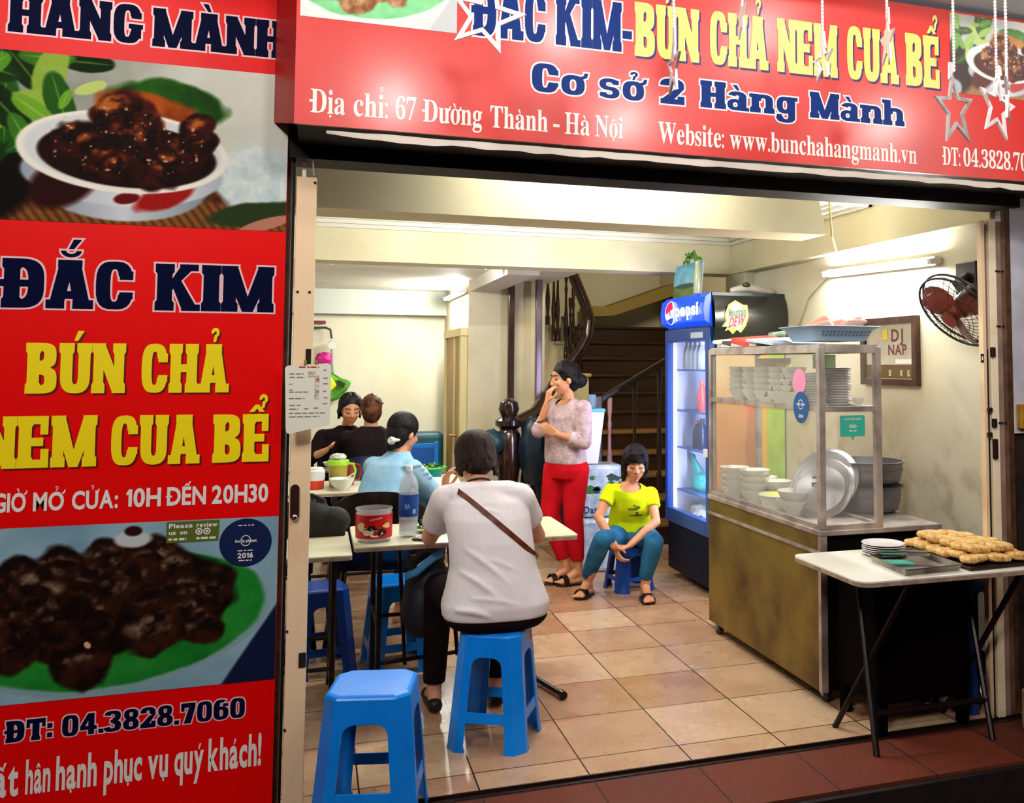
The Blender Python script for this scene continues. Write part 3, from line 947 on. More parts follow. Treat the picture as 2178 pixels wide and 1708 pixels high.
MB().bar((2.22, 3.9, 1.23), (2.98, 3.9, 1.655), .055, .05).build('handrail', M_rail, t, bevel=.012)
for x, z1, mm in ((2.34, 1.27, mat('pink_baluster', '#b98a84', .5)), (2.56, 1.40, M_rail), (2.78, 1.53, M_rail)):
    MB().lathe(baluster_prof(.36 if x < 2.7 else .5, z1, 1.1), (x, 3.9, 0), 12).build('baluster', mm, t, smooth=True)
MB().box(2.19, 3.86, 0, 2.27, 3.94, 1.29).build('end_post', M_rail, t, bevel=.01)
# ------------------------------------------------------------------ upright shop banner at the left
M_red = mat('banner_red', '#ee0202', .42, spec=.2)
M_navy = mat('print_navy', '#030930', .6, spec=.06)
M_blue = mat('print_blue', '#022c78', .5, spec=.2)
M_yel = mat('print_yellow', '#ffe608', .4)
M_wht = mat('print_white', '#f2ece8', .4)
M_pinkline = mat('print_pale_edge', '#f3c6cc', .4)
M_maroon = mat('print_shadow', '#6a0608', .4)
PY = -.05
ban = thing('shop_banner', 'tall red shop banner with two food photographs at the left of the doorway', 'banner', (-.6, PY, 0))
MB().box(-1.25, PY, -.12, -.104, PY + .02, 3.3).build('banner_sheet', M_red, ban)
p = PY - .0015
lettering(ban, 'navy_lettering', [('HÀNG', -.957, -.572, 2.615, 2.748), ('MÀNH', -.537, -.128, 2.614, 2.746)], M_navy, p, 'slab', M_pinkline, .006)
lettering(ban, 'navy_lettering', [('ĐẮC', -.942, -.574, 1.724, 1.882), ('KIM', -.502, -.144, 1.724, 1.880)], M_navy, p, 'slab', M_pinkline, .006)
lettering(ban, 'yellow_lettering', [('BÚN', -.868, -.592, 1.451, 1.613), ('CHẢ', -.540, -.278, 1.451, 1.613)], M_yel, p, 'slab', None, 0, M_maroon)
lettering(ban, 'yellow_lettering', [('NEM', -.985, -.668, 1.216, 1.380), ('CUA', -.622, -.362, 1.216, 1.378), ('BỂ', -.314, -.142, 1.216, 1.377)], M_yel, p, 'slab', None, 0, M_maroon)
lettering(ban, 'white_lettering', [('GIỜ', -.945, -.856, 1.082, 1.137), ('MỞ', -.836, -.750, 1.082, 1.136), ('CỬA:', -.728, -.596, 1.082, 1.136), ('10H', -.572, -.470, 1.082, 1.138), ('ĐẾN', -.452, -.334, 1.082, 1.138), ('20H30', -.316, -.140, 1.082, 1.138)], M_wht, p, 'sans')
lettering(ban, 'navy_lettering', [('ĐT:', -.882, -.758, .372, .437), ('04.3828.7060', -.731, -.196, .372, .437)], M_navy, p, 'slab', M_pinkline, .004)
lettering(ban, 'white_lettering', [('Rất', -.958, -.845, .213, .310), ('hân', -.826, -.758, .213, .310), ('hạnh', -.743, -.629, .213, .310), ('phục', -.609, -.500, .213, .310), ('vụ', -.483, -.424, .213, .310), ('quý', -.405, -.318, .213, .310), ('khách!', -.304, -.141, .213, .310)], M_wht, p, 'sans')
cv = Canvas(300, 190, 1.65, 11)
paint_bowl(cv)
cv.c = np.clip(cv.c, 0, 1) ** 1.3
q = print_grid(cv, 'bowl_photo', ban, -1.06, 2.005, -.105, 2.555, p)
q['label'] = 'printed photograph of dark grilled pork in a white bowl'
cv = Canvas(300, 190, 1.55, 5)
paint_plate(cv)
q = print_grid(cv, 'plate_photo', ban, -1.0, .487, -.105, 1.030, p)
q['label'] = 'printed photograph of grilled patties on a green plate'
def tiny_text(parent, name, rows, m, y, rng, h=.006):
    """rows: (x0, x1, z): unreadably small print, set as broken dashes"""
    for x0, x1, z in rows:
        mb = MB()
        x = x0
        while x < x1:
            w = min(rng.uniform(.006, .022), x1 - x)
            mb.poly([(x, y, z), (x + w, y, z), (x + w, y, z + h), (x, y, z + h)])
            x += w + rng.uniform(.003, .006)
        o = mb.build(name, m, parent)
    return o
st = MB().poly([(-.450, p - .001, .958), (-.292, p - .001, .958), (-.290, p - .001, 1.027), (-.450, p - .001, 1.027)]).build('review_label', mat('label_olive', '#5a6a1e', .5), ban)
mb = MB()
word(mb, 'Please', -.443, -.372, 1.006, 1.020, p - .002, 'sans'); word(mb, 'review', -.360, -.296, 1.006, 1.020, p - .002, 'sans'); word(mb, 'us', -.443, -.422, .985, .998, p - .002, 'sans'); word(mb, 'on', -.410, -.388, .985, .998, p - .002, 'sans')
mb.build('label_lettering', M_wht, st)
for x in (-.352, -.328):
    mb = MB()
    for r0, r1 in ((.011, .007), (.004, .0)):
        a = [(x + r0 * math.cos(t), p - .002, .992 + r0 * math.sin(t)) for t in np.linspace(0, 6.28, 20)]
        c = [(x + r1 * math.cos(t), p - .002, .992 + r1 * math.sin(t)) for t in np.linspace(0, 6.28, 20)]
        mb.rings([a, c], False)
    mb.build('owl_eye_mark', M_wht, st)
tiny_text(st, 'label_small_print', [(-.443, -.39, .966), (-.36, -.30, .966)], M_wht, p - .002, random.Random(3), .007)
M_disc = mat('sticker_navy', '#0c2050', .4)
ds = MB().poly([(-.207 + .082 * math.cos(t), p - .001, .947 + .080 * math.sin(t)) for t in np.linspace(0, 2 * math.pi, 40, endpoint=False)]).build('round_sticker', M_disc, ban)
def guide_mark(parent, cx, cz, y, s, sq=1.0):
    mb = MB()
    word(mb, 'lonely', cx - .40 * s * sq, cx - .03 * s * sq, cz + .02 * s, cz + .13 * s, y, 'sans')
    word(mb, 'planet', cx + .0 * s, cx + .42 * s * sq, cz + .02 * s, cz + .13 * s, y, 'sans')
    word(mb, '2016', cx - .30 * s * sq, cx + .30 * s * sq, cz - .62 * s, cz - .42 * s, y, 'sans')
    a = [(cx + .20 * s * sq * math.cos(t), y, cz + .08 * s + .22 * s * math.sin(t)) for t in np.linspace(0, 6.28, 30)]
    c = [(cx + .17 * s * sq * math.cos(t), y, cz + .08 * s + .19 * s * math.sin(t)) for t in np.linspace(0, 6.28, 30)]
    mb.rings([a, c], False)
    o = mb.build('sticker_lettering', M_wht, parent)
    tiny_text(parent, 'sticker_small_print', [(cx - .30 * s * sq, cx + .3 * s * sq, cz + .68 * s), (cx - .3 * s * sq, cx + .3 * s * sq, cz - .34 * s), (cx - .25 * s * sq, cx + .25 * s * sq, cz - .74 * s)], M_wht, y, random.Random(9), .04 * s)
    return o
guide_mark(ds, -.207, .947, p - .002, .082)

# ------------------------------------------------------------------ sign board over the doorway
SY = -.35
sgn = thing('sign_board', 'wide red sign board with blue and yellow lettering above the doorway', 'sign', (1.4, SY, 2.315))
M_sign = mat('sign_vinyl', '#da2c24', .42, spec=.8, coat=.6)
M_sign.node_tree.nodes['Principled BSDF'].inputs['Coat Roughness'].default_value = .24
MB().box(-.079, SY, 2.315, 3.7, SY + .012, 3.0).build('sign_face', M_sign, sgn)
MB().prism([(-.079, SY + .002, 2.315), (-.079, SY + .002, 3.0), (-.152, -.058, 3.0), (-.152, -.058, 2.385)], (.012, .004, 0)).build('side_return', mat('sign_side', '#a80c0c', .5), sgn)
MB().box(-.07, SY + .013, 2.318, 3.7, -.045, 2.995).build('box_frame', M_black, sgn)
s = SY - .0015
lettering(sgn, 'blue_lettering', [('ĐẮC', .492, .742, 2.668, 2.850), ('KIM', .783, 1.019, 2.668, 2.848), ('-', 1.026, 1.062, 2.675, 2.80)], M_blue, s, 'slab', M_wht, .006)
lettering(sgn, 'yellow_lettering', [('BÚN', 1.076, 1.321, 2.660, 2.860), ('CHẢ', 1.368, 1.605, 2.661, 2.865), ('NEM', 1.650, 1.906, 2.662, 2.870), ('CUA', 1.952, 2.184, 2.664, 2.878), ('BỂ', 2.224, 2.382, 2.666, 2.880)], mat('print_pale_yellow', '#f2e27a', .38), s, 'slab', None, 0, mat('print_dark_blue', '#2a2a70', .4), sd=(.007, -.008))
lettering(sgn, 'blue_lettering', [('Cơ', .695, .886, 2.494, 2.596), ('sở', .940, 1.109, 2.495, 2.596), ('2', 1.172, 1.266, 2.496, 2.590), ('Hàng', 1.334, 1.727, 2.496, 2.597), ('Mành', 1.790, 2.210, 2.497, 2.598)], M_blue, s, 'slab', M_wht, .006)
lettering(sgn, 'white_lettering', [('Địa', -.030, .077, 2.355, 2.432), ('chỉ:', .103, .212, 2.355, 2.432), ('67', .236, .303, 2.356, 2.430), ('Đường', .326, .523, 2.355, 2.430), ('Thành', .551, .753, 2.355, 2.430), ('-', .772, .795, 2.355, 2.43), ('Hà', .814, .905, 2.354, 2.430), ('Nội', .925, 1.029, 2.354, 2.430)], M_wht, s, 'serif')
lettering(sgn, 'white_lettering', [('Website:', 1.163, 1.424, 2.350, 2.427), ('www.bunchahangmanh.vn', 1.447, 2.266, 2.350, 2.425), ('ĐT:', 2.389, 2.475, 2.356, 2.430), ('04.3828.7060', 2.490, 2.885, 2.358, 2.430)], M_wht, s, 'serif')
cv = Canvas(150, 100, 1.55, 8)
paint_plate(cv, True)
q = print_grid(cv, 'plate_photo', sgn, -.068, 2.667, .434, 3.0, s)
q['label'] = 'printed photograph of pale fried patties on a green plate'
cv = Canvas(150, 100, 1.65, 21)
paint_bowl(cv)
cv.c = cv.c * .7 + .28
q = print_grid(cv, 'bowl_photo', sgn, 2.436, 2.658, 3.0, 2.99, s)
q['label'] = 'printed photograph of pork in a bowl with herbs'
# torn pale edge of the vinyl hanging below the board
rng = random.Random(4)
top, bot = [], []
for i in range(60):
    x = .02 + i * .058
    top.append((x, -.333, 2.305 + rng.uniform(-.002, .002)))
    bot.append((x, -.328, 2.305 - min(.022, .006 + i * .006) + rng.uniform(-.004, .004)))
mb = MB()
for i in range(59): mb.poly([top[i], top[i + 1], bot[i + 1], bot[i]])
o = mb.build('torn_edge', mat('pale_vinyl_back', '#e8dcd0', .5), sgn)
sd = o.modifiers.new('t', 'SOLIDIFY'); sd.thickness = .002

# ------------------------------------------------------------------ silver stars hung in front of the sign
M_star = mat('foil_star', '#f4eef0', .35, .15, emit=None)
M_star_g = mat('foil_star_dull', '#c9c2c4', .35, .3)
def star(label, x, z, ztop, R, yaw, tilt=0.0, hollow=True, dull=False, y=-.80):
    t = thing('star_ornament', label, 'ornament', (x, y, z - R), group='foil stars hung in front of the sign')
    a, b = np.array((math.cos(yaw), math.sin(yaw), 0)), np.array((0, 0, 1.0))
    a, b = a * math.cos(tilt) + b * math.sin(tilt), b * math.cos(tilt) - a * math.sin(tilt)
    nrm = np.cross(a, b)
    c = np.array((x, y, z))
    def ring(s, d):
        return [c + nrm * d + (a * math.sin(k * math.pi / 5) + b * math.cos(k * math.pi / 5)) * (R if k % 2 == 0 else R * .42) * s for k in range(10)]
    mb = MB()
    if hollow:
        mb.rings([ring(1, -.004), ring(1, .004), ring(.72, .004), ring(.72, -.004)], False, True)
    else:
        mb.rings([ring(1, -.003), ring(1, .003)], True)
    mb.build('foil', M_star_g if dull else M_star, t)
    ch = MB()
    zz = z + R
    while zz < ztop:
        ch.ellipsoid((x, y, zz + .006), .0055, .0055, .007, nu=8, nv=5)
        zz += .0125
    ch.build('bead_chain', M_star, t, smooth=True)
    bw = MB().prism([c + b * R + a * .018 + nrm * .003, c + b * (R + .03) + a * .01 + nrm * .003, c + b * (R + .03) - a * .01 + nrm * .003, c + b * (R - .03) - a * .022 + nrm * .003], -nrm * .006)
    bw.build('ribbon', M_star, t)
star('large white star outline hanging over the first blue word of the sign', .455, 2.565, 2.9, .118, -.25, -.25)
star('star ornament turned edge-on over the second letter of the yellow words', 1.045, 2.475, 3.0, .095, 1.40, .1, dull=True)
star('star ornament turned edge-on high over the yellow word after the hyphen words', 1.28, 2.665, 3.0, .075, 1.30, .05, False)
star('thin star ornament seen edge-on in front of the yellow word NEM', 1.575, 2.55, 3.0, .07, 1.52, .0)
star('star ornament turned edge-on in front of the yellow word CUA', 1.825, 2.645, 3.0, .085, 1.25, .1, False)
star('outlined star at the right hanging lowest on a beaded string, over the phone number', 2.095, 2.435, 3.0, .135, .40, .15, dull=True)
star('outlined star at the far right on the left of two paired strings', 2.275, 2.46, 3.0, .125, .36, -.12)
star('outlined star at the far right on the right of two paired strings', 2.205, 2.47, 3.0, .115, .80, .1, y=-.93)

# ------------------------------------------------------------------ the folded doors at both sides of the opening
M_hole = mat('rust_hole', '#1a0a06', .8)
t = thing('door_post', 'rust-spotted beige steel door post at the left of the opening', 'door post', (-.04, 0, 0))
MB().box(-.074, -.012, 0, -.005, .012, 2.21).build('post_plate', M_beige, t, bevel=.003)
MB().box(-.104, -.02, 0, -.090, .02, 2.27).build('outer_strip', M_brownstrip, t)
MB().box(-.0865, -.016, 0, -.078, .016, 2.27).build('dark_channel', M_black, t)
for x, z in ((-.012, 2.19), (-.062, 1.80), (-.022, 1.80), (-.07, .63), (-.07, .30), (-.066, 1.46)):
    MB().cyl((x, -.016, z), (x, -.012, z), .0045, n=10).build('screw', M_hole, t)
lk = MB().prism([(-.055 + .015 * math.cos(a), -.022, 1.07 + (.045 if math.sin(a) > 0 else -.045) + .015 * math.sin(a)) for a in np.linspace(0, 6.28, 20, endpoint=False)], (0, .01, 0))
o = lk.build('lock', mat('lock_brown', '#3a1c18', .4, .3), t)
MB().ellipsoid((-.055, -.024, 1.018), .011, .008, .012, nu=12, nv=8).build('lock_knob', mat('lock_chrome', '#d8d4d0', .2, 1.0), o, smooth=True)
MB().box(-.03, -.016, 1.535, -.012, -.012, 1.60).build('latch_slot', M_hole, t, bevel=.004)
MB().box(-.03, -.0165, .505, -.006, -.012, .555).build('latch_slot', M_hole, t, bevel=.004)
MB().tube([(-.03, -.02, 2.30), (-.02, -.02, 2.26), (-.016, -.02, 2.215)], .003, 6).build('cord', mat('pale_cord', '#cfc6c2', .7), t)
for x0, x1, z0 in ((-.083, -.078, 2.195), (-.056, -.043, 2.212)):
    MB().box(x0, .02, z0, x1, .03, 2.27).build('bright_gap', mat('bright_gap_tone', '#f2efe0', .6), t)  # pale boxes standing in for light showing through gaps above the post

t = thing('door_post', 'layered cream and mauve folded door post at the right of the opening', 'door post', (2.93, 0, 0))
MB().box(2.854, -.01, 0, 2.872, .02, 2.205).build('post_plate', M_beige, t, bevel=.002)
MB().box(2.872, .004, 0, 2.892, .02, 2.19).build('recess', mat('mauve_strip', '#8a6c62', .6), t)
MB().box(2.875, .0, 0, 2.888, .006, 1.62).build('dark_slot', M_hole, t)
MB().box(2.892, -.014, 0, 2.932, .02, 2.205).build('post_plate', mat('cream_post', '#fff0d0', .55, var='#e8c898', scale=3, contrast=(.3, .5)), t, bevel=.003)
MB().box(2.932, -.008, 0, 2.962, .02, 2.205).build('post_plate', mat('mauve_post', '#a5877c', .6, var='#8a6c60', scale=8), t)
MB().box(2.962, -.004, 0, 2.99, .02, 2.205).build('outer_strip', mat('brown_post', '#7a5a44', .6, var='#5a3c2a', scale=10), t)
MB().box(2.99, -.002, 0, 3.021, .02, 2.27).build('dark_channel', M_brownstrip, t)
for z in (1.975, 1.725, 1.29):
    for x in (2.928, 2.945, 2.966):
        MB().cyl((x, -.018, z), (x, .0, z), .0045, n=10).build('screw', M_hole, t)
for x, z0, z1 in ((2.888, 1.585, 1.63), (2.888, 1.27, 1.31), (2.890, 1.13, 1.22), (2.865, 1.34, 1.36), (2.862, 1.23, 1.25)):
    MB().box(x, -.028, z0, x + .02, -.01, z1).build('bolt_bracket', mat('bolt_brown', '#2e1a12', .5, .4), t, bevel=.004)
MB().rings([[(2.846 + dx * k, -.012, 1.58 + dz * k) for dx, dz in ((-.009, -.02), (.009, -.02), (.009, .02), (-.009, .02))] for k in (1, .45)], False).build('hasp', M_hole, t)
t = thing('meter_box', 'small yellow box fixed on the wall at the far right edge', 'box', (3.06, -.04, 1.24))
MB().box(3.035, -.03, 1.262, 3.11, -.001, 1.372).build('box_body', mat('meter_yellow', '#c9962a', .5, var='#a87a1c', scale=12), t, bevel=.004)
MB().box(3.05, -.034, 1.275, 3.066, -.029, 1.30).build('box_switch', M_hole, t)

# ------------------------------------------------------------------ menu card clipped to the left post
t = thing('menu_card', 'laminated white menu card hanging on the left door post', 'menu', (-.02, -.09, 1.31))
rr = []
for (cx, cz, a0) in ((.043, 1.348, -90), (.043, 1.538, 0), (-.083, 1.530, 90), (-.076, 1.322, 180)):
    for k in range(4):
        a = math.radians(a0 + k * 30)
        rr.append((cx + .012 * math.cos(a), -.085, cz + .012 * math.sin(a)))
card = MB().prism(rr, (0, .002, 0)).build('card', mat('card_white', '#f0efdf', .35), t)
rng = random.Random(2)
tiny_text(t, 'card_title', [(-.05, .015, 1.534)], mat('card_red', '#d0303a', .5), -.0862, rng, .005)
M_ink = mat('card_ink', '#8d8d82', .5)
rows = [(-.08, -.035, 1.512), (-.08, -.03, 1.500), (-.08, -.068, 1.477), (-.08, -.068, 1.457), (-.08, -.02, 1.450), (-.08, -.03, 1.428), (-.078, -.04, 1.405), (-.078, -.05, 1.392), (-.03, -.015, 1.393), (0, .02, 1.395), (-.078, .04, 1.378), (-.078, .02, 1.366),
        (.03, .04, 1.525), (.03, .045, 1.497), (.03, .045, 1.478), (.03, .04, 1.452), (.032, .045, 1.43), (.03, .045, 1.41)]
tiny_text(t, 'card_small_print', rows, M_ink, -.0862, rng, .0035)
for i, (x, z, w, h, c) in enumerate(((-.008, 1.513, .022, .02, '#7a2420'), (.010, 1.497, .014, .022, '#a8202a'), (.010, 1.478, .014, .018, '#b8b0a0'), (.010, 1.455, .014, .014, '#8a7a6a'), (.010, 1.438, .014, .02, '#a05a50'))):
    MB().poly([(x - w / 2, -.0863, z - h / 2), (x + w / 2, -.0863, z - h / 2), (x + w / 2, -.0863, z + h / 2), (x - w / 2, -.0863, z + h / 2)]).build('card_picture', mat('card_pic_%d' % i, c, .5, var='#e8e0d0', scale=120), t)
MB().box(-.034, -.09, 1.545, -.026, -.02, 1.56).box(.002, -.09, 1.548, .010, -.02, 1.562).build('clip', mat('clip_olive', '#8a8a3a', .5), t)
# ------------------------------------------------------------------ plastic stools
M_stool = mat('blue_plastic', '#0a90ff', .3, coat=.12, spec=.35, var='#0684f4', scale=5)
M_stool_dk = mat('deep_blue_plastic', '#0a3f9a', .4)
def stool(label, loc, rz, H=.455, top=.125, base=.165, m=None, group='blue plastic stools', sticker=False):
    m = m or M_stool
    t = thing('plastic_stool', label, 'stool', loc, rz, group)
    hw = lambda z: base + (top - base) * z / H
    ap = H * .80
    def octo(z, s, c=.042):
        h = hw(z) + s
        c = c + s * .4
        return [(h - c, -h, z), (h, -h + c, z), (h, h - c, z), (h - c, h, z), (-h + c, h, z), (-h, h - c, z), (-h, -h + c, z), (-h + c, -h, z)]
    seat = MB()
    seat.rings([octo(ap, -.006), octo(ap, 0), octo(H - .012, .001), octo(H - .003, -.004), octo(H, -.014)], False)
    seat.poly(octo(H, -.014))
    seat.rings([octo(ap, -.006), octo(H - .01, -.008)], False)
    seat.poly(octo(H - .01, -.008)[::-1])
    seat.build('seat', m, t, local=True, bevel=.004)
    th = .006
    for k in range(4):
        a = k * math.pi / 2
        R = np.array(((math.cos(a), -math.sin(a), 0), (math.sin(a), math.cos(a), 0), (0, 0, 1)))
        rings = []
        RR = .032
        arch = [(ap - RR * (1 - math.sin(q)), RR * (1 - math.cos(q))) for q in (0, .4, .75, 1.05, 1.3, 1.5)]
        for z, ext in [(0, .008), (.006, .008), (.02, .001), (H * .3, 0)] + arch + [(ap + .006, RR)]:
            h = hw(z); c = .042; lw = .034 + ext; f = .003 if z < .02 else 0
            o = [(h + f, h - c - lw), (h + f, h - c), (h - c, h + f), (h - c - lw, h + f)]
            i = [(h - c - lw, h - th), (h - c - .004, h - th), (h - th, h - c - .004), (h - th, h - c - lw)]
            rings.append([R @ np.array((x, y, z)) for x, y in o + i])
        MB().rings(rings).build('leg', m, t, local=True, smooth=True)
        z0, z1 = H * .245, H * .335
        h0, h1 = hw(z0), hw(z1)
        s0, s1 = h0 - .06, h1 - .06
        b = MB()
        v = [(h0 - .002, -s0, z0), (h0 - .002, s0, z0), (h1 - .002, s1, z1), (h1 - .002, -s1, z1)]
        v = [R @ np.array(q) for q in v]
        b.prism(v, R @ np.array((-th, 0, 0)))
        b.build('stretcher', m, t, local=True, bevel=.001)
    if sticker:
        z0, z1 = H * .86, H * .94
        h = hw(.9 * H) + .001
        MB().prism([(h + .0006, .035, z0), (h + .0006, .07, z0), (h - .002, .07, z1), (h - .002, .035, z1)], (.0006, 0, 0)).build('maker_sticker', mat('sticker_orange', '#d0a070', .5, var='#a03020', scale=150), t, local=True)
    return t
stool('empty bright blue plastic stool in the left foreground at the doorway', (.215, -.085, 0), math.radians(-13), top=.140, base=.178)
stool('bright blue plastic stool the person in the grey shirt sits on', (.745, .455, 0), math.radians(-27), top=.128, base=.165, sticker=True)
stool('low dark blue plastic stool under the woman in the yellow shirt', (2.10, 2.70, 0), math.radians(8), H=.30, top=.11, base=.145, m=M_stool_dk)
stool('blue plastic stool under the left end of the wide table, seat just below its top', (.43, 1.53, 0), math.radians(5), H=.44)
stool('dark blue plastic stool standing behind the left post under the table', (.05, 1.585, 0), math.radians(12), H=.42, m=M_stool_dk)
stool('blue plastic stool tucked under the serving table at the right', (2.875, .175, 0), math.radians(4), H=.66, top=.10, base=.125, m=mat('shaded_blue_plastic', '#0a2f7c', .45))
t = thing('crate', 'black covered crate standing under the serving table against the cart', 'crate', (2.45, .08, 0))
MB().box(2.27, -.03, .12, 2.74, .30, .68).build('crate_body', mat('crate_black', '#080303', .9, spec=.05), t, bevel=.02)
for x, y in ((2.30, .0), (2.71, .0), (2.30, .27), (2.71, .27)): MB().box(x - .02, y - .02, 0, x + .02, y + .02, .15).build('leg', mat('crate_black', '#080303', .9, spec=.05), t)

# ------------------------------------------------------------------ tables
M_top = mat('laminate_cream', '#e9e3c4', .35, var='#ddd4ae', scale=5)
M_edge = mat('table_edge', '#b59a86', .5, var='#8f7766', scale=30)
M_leg = mat('black_tube', '#150a08', .35, .3)
def rounded_rect(x0, y0, x1, y1, r, n=5):
    out = []
    for cx, cy, a0 in ((x1 - r, y0 + r, -90), (x1 - r, y1 - r, 0), (x0 + r, y1 - r, 90), (x0 + r, y0 + r, 180)):
        for k in range(n + 1):
            a = math.radians(a0 + 90 * k / n)
            out.append((cx + r * math.cos(a), cy + r * math.sin(a)))
    return out
def table(label, x0, y0, x1, y1, z, legs, cross, r=.02, m_top=None, group=None, feet=True):
    t = thing('table', label, 'table', ((x0 + x1) / 2, (y0 + y1) / 2, 0), group=group)
    rr = rounded_rect(x0, y0, x1, y1, r)
    MB().prism([(x, y, z - .022) for x, y in rr], (0, 0, .016)).build('edge_band', M_edge, t)
    MB().prism([(x, y, z - .006) for x, y in rr], (0, 0, .006)).build('tabletop', m_top or M_top, t)
    for lx, ly in legs:
        MB().cyl((lx, ly, .012), (lx, ly, z - .022), .013, n=10).build('leg', M_leg, t, smooth=True)
        if feet: MB().cyl((lx, ly, 0), (lx, ly, .03), .017, n=10).build('rubber_foot', M_leg, t, smooth=True)
    for p, q in cross:
        MB().cyl(p, q, .013 if r > .05 else .010, n=8).build('crossbar', M_leg, t, smooth=True)
    return t
table('narrow cream table behind the left post, pushed against the wider cream table', -.62, .80, .175, 1.40, .715, [(-.55, .86), (.10, .86), (-.55, 1.34), (.10, 1.34)], [((-.55, .86, .22), (.10, .86, .22)), ((-.55, 1.34, .22), (.10, 1.34, .22)), ((.10, .86, .12), (.10, 1.34, .12)), ((.10, .86, .45), (.10, 1.34, .2))])
tb = table('cream table the person in the grey shirt is eating at', .185, .86, 1.215, 1.42, .735, [(.30, .93), (.97, 1.05), (.30, 1.36), (.97, 1.34)], [((.30, .93, .20), (.97, 1.05, .20)), ((.30, 1.36, .30), (.97, 1.34, .30)), ((.30, .93, .35), (.30, 1.36, .35)), ((.66, .95, .20), (.66, 1.35, .7)), ((.42, .94, .18), (.42, 1.36, .70))])
fb = MB().cyl((.97, 1.36, .022), (1.12, .80, .022), .014, n=10).cyl((1.119, .812, .022), (1.123, .775, .022), .02, n=12)
fb.build('foot_bar', M_leg, tb, smooth=True)
table('cream table in the middle of the room under the lime jug and white bowl', -.62, 2.72, .985, 3.36, .73, [(-.5, 2.8), (.88, 2.8), (-.5, 3.28), (.88, 3.28)], [((-.5, 2.8, .2), (.88, 2.8, .2))])
table('table between the two diners in black at the back', -.7, 3.98, .62, 4.16, .74, [(-.6, 4.0), (.55, 4.0), (-.6, 4.14), (.55, 4.14)], [])
table('white serving table outside the doorway at the right holding fried food', 1.995, -.335, 2.90, .215, .72, [], [((2.15, -.19, .0), (2.25, .10, .70)), ((2.70, -.20, 0), (2.80, .10, .70)), ((2.15, .12, 0), (2.28, -.26, .70)), ((2.70, .12, 0), (2.82, -.26, .70)), ((2.17, -.13, .14), (2.72, -.14, .14))], r=.055, m_top=mat('white_laminate', '#f4f0e4', .3, var='#e9e2d0', scale=4))
table('small table at the back carrying the green basket', .74, 4.22, 1.16, 4.62, .60, [(.78, 4.26), (1.12, 4.26), (.78, 4.58), (1.12, 4.58)], [])

# ------------------------------------------------------------------ chairs
def arm_chair(label, loc, rz, m, group='plastic armchairs', H=.86, ribs=True):
    """moulded plastic armchair facing local +Y"""
    t = thing('plastic_armchair', label, 'chair', loc, rz, group)
    sh = lambda x: .0 + .05 * (1 - (x / .25) ** 2)
    st = MB().prism([(x, y, .42) for x, y in rounded_rect(-.235, -.2, .235, .25, .06)], (0, 0, .025))
    st.build('seat', m, t, local=True, bevel=.008)
    bk = MB()
    rings = []
    N = 14
    def back_pt(s, z, th):
        x = .25 * s
        y = -.22 - .05 * (1 - s * s) - .10 * (z - .43) / .43 + th
        return (x, y, z)
    topz = lambda s: H - .10 * abs(s) ** 3
    def panel(s0, s1, z0f, z1f):
        b2 = MB()
        n = 10
        v, f = [], []
        for i in range(n + 1):
            s = s0 + (s1 - s0) * i / n
            for z in (z0f(s), z1f(s)):
                for th in (0, .014): v.append(back_pt(s, z, th))
        for i in range(n):
            a = i * 4; b_ = a + 4
            f += [(a, b_, b_ + 2, a + 2), (a + 1, a + 3, b_ + 3, b_ + 1), (a + 2, b_ + 2, b_ + 3, a + 3), (a, a + 1, b_ + 1, b_)]
        f += [(0, 2, 3, 1), (n * 4, n * 4 + 1, n * 4 + 3, n * 4 + 2)]
        return v, f
    for s0, s1, z0, z1 in ((-1, 1, lambda s: topz(s) - .06, topz), (-1, -.82, lambda s: .43, lambda s: topz(s) - .05), (.82, 1, lambda s: .43, lambda s: topz(s) - .05),
                           (-.72, .72, lambda s: .50, lambda s: topz(s) - .05), (-.9, .9, lambda s: .44, lambda s: .51)):
        bk.add(*panel(s0, s1, z0, z1))
    bk.build('backrest', m, t, local=True, smooth=True)
    for s in (-1, 1):
        MB().tube([(s * .25, -.28, .68), (s * .275, -.1, .67), (s * .28, .12, .655), (s * .27, .22, .62), (s * .25, .23, .44)], .018, 8).build('armrest', m, t, local=True, smooth=True)
        for y, dy in ((.21, .04), (-.19, -.09)):
            MB().rcone((s * .215, y, .43), .026, (s * .26, y + dy, 0.012), .018, n=10, flat1=True).build('leg', m, t, local=True, smooth=True)
    return t
M_blk = mat('black_plastic', '#120a0c', .25, coat=.3)
M_nvy = mat('navy_plastic', '#0b1c4a', .3, coat=.3)
arm_chair('black plastic armchair the person in the light blue shirt sits on', (.38, 2.02, 0), math.radians(-8), M_blk, H=.87)
arm_chair('black plastic armchair behind the left post, beside the occupied black one', (-.25, 2.02, 0), math.radians(4), M_blk, H=.84)
arm_chair('navy plastic armchair under the diner with reddish hair', (.40, 3.66, 0), math.radians(-4), M_nvy, H=.90)
arm_chair('dark chair hidden behind the woman in black facing the street', (.22, 4.62, 0), math.pi, M_blk)
t = thing('blue_chair', 'bright blue chair with square tube back beside the green basket', 'chair', (.88, 4.9, 0))
M_bc = mat('sky_blue_plastic', '#0f74d0', .4)
for x in (.72, 1.02):
    MB().bar((x, 4.72, 0), (x, 4.72, .87), .035, .035).build('leg', M_bc, t)
    MB().bar((x, 5.08, 0), (x, 5.08, .44), .035, .035).build('leg', M_bc, t)
MB().box(.70, 4.71, .42, 1.04, 5.1, .45).build('seat', M_bc, t)
MB().box(.735, 4.715, .82, 1.005, 4.74, .855).build('backrest', M_bc, t)
MB().box(.735, 4.72, .52, 1.005, 4.735, .82).build('back_panel', mat('deep_blue_panel', '#0c4fa0', .5), t)
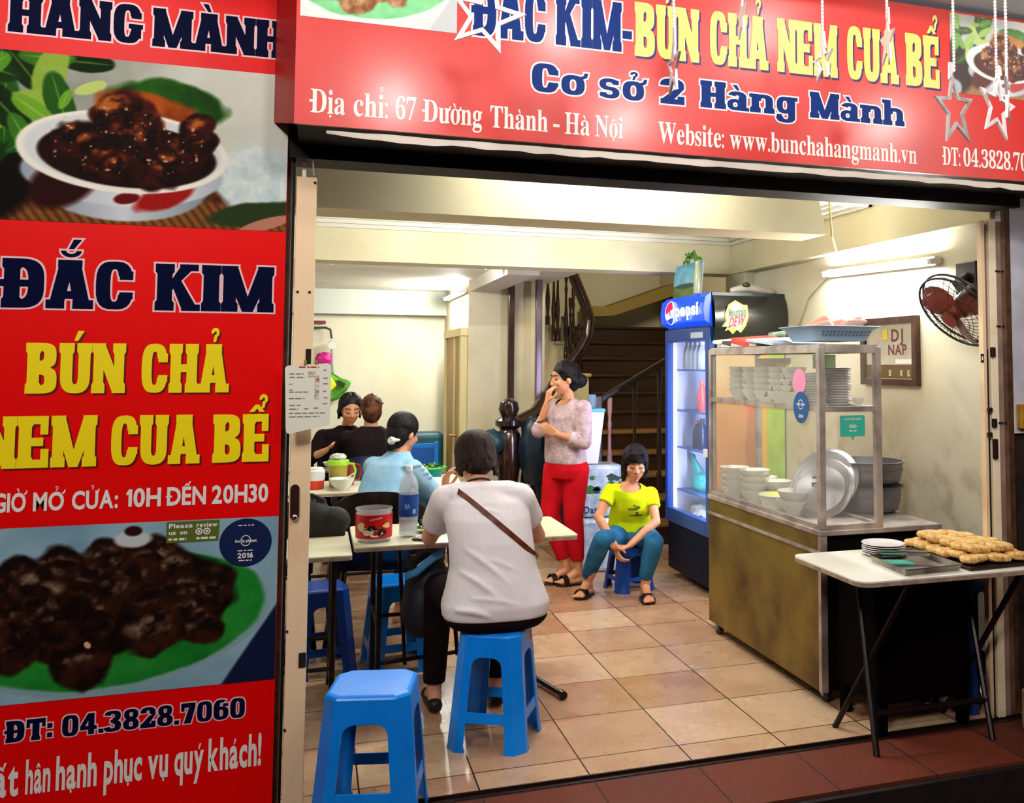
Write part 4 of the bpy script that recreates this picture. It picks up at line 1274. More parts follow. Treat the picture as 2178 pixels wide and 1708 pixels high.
t = thing('sofa', 'teal padded bench with a high back along the far wall', 'sofa', (.85, 6.0, 0))
M_tl = mat('teal_vinyl', '#1d5a62', .5, var='#123c44', scale=5)
MB().box(.45, 5.95, 0, 1.25, 6.25, .86).build('backrest', M_tl, t, bevel=.05, seg=3)
MB().box(.45, 5.5, 0, 1.25, 5.95, .42).build('seat', M_tl, t, bevel=.05, seg=3)
t = thing('basket', 'round teal tub with a bright green rim under washed herbs', 'basket', (.93, 4.42, .60))
MB().lathe([(.09, 0), (.12, .07), (.125, .07), (.12, .08), (.112, .08), (.085, .012)], (.93, 4.42, .60), 32).build('tub', mat('tub_teal', '#1aa0a8', .4), t, smooth=True)
MB().lathe([(.12, .068), (.142, .078), (.142, .088), (.115, .090)], (.93, 4.42, .60), 32, cap=False).build('rim', mat('rim_green', '#35c04a', .4), t, smooth=True)

# ------------------------------------------------------------------ on the tables
jar = thing('snack_tub', 'clear plastic tub wrapped in a red printed label on the near table', 'tub', (.276, 1.0, .735))
MB().lathe([(.072, 0), (.078, .006), (.080, .02), (.0815, .13), (.079, .138), (.079, .142), (.0835, .144), (.0835, .152), (.077, .152), (.077, .016)], (.276, 1.0, .735), 36).build('tub_body', glass_mat('clear_plastic', '#e8ecee', .25, .1), jar, smooth=True)
lb = MB().lathe([(.0818, .022), (.0832, .128)], (.276, 1.0, .735), 40, cap=False).build('label_band', mat('label_red', '#d51418', .35, var='#b80a10', scale=20), jar, smooth=True)
rng = random.Random(12)
def on_cyl(c, r, ang, z, pts, dz=0):
    return [(c[0] + r * math.cos(ang + px / r), c[1] + r * math.sin(ang + px / r), c[2] + z + pz) for px, pz in pts]
JC = (.276, 1.0, .735)
for k, (a, z, w, h, cc) in enumerate(((-2.0, .055, .026, .03, '#f0d9b0'), (-1.55, .045, .03, .026, '#f4e4c0'), (-1.2, .05, .022, .03, '#2a0c0a'), (-1.75, .07, .022, .02, '#1c0806'), (-.9, .08, .02, .02, '#f0c890'), (-2.35, .075, .02, .034, '#ead8a0'))):
    pts = [(w * math.cos(t_) * (1 + .25 * math.sin(3 * t_ + k)), h * .6 * math.sin(t_)) for t_ in np.linspace(0, 6.28, 16, endpoint=False)]
    MB().poly(on_cyl(JC, .0838 + .0003 * k, a, z, pts)).build('printed_picture', mat('jar_pic_%d' % k, cc, .4), lb)
def curve_word(text, c, r, a0, a1, z0, z1):
    m = MB(); word(m, text, 0, 1, 0, 1, 0, 'sans')
    v = [(c[0] + r * math.cos(a0 + (a1 - a0) * p[0]), c[1] + r * math.sin(a0 + (a1 - a0) * p[0]), c[2] + z0 + (z1 - z0) * p[2]) for p in m.v]
    m.v = v
    return m
tiny = MB()
for i in range(5):
    a = -1.85 + i * .14
    tiny.add(on_cyl(JC, .0836, a, .103 + .002 * i, [(0, 0), (.009, 0), (.009, .008), (0, .008)]), [(0, 1, 2, 3)])
tiny.build('label_script', mat('label_pink', '#f0a0a0', .4), lb)

bt = thing('water_bottle', 'large clear water bottle with a blue label on the near table', 'bottle', (.437, 1.06, .735))
BC = (.437, 1.06, .735)
MB().lathe([(.030, .0), (.042, .004), (.045, .02), (.043, .05), (.046, .06), (.043, .075), (.046, .09), (.046, .205), (.0445, .212), (.046, .222), (.044, .245), (.034, .275), (.019, .298), (.0145, .305), (.0145, .318), (.013, .318), (.0125, .3), (.018, .294), (.033, .27), (.042, .24), (.042, .02), (.03, .006)], BC, 32).build('bottle_body', glass_mat('bottle_plastic', '#dfe9f2', .28, .08), bt, smooth=True)
MB().lathe([(.0, .03), (.041, .03), (.0415, .085), (0, .086)], BC, 24).build('bottle_water', glass_mat('water_fill', '#cfdbe4', .35, .05), bt, smooth=True)
lb = MB().lathe([(.0466, .098), (.0466, .200)], BC, 36, cap=False).build('bottle_label', mat('label_blue', '#1050a8', .35, var='#0a3c8a', scale=12), bt, smooth=True)
curve_word('NA', BC, .0472, -2.05, -1.55, .135, .158).build('label_lettering', mat('label_pale', '#8ab4e4', .4), lb)
MB().add(on_cyl(BC, .0473, -1.25, .112, [(0, 0), (.016, 0), (.016, .02), (0, .02)]), [(0, 1, 2, 3)]).build('label_patch', mat('label_patch', '#7fb0d8', .4), lb)
MB().lathe([(.0165, .305), (.0165, .33), (.014, .333), (0, .333)], BC, 20).build('bottle_cap', mat('cap_whiteish', '#e8eef4', .4), bt, smooth=True)

ph = MB().obox((.515, .985, .742), .075, .15, .010, math.radians(-35))
single('phone', 'pale phone lying on the near table beside the grey sleeve', 'phone', ph, mat('phone_body', '#3a3634', .3), (.515, .985, .737), bevel=.004)
t = thing('herb_plate', 'plate of green herbs on the near table beside the water bottle', 'plate', (.56, 1.16, .735))
MB().lathe([(.05, 0), (.055, .004), (.085, .018), (.088, .020), (.083, .022), (.05, .008)], (.56, 1.16, .735), 28).build('dish', mat('dish_white', '#ece6dc', .3), t, smooth=True)
def leaf_heap(c, r, h, n, seed, size=.03):
    rg = np.random.default_rng(seed); mb = MB()
    for i in range(n):
        a, q = rg.random() * 6.28, math.sqrt(rg.random())
        p = np.array((c[0] + r * q * math.cos(a), c[1] + r * q * math.sin(a), c[2] + h * (1 - q * q) * rg.random()))
        d = unit(rg.normal(size=3) * np.array((1, 1, .6))); s = unit(np.cross(d, rg.normal(size=3)))
        L = size * (.6 + rg.random() * .8); up = np.cross(d, s)
        v = [p, p + d * L * .5 + s * L * .28 + up * L * .1, p + d * L, p + d * L * .5 - s * L * .28 + up * L * .1, p + d * L * .55]
        mb.cur = int(rg.integers(3))
        mb.add(v, [(0, 1, 4), (1, 2, 4), (2, 3, 4), (3, 0, 4)])
    return mb
M_lf = [mat('leaf_green', '#3c7a1e', .5), mat('leaf_light', '#9ac04a', .5), mat('leaf_dark', '#1e4a12', .5)]
h = leaf_heap((.56, 1.16, .75), .07, .07, 130, 4).build('herbs', M_lf, t); h['kind'] = 'stuff'
h = leaf_heap((.93, 4.42, .68), .10, .035, 120, 6, .035)
hb = h.build('herbs', M_lf, None, origin=(.93, 4.42, .68)); tag(hb, 'loose pile of green herbs lying in the teal tub', 'herbs', kind='stuff')

def bowl(label, c, r, h, m, group=None, cat='bowl', n=32):
    prof = [(r * .45, 0), (r * .48, .006), (r * .5, .012), (r * .78, h * .45), (r * .97, h * .93), (r, h), (r * .965, h), (r * .74, h * .48), (r * .42, .02)]
    return single('bowl', label, cat, MB().lathe(prof, c, n), m, c, group, smooth=True)
M_por = mat('white_porcelain', '#f0ece0', .25, coat=.3)
bowl('white bowl with a spoon on the middle table in front of the lime jug', (.185, 2.86, .73), .082, .075, M_por)
sp = MB().tube([(.19, 2.86, .79), (.235, 2.85, .82), (.262, 2.845, .838)], .005, 6).ellipsoid((.19, 2.86, .785), .02, .014, .005)
single('spoon', 'white spoon standing in the bowl on the middle table', 'spoon', sp, M_por, (.19, 2.86, .785), smooth=True)
jg = thing('jug', 'plastic jug with a lime green lid on the middle table', 'jug', (.165, 3.03, .73))
MB().lathe([(.05, 0), (.056, .01), (.062, .12), (.066, .15), (.062, .15), (.055, .01)], (.165, 3.03, .73), 28).build('jug_body', mat('jug_amber', '#a89a3a', .3, coat=.4), jg, smooth=True)
MB().lathe([(.069, .142), (.071, .165), (.065, .178), (0, .18)], (.165, 3.03, .73), 28).build('lid', mat('lid_lime', '#a6e02a', .35), jg, smooth=True)
MB().tube([(.225, 3.01, .885), (.26, 3.0, .88), (.275, 3.0, .84), (.265, 3.0, .79), (.225, 3.01, .765)], .008, 8).build('handle', mat('lid_lime', '#a6e02a', .35), jg, smooth=True)
pn = MB().ellipsoid((.165, 3.03, .925), .055, .045, .022)
rg = np.random.default_rng(5)
pn.v = [tuple(np.array(p) + rg.normal(size=3) * .004) for p in pn.v]
single('crumpled_tissue', 'crumpled grey white tissue lying on the lime jug lid', 'tissue', pn, mat('tissue', '#d9d5cc', .8), (.165, 3.03, .91))
mg = thing('mug', 'small dark red mug with a loop handle behind the lime jug', 'mug', (.235, 3.10, .73))
MB().lathe([(.032, 0), (.036, .005), (.038, .15), (.034, .15), (.032, .01)], (.235, 3.10, .73), 24).build('mug_body', mat('mug_red', '#8a1418', .3, coat=.4), mg, smooth=True)
MB().tube([(.27, 3.09, .87), (.30, 3.08, .865), (.312, 3.08, .82), (.30, 3.08, .77), (.27, 3.09, .765)], .008, 8).build('handle', mat('mug_red', '#8a1418', .3), mg, smooth=True)
t = thing('condiment_pot', 'white and red condiment pot at the left end of the middle table', 'pot', (.02, 2.95, .73))
MB().lathe([(.05, 0), (.055, .005), (.057, .06), (.05, .06), (.05, .01)], (.02, 2.95, .73), 28).build('pot_body', mat('pot_red', '#e03a24', .35), t, smooth=True)
MB().lathe([(.058, .058), (.062, .07), (.06, .12), (.052, .125), (.048, .14), (.02, .142)], (.02, 2.95, .73), 28).build('pot_lid', mat('pot_white', '#f0ebe4', .4), t, smooth=True)
bowl('white bowl on the back table in front of the woman in black', (.15, 4.07, .74), .075, .05, M_por)

# the diner's dark backpack with light blue edging hanging at her knees
t = thing('backpack', 'dark backpack with light blue edging beside the person in the grey shirt', 'bag', (.52, 1.02, .28))
bp = MB().ellipsoid((.53, 1.05, .47), .11, .15, .19).ellipsoid((.50, .99, .42), .10, .10, .14)
bp.build('bag_body', mat('bag_navy', '#0e1626', .6), t, smooth=True)
MB().tube([(.42, .93, .58), (.46, .90, .60), (.53, .91, .655), (.58, .95, .67)], .018, 8).build('edging', mat('bag_sky', '#4a9ad0', .5), t, smooth=True)
MB().tube([(.47, .91, .62), (.53, .92, .66), (.57, .95, .67)], .012, 8).build('pale_strap', mat('bag_pale', '#c8d4dc', .5), t, smooth=True)

# ------------------------------------------------------------------ hanging at the back left
t = thing('wall_shower_hose', 'grey pipe bend and pale hose with a round head on the far left wall', 'hose', (.2, 6.3, 1.4))
MB().tube([(-.05, 6.36, 1.905), (.10, 6.34, 1.91), (.145, 6.32, 1.89), (.16, 6.30, 1.80)], .012, 8).build('pipe', mat('pipe_dark', '#3a4a3a', .4), t, smooth=True)
MB().cyl((.165, 6.30, 1.74), (.165, 6.25, 1.73), .04, n=20).build('shower_head', M_por, t, smooth=True)
MB().tube([(.165, 6.28, 1.70), (.17, 6.27, 1.55), (.185, 6.28, 1.42), (.22, 6.29, 1.34)], .014, 8).build('hose', mat('hose_green', '#9ab09a', .5), t, smooth=True)
MB().box(-.02, 6.34, 1.95, .10, 6.39, 1.98).build('bracket', mat('bracket_red', '#6a1c14', .5), t)
rg = np.random.default_rng(8)
pb = MB().ellipsoid((.09, 6.24, 1.59), .085, .05, .07)
pb.v = [tuple(np.array(p) + rg.normal(size=3) * .006) for p in pb.v]
single('plastic_bag', 'magenta plastic bag hanging at the far left wall above the menu card', 'bag', pb, mat('bag_magenta', '#c01878', .4), (.09, 6.24, 1.66), smooth=True)
t = thing('plastic_bag', 'translucent green and yellow plastic bag hanging right of the menu card', 'bag', (.22, 6.2, 1.45))
gb = MB().prism([(.09, 6.2, 1.50), (.16, 6.22, 1.46), (.27, 6.2, 1.40), (.36, 6.18, 1.37), (.33, 6.2, 1.30), (.28, 6.2, 1.22), (.20, 6.2, 1.17), (.11, 6.2, 1.18)], (0, .08, 0))
gb.build('bag_green', mat('bag_leaf', '#5aa02a', .4, var='#3a7a1a', scale=9), t, bevel=.03, seg=3)
MB().prism([(.09, 6.16, 1.44), (.16, 6.16, 1.42), (.22, 6.16, 1.33), (.16, 6.16, 1.27), (.09, 6.16, 1.26)], (0, .05, 0)).build('bag_yellow', mat('bag_yellow', '#e8e020', .4), t, bevel=.02, seg=3)
MB().prism([(.22, 6.15, 1.39), (.30, 6.15, 1.35), (.28, 6.15, 1.31), (.24, 6.15, 1.34)], (0, .04, 0)).build('bag_dark', mat('bag_black', '#141a10', .5), t)

# things by the newel: black stacked hats / dark bag
t = thing('dark_bag', 'dark blue plastic sack hanging beside the newel post', 'bag', (1.72, 3.95, .4))
rg = np.random.default_rng(18)
b2 = MB().ellipsoid((1.70, 3.92, .85), .12, .09, .28)
b2.v = [tuple(np.array(p) + rg.normal(size=3) * .008) for p in b2.v]
b2.build('sack', mat('sack_navy', '#0c1c2c', .35), t, smooth=True)
b2 = MB().ellipsoid((1.36, 3.95, .92), .11, .08, .10)
b2.v = [tuple(np.array(p) + rg.normal(size=3) * .006) for p in b2.v]
single('dark_bag', 'teal black plastic bag hanging left of the newel post', 'bag', b2, mat('sack_teal', '#16343c', .35), (1.36, 3.95, .9), smooth=True)

single('stone_block', 'pale rough stone block at the far right edge of the doorstep', 'stone', MB().box(2.90, -.26, 0, 3.3, -.14, .17), mat('pale_stone', '#b89a78', .8, var='#8a6a4c', scale=14, bump=.4), (3.1, -.2, 0), bevel=.01)

rg = np.random.default_rng(55)
bb = MB().ellipsoid((-.02, 1.31, .80), .13, .055, .085).ellipsoid((.10, 1.31, .785), .085, .05, .07).ellipsoid((-.14, 1.31, .79), .10, .05, .075).box(-.22, 1.275, .7155, .16, 1.345, .77)
bb.tube([(-.10, 1.31, .86), (-.08, 1.31, .90), (.0, 1.31, .915), (.06, 1.31, .885), (.07, 1.31, .84)], .012, 8)
remesh(bb, 'shoulder_bag', mat('bag_black_cloth', '#0d0708', .7, bump=.4, bscale=30), None, .008, 3)
tag(bpy.data.objects['shoulder_bag'], 'black shoulder bag slumped on the far edge of the narrow cream table', 'bag')
# ------------------------------------------------------------------ glass food cart on castors
CX0, CX1, CY0, CY1 = 2.215, 2.55, .33, 1.59
cart = thing('food_cart', 'stainless steel food cart with a glass cabinet on castors at the right', 'cart', (2.4, .95, 0))
M_st2 = mat('steel_panel', '#94803f', .42, .7, var='#55431c', scale=3.2, detail=9, contrast=(.3, .62), bump=.04, bscale=50)
M_fr = mat('steel_frame', '#cdc1ba', .38, .55, var='#9c8e88', scale=9)
CXB = 2.86
MB().box(CX0, CY0, .065, CX0 + .02, CY1, .765).build('side_panel', M_st2, cart)
MB().box(CX0 + .02, CY0 + .005, .065, CXB, CY0 + .025, .74).build('front_panel', mat('dark_steel', '#0c0504', .7, spec=.1), cart)
MB().box(CXB - .02, CY0 + .025, .065, CXB, CY1, .765).build('side_panel', M_st2, cart)
MB().box(CX0 + .02, CY1 - .02, .065, CXB - .02, CY1, .765).build('back_panel', M_st2, cart)
MB().box(CX0 + .02, CY0 + .025, .10, CXB - .02, CY1 - .02, .12).build('base_shelf', M_st2, cart)
MB().box(CX0 - .006, CY0 - .008, .765, CXB + .01, CY1 + .01, .79).build('counter', M_fr, cart, bevel=.004)
MB().box(CX0 - .008, CY0, .68, CX0 - .001, CY1, .695).build('side_trim', M_fr, cart)
for y in (CY0, ): MB().box(CX0 - .004, y - .004, .065, CX0 + .03, y + .02, .765).build('corner_post', M_fr, cart)
w = .032
for x in (CX0, CX1 - w):
    for y in (CY0, CY1 - w):
        MB().box(x, y, .79, x + w, y + w, 1.635).build('corner_post', M_fr, cart, bevel=.003)
for z0, z1 in ((1.605, 1.637), (1.33, 1.355), (.79, .812)):
    for x in (CX0 + .002, CX1 - w + .002): MB().box(x, CY0 + w, z0, x + w - .008, CY1 - w, z1).build('rail', M_fr, cart)
    for y in (CY0 + .002, CY1 - w + .002): MB().box(CX0 + w, y, z0, CX1 - w, y + w - .008, z1).build('rail', M_fr, cart)
MB().box(CX0 + .01, CY0 + .01, 1.637, CX1 - .01, CY1 - .01, 1.645).build('roof', M_fr, cart)
M_gl = glass_mat('cart_glass', '#d8d8ca', .15, .06)
M_gl2 = glass_mat('clear_glass', '#e8e8e0', .08, .03)
MB().box(CX0 + .024, CY0 + w, 1.338, CX1 - w, CY1 - w, 1.346).build('glass_shelf', glass_mat('shelf_glass', '#d0d8d0', .35, .05), cart)
for z0, z1 in ((.812, 1.33), (1.355, 1.605)):
    MB().box(CX0 + .010, CY0 + w, z0, CX0 + .014, CY1 - w, z1).build('glass_pane', M_gl, cart)
    MB().box(CX0 + w, CY0 + .010, z0, CX1 - w, CY0 + .014, z1).build('glass_pane', M_gl2, cart)
for x, y in ((CX0 + .03, CY1 - .08), (CX0 + .06, CY0 + .07), (CXB - .05, CY0 + .07), (CXB - .05, CY1 - .08)):
    wh = MB().cyl((x - .012, y, .033), (x + .012, y, .033), .033, n=20).build('castor', mat('castor_rubber', '#20140e', .6), cart, smooth=True)
    MB().bar((x, y + .012, .03), (x, y, .075), .034, .02).cyl((x - .019, y, .033), (x + .019, y, .033), .008, n=10).build('castor_fork', M_fr, wh)
# stickers on the panes
def disc(parent, name, m, P, n=36):
    return MB().poly([P(t) for t in np.linspace(0, 2 * math.pi, n, endpoint=False)]).build(name, m, parent)
disc(cart, 'pink_sticker', mat('sticker_pink', '#ee8fb4', .4), lambda t: (CX0 + .008, .528 + .062 * math.cos(t), 1.470 + .060 * math.sin(t)))
ns = disc(cart, 'navy_sticker', mat('sticker_sea', '#12508a', .4), lambda t: (CX0 + .0, .50 + .073 * math.cos(t), 1.345 + .076 * math.sin(t)))
mbs = MB()
word(mbs, 'lonely', -.038, -.002, .010, .022, 0, 'sans'); word(mbs, 'planet', .003, .040, .010, .022, 0, 'sans'); word(mbs, '2016', -.022, .022, -.048, -.034, 0, 'sans')
a = [(.024 * math.cos(t), 0, .014 + .024 * math.sin(t)) for t in np.linspace(0, 6.28, 30)]
c = [(.020 * math.cos(t), 0, .014 + .020 * math.sin(t)) for t in np.linspace(0, 6.28, 30)]
mbs.rings([a, c], False)
mbs.v = [(CX0 - .0015, .50 - p[0], 1.345 + p[2]) for p in mbs.v]
mbs.build('sticker_lettering', M_wht, ns)
tl = MB().prism([(x, CY0 + .008, z) for x, z in [(2.332, 1.215), (2.385, 1.215), (2.395, 1.195), (2.405, 1.215), (2.457, 1.215), (2.461, 1.22), (2.461, 1.308), (2.457, 1.313), (2.332, 1.313), (2.328, 1.308), (2.328, 1.22)]], (0, .0008, 0)).build('speech_bubble_sticker', mat('sticker_teal', '#3cc0a8', .4), cart)
for x in (2.386, 2.405):
    m2 = MB()
    for r0, r1 in ((.0105, .006), (.003, 0)):
        m2.rings([[(x + r * math.cos(t), CY0 + .0065, 1.262 + .8 * r * math.sin(t)) for t in np.linspace(0, 6.28, 18)] for r in (r0, r1)], False)
    m2.build('owl_eye_mark', M_wht, tl)
m2 = MB()
word(m2, 'LOVE US?', 2.352, 2.442, 1.292, 1.301, CY0 + .0065, 'sans')
m2.build('bubble_lettering', M_wht, tl)
tiny_text(tl, 'bubble_small_print', [(2.375, 2.42, 1.238)], M_wht, CY0 + .0065, random.Random(6), .006)

# stacked plates on the upper shelf
M_plate = mat('plate_white', '#ece6e4', .25, coat=.2)
def plate_mb(c, r):
    return MB().lathe([(r * .55, 0), (r * .58, .003), (r * .96, .011), (r, .0125), (r * .985, .0145), (r * .6, .007), (r * .5, .006)], c, 30)
base = (2.475, .60, 1.347)
pl0 = single('plate', 'white plate in the tall stack on the upper shelf of the food cart', 'plate', plate_mb(base, .072), M_plate, base, 'plates in the tall stack in the cart', smooth=True)
for k in range(1, 23):
    dup(pl0, (base[0] + random.uniform(-.0015, .0015), base[1] + random.uniform(-.0015, .0015), base[2] + .0079 * k))
base2 = (2.335, .60, 1.347)
pl1 = dup(pl0, base2, label='white plate in the stack nearest the side pane, upper shelf of the food cart', group='plates in the side stack in the cart')
for k in range(1, 20): dup(pl1, (base2[0] + random.uniform(-.0015, .0015), base2[1], base2[2] + .0079 * k))
# flowered bowls nested in leaning columns along the upper shelf
M_flr = mat('flowered_porcelain', '#e4ded0', .3, var='#9a1c20', scale=26, detail=1, contrast=(.30, .33))
first = None
for ci, y in enumerate((.83, .99, 1.15, 1.31, 1.46)):
    for k in range(5):
        c = (2.36 + .01 * (ci % 2), y, 1.347 + .032 * k)
        if first is None:
            r = .068
            prof = [(r * .45, 0), (r * .5, .01), (r * .8, .03), (r, .062), (r * .96, .062), (r * .74, .032), (r * .42, .014)]
            first = single('flowered_bowl', 'white bowl with red flowers nested in a column on the upper cart shelf', 'bowl', MB().lathe(prof, c, 24), M_flr, c, 'flowered bowls on the upper shelf of the cart', smooth=True)
        else:
            dup(first, c, rotz=random.uniform(0, 6))
bx = single('paper_box', 'yellow topped paper carton between the flowered bowls in the food cart', 'box', MB().box(2.46, 1.10, 1.347, 2.50, 1.20, 1.555), mat('carton_yellow', '#e8d890', .5), (2.48, 1.15, 1.347))
bn = thing('cola_panel', 'faded red panel with white script inside the upper cart pane', 'panel', (2.505, 1.35, 1.36))
MB().box(2.50, 1.12, 1.40, 2.506, 1.55, 1.585).build('panel_sheet', mat('faded_red', '#d8b0a0', .5, var='#c88878', scale=4), bn)
gp = thing('green_card', 'green card with red marks behind the stacked plates in the food cart', 'card', (2.50, .62, 1.357))
MB().box(2.40, .70, 1.53, 2.53, .705, 1.60).build('card_sheet', mat('card_green', '#6a9a58', .5, var='#b05040', scale=20, contrast=(.3, .4)), gp)
cupm = bowl('small white cup beside the tall plate stack in the food cart', (2.505, .46, 1.347), .03, .045, M_por, cat='cup')
# lower level of the cabinet
r0 = bowl('white bowl in the nested heap at the far end of the lower cart shelf', (2.30, 1.42, .79), .085, .07, M_por, 'white bowls heaped in the cart')
for k, (x, y, z) in enumerate([(2.30, 1.42, .825), (2.30, 1.42, .86), (2.30, 1.42, .895), (2.33, 1.22, .79), (2.33, 1.22, .83), (2.33, 1.22, .865), (2.33, 1.22, .90), (2.45, 1.36, .79), (2.45, 1.36, .84), (2.44, 1.18, .79), (2.44, 1.18, .84)]):
    dup(r0, (x, y, z), random.uniform(0, 6))
tubs = thing('food_tub', 'white plastic tub of pale yellow food with a spoon in the cart', 'tub', (2.33, .98, .79))
MB().lathe([(.07, 0), (.085, .07), (.092, .072), (.086, .078), (.066, .01)], (2.33, .98, .79), 28).build('tub_body', mat('milky_plastic', '#e9e8d0', .35), tubs, smooth=True)
MB().lathe([(0, .05), (.079, .052), (.07, .068), (.03, .082), (0, .085)], (2.33, .98, .79), 24).build('tub_food', mat('pale_noodles', '#dcd860', .6, bump=.5, bscale=90), tubs, smooth=True)
bowl('wide white bowl in the cart nearest the leaning lids', (2.34, .78, .79), .10, .075, M_por)
bowl('wide white bowl nested on the one nearest the leaning lids', (2.345, .785, .835), .10, .075, M_por)
# leaning pot lids
M_alu = mat('aluminium', '#b2aeb0', .42, .9, var='#8e8a8e', scale=5)
M_alu2 = mat('dull_aluminium', '#8a8890', .45, .9, var='#6e6c76', scale=4)
def lid(label, c, r, nrm):
    nrm = unit(nrm)
    t = thing('pot_lid', label, 'lid', tuple(np.array(c) - np.array((0, 0, r * .95))), group=None)
    prof = [(0, .0), (r * .3, .0), (r * .55, -.012), (r * .85, -.022), (r * .9, -.034), (r, -.036), (r, -.032), (r * .9, -.028), (r * .84, -.016), (r * .55, -.007), (0, .005)]
    prof = [(q, z * 1.9) for q, z in prof]
    mb = MB()
    a, b, d = frame(nrm)
    rings = []
    n = 40
    tt = np.linspace(0, 2 * math.pi, n, endpoint=False)
    for q, z in prof:
        rings.append([np.array(c) + d * z + max(q, .0005) * (a * math.cos(x) + b * math.sin(x)) for x in tt])
    mb.rings(rings, False)
    mb.build('lid_dome', M_alu, t, smooth=True)
    k = np.array(c)
    MB().tube([k - a * .03, k - a * .025 + d * .025, k + a * .025 + d * .025, k + a * .03], .006, 8).build('lid_handle', mat('lid_knob', '#3a2a24', .4), t, smooth=True)
    return t
lid('large aluminium pot lid leaning in the cart, frontmost of the three', (2.40, .66, .945), .150, (-.62, -.52, .55))
lid('large aluminium pot lid leaning in the cart, middle of the three', (2.43, .70, .970), .165, (-.66, -.45, .52))
lid('large aluminium pot lid leaning in the cart, rearmost of the three', (2.46, .75, .985), .185, (-.70, -.42, .5))
def big_pot(label, c, r, h):
    t = thing('steel_pot', label, 'pot', c)
    MB().lathe([(r * .80, 0), (r * .9, .015), (r * .97, h * .5), (r * .99, h * .9), (r * 1.05, h * .96), (r * 1.06, h), (r * 1.0, h), (r * .95, h * .5), (r * .8, .02)], c, 48).build('pot_body', M_alu2, t, smooth=True)
    MB().lathe([(r * .985, h * .62), (r * 1.01, h * .64), (r * .985, h * .66)], c, 48, cap=False).build('pot_ridge', M_alu, t, smooth=True)
    return t
big_pot('aluminium pot behind the cart glass, lower of the two stacked', (2.76, .80, .79), .185, .135)
big_pot('aluminium pot behind the cart glass, upper of the two stacked', (2.765, .80, .93), .19, .12)
single('cart_board', 'shallow metal tray on the front edge of the cart counter under the glass', 'tray', MB().box(2.27, .34, .7905, 2.54, .60, .80), M_fr, (2.4, .45, .7905))

# ------------------------------------------------------------------ on top of the cart
pp = thing('newspaper_bundle', 'folded white papers with a red printed cover on top of the cart', 'papers', (2.36, 1.2, 1.645))
MB().prism([(2.24, 1.02, 1.648), (2.54, 1.0, 1.648), (2.54, 1.50, 1.648), (2.24, 1.52, 1.648)], (0, 0, .02)).build('paper_sheet', mat('paper_grey', '#cfcac2', .7), pp)
MB().prism([(2.235, 1.10, 1.669), (2.50, 1.08, 1.675), (2.50, 1.33, 1.72), (2.235, 1.32, 1.70)], (0, 0, -.03)).build('red_cover', mat('paper_red', '#e24a38', .5, var='#c83020', scale=18), pp, bevel=.006)
MB().prism([(2.238, 1.33, 1.67), (2.48, 1.33, 1.68), (2.48, 1.45, 1.70), (2.238, 1.45, 1.685)], (0, 0, -.02)).build('purple_cover', mat('paper_purple', '#3a1830', .5), pp, bevel=.005)
MB().prism([(2.24, .83, 1.648), (2.54, .81, 1.648), (2.50, 1.09, 1.69), (2.22, 1.10, 1.675)], (0, 0, .012)).build('paper_sheet', mat('paper_pale', '#c9d2dc', .6), pp)
MB().prism([(2.23, 1.46, 1.66), (2.40, 1.44, 1.66), (2.40, 1.56, 1.69), (2.23, 1.57, 1.67)], (0, 0, .02)).build('paper_crumple', mat('paper_white', '#ece8e2', .7), pp, bevel=.008)
bk = thing('plastic_basket', 'pale blue plastic basket holding pink gloves on top of the cart', 'basket', (2.42, .62, 1.66))
M_bsk = mat('basket_blue', '#9fc0de', .4)
b = MB()
bx0, bx1, by0, by1 = 2.26, 2.62, .44, .80
def bring(z, s):
    return [(x, y, z) for x, y in rounded_rect(bx0 + .04 - s, by0 + .04 - s, bx1 - .04 + s, by1 - .04 + s, .04)]
b.rings([bring(1.665, 0), bring(1.722, .03), bring(1.735, .055), bring(1.738, .05), bring(1.722, .025), bring(1.67, -.005)], False)
b.poly(bring(1.665, 0))
b.build('basket_body', M_bsk, bk, smooth=True)
hl = MB()
for row, zz in enumerate((1.69, 1.705)):
    for i in range(13):
        x = bx0 + .05 + i * .021
        hl.box(x, by0 + .018 - row * .008, zz, x + .009, by0 + .022 - row * .008, zz + .006)
hl.build('basket_holes', mat('hole_dark', '#4a545e', .6), bk)
gl = MB()
for i, (x, y, a) in enumerate(((2.36, .60, .3), (2.45, .62, .1), (2.52, .58, -.2), (2.40, .68, .5))):
    gl.rcone((x - .06, y, 1.72), .022, (x + .07, y + .04 * a, 1.745 + .01 * i), .028)
for i in range(5):
    gl.rcone((2.52, .56 + .02 * i, 1.76), .013, (2.60 + .006 * (i % 3), .53 + .025 * i, 1.775 - .006 * abs(i - 2)), .010)
remesh(gl, 'pink_gloves', mat('rubber_pink', '#e0a090', .5), None, .006, 3)
go = bpy.data.objects['pink_gloves']
tag(go, 'crumpled pink rubber gloves lying in the pale blue basket', 'gloves')
cl = MB().prism([(2.30, .80, 1.69), (2.42, .80, 1.69), (2.44, .96, 1.72), (2.28, .96, 1.70)], (0, 0, .018))
single('paper_scrap', 'small torn blue paper stuck low on the right wall beside the post', 'paper', MB().prism([(3.0785, .12, .93), (3.0785, .20, .945), (3.0785, .19, .985), (3.0785, .15, 1.0), (3.0785, .12, .975)], (-.002, 0, 0)), mat('scrap_blue', '#6fa0d0', .6), (3.078, .16, .93))
single('green_wrapper', 'pale green and yellow wrapper beside the blue basket on the cart', 'wrapper', cl, mat('wrapper', '#b8c48a', .5, var='#3a6a7a', scale=25), (2.36, .88, 1.69), bevel=.006)

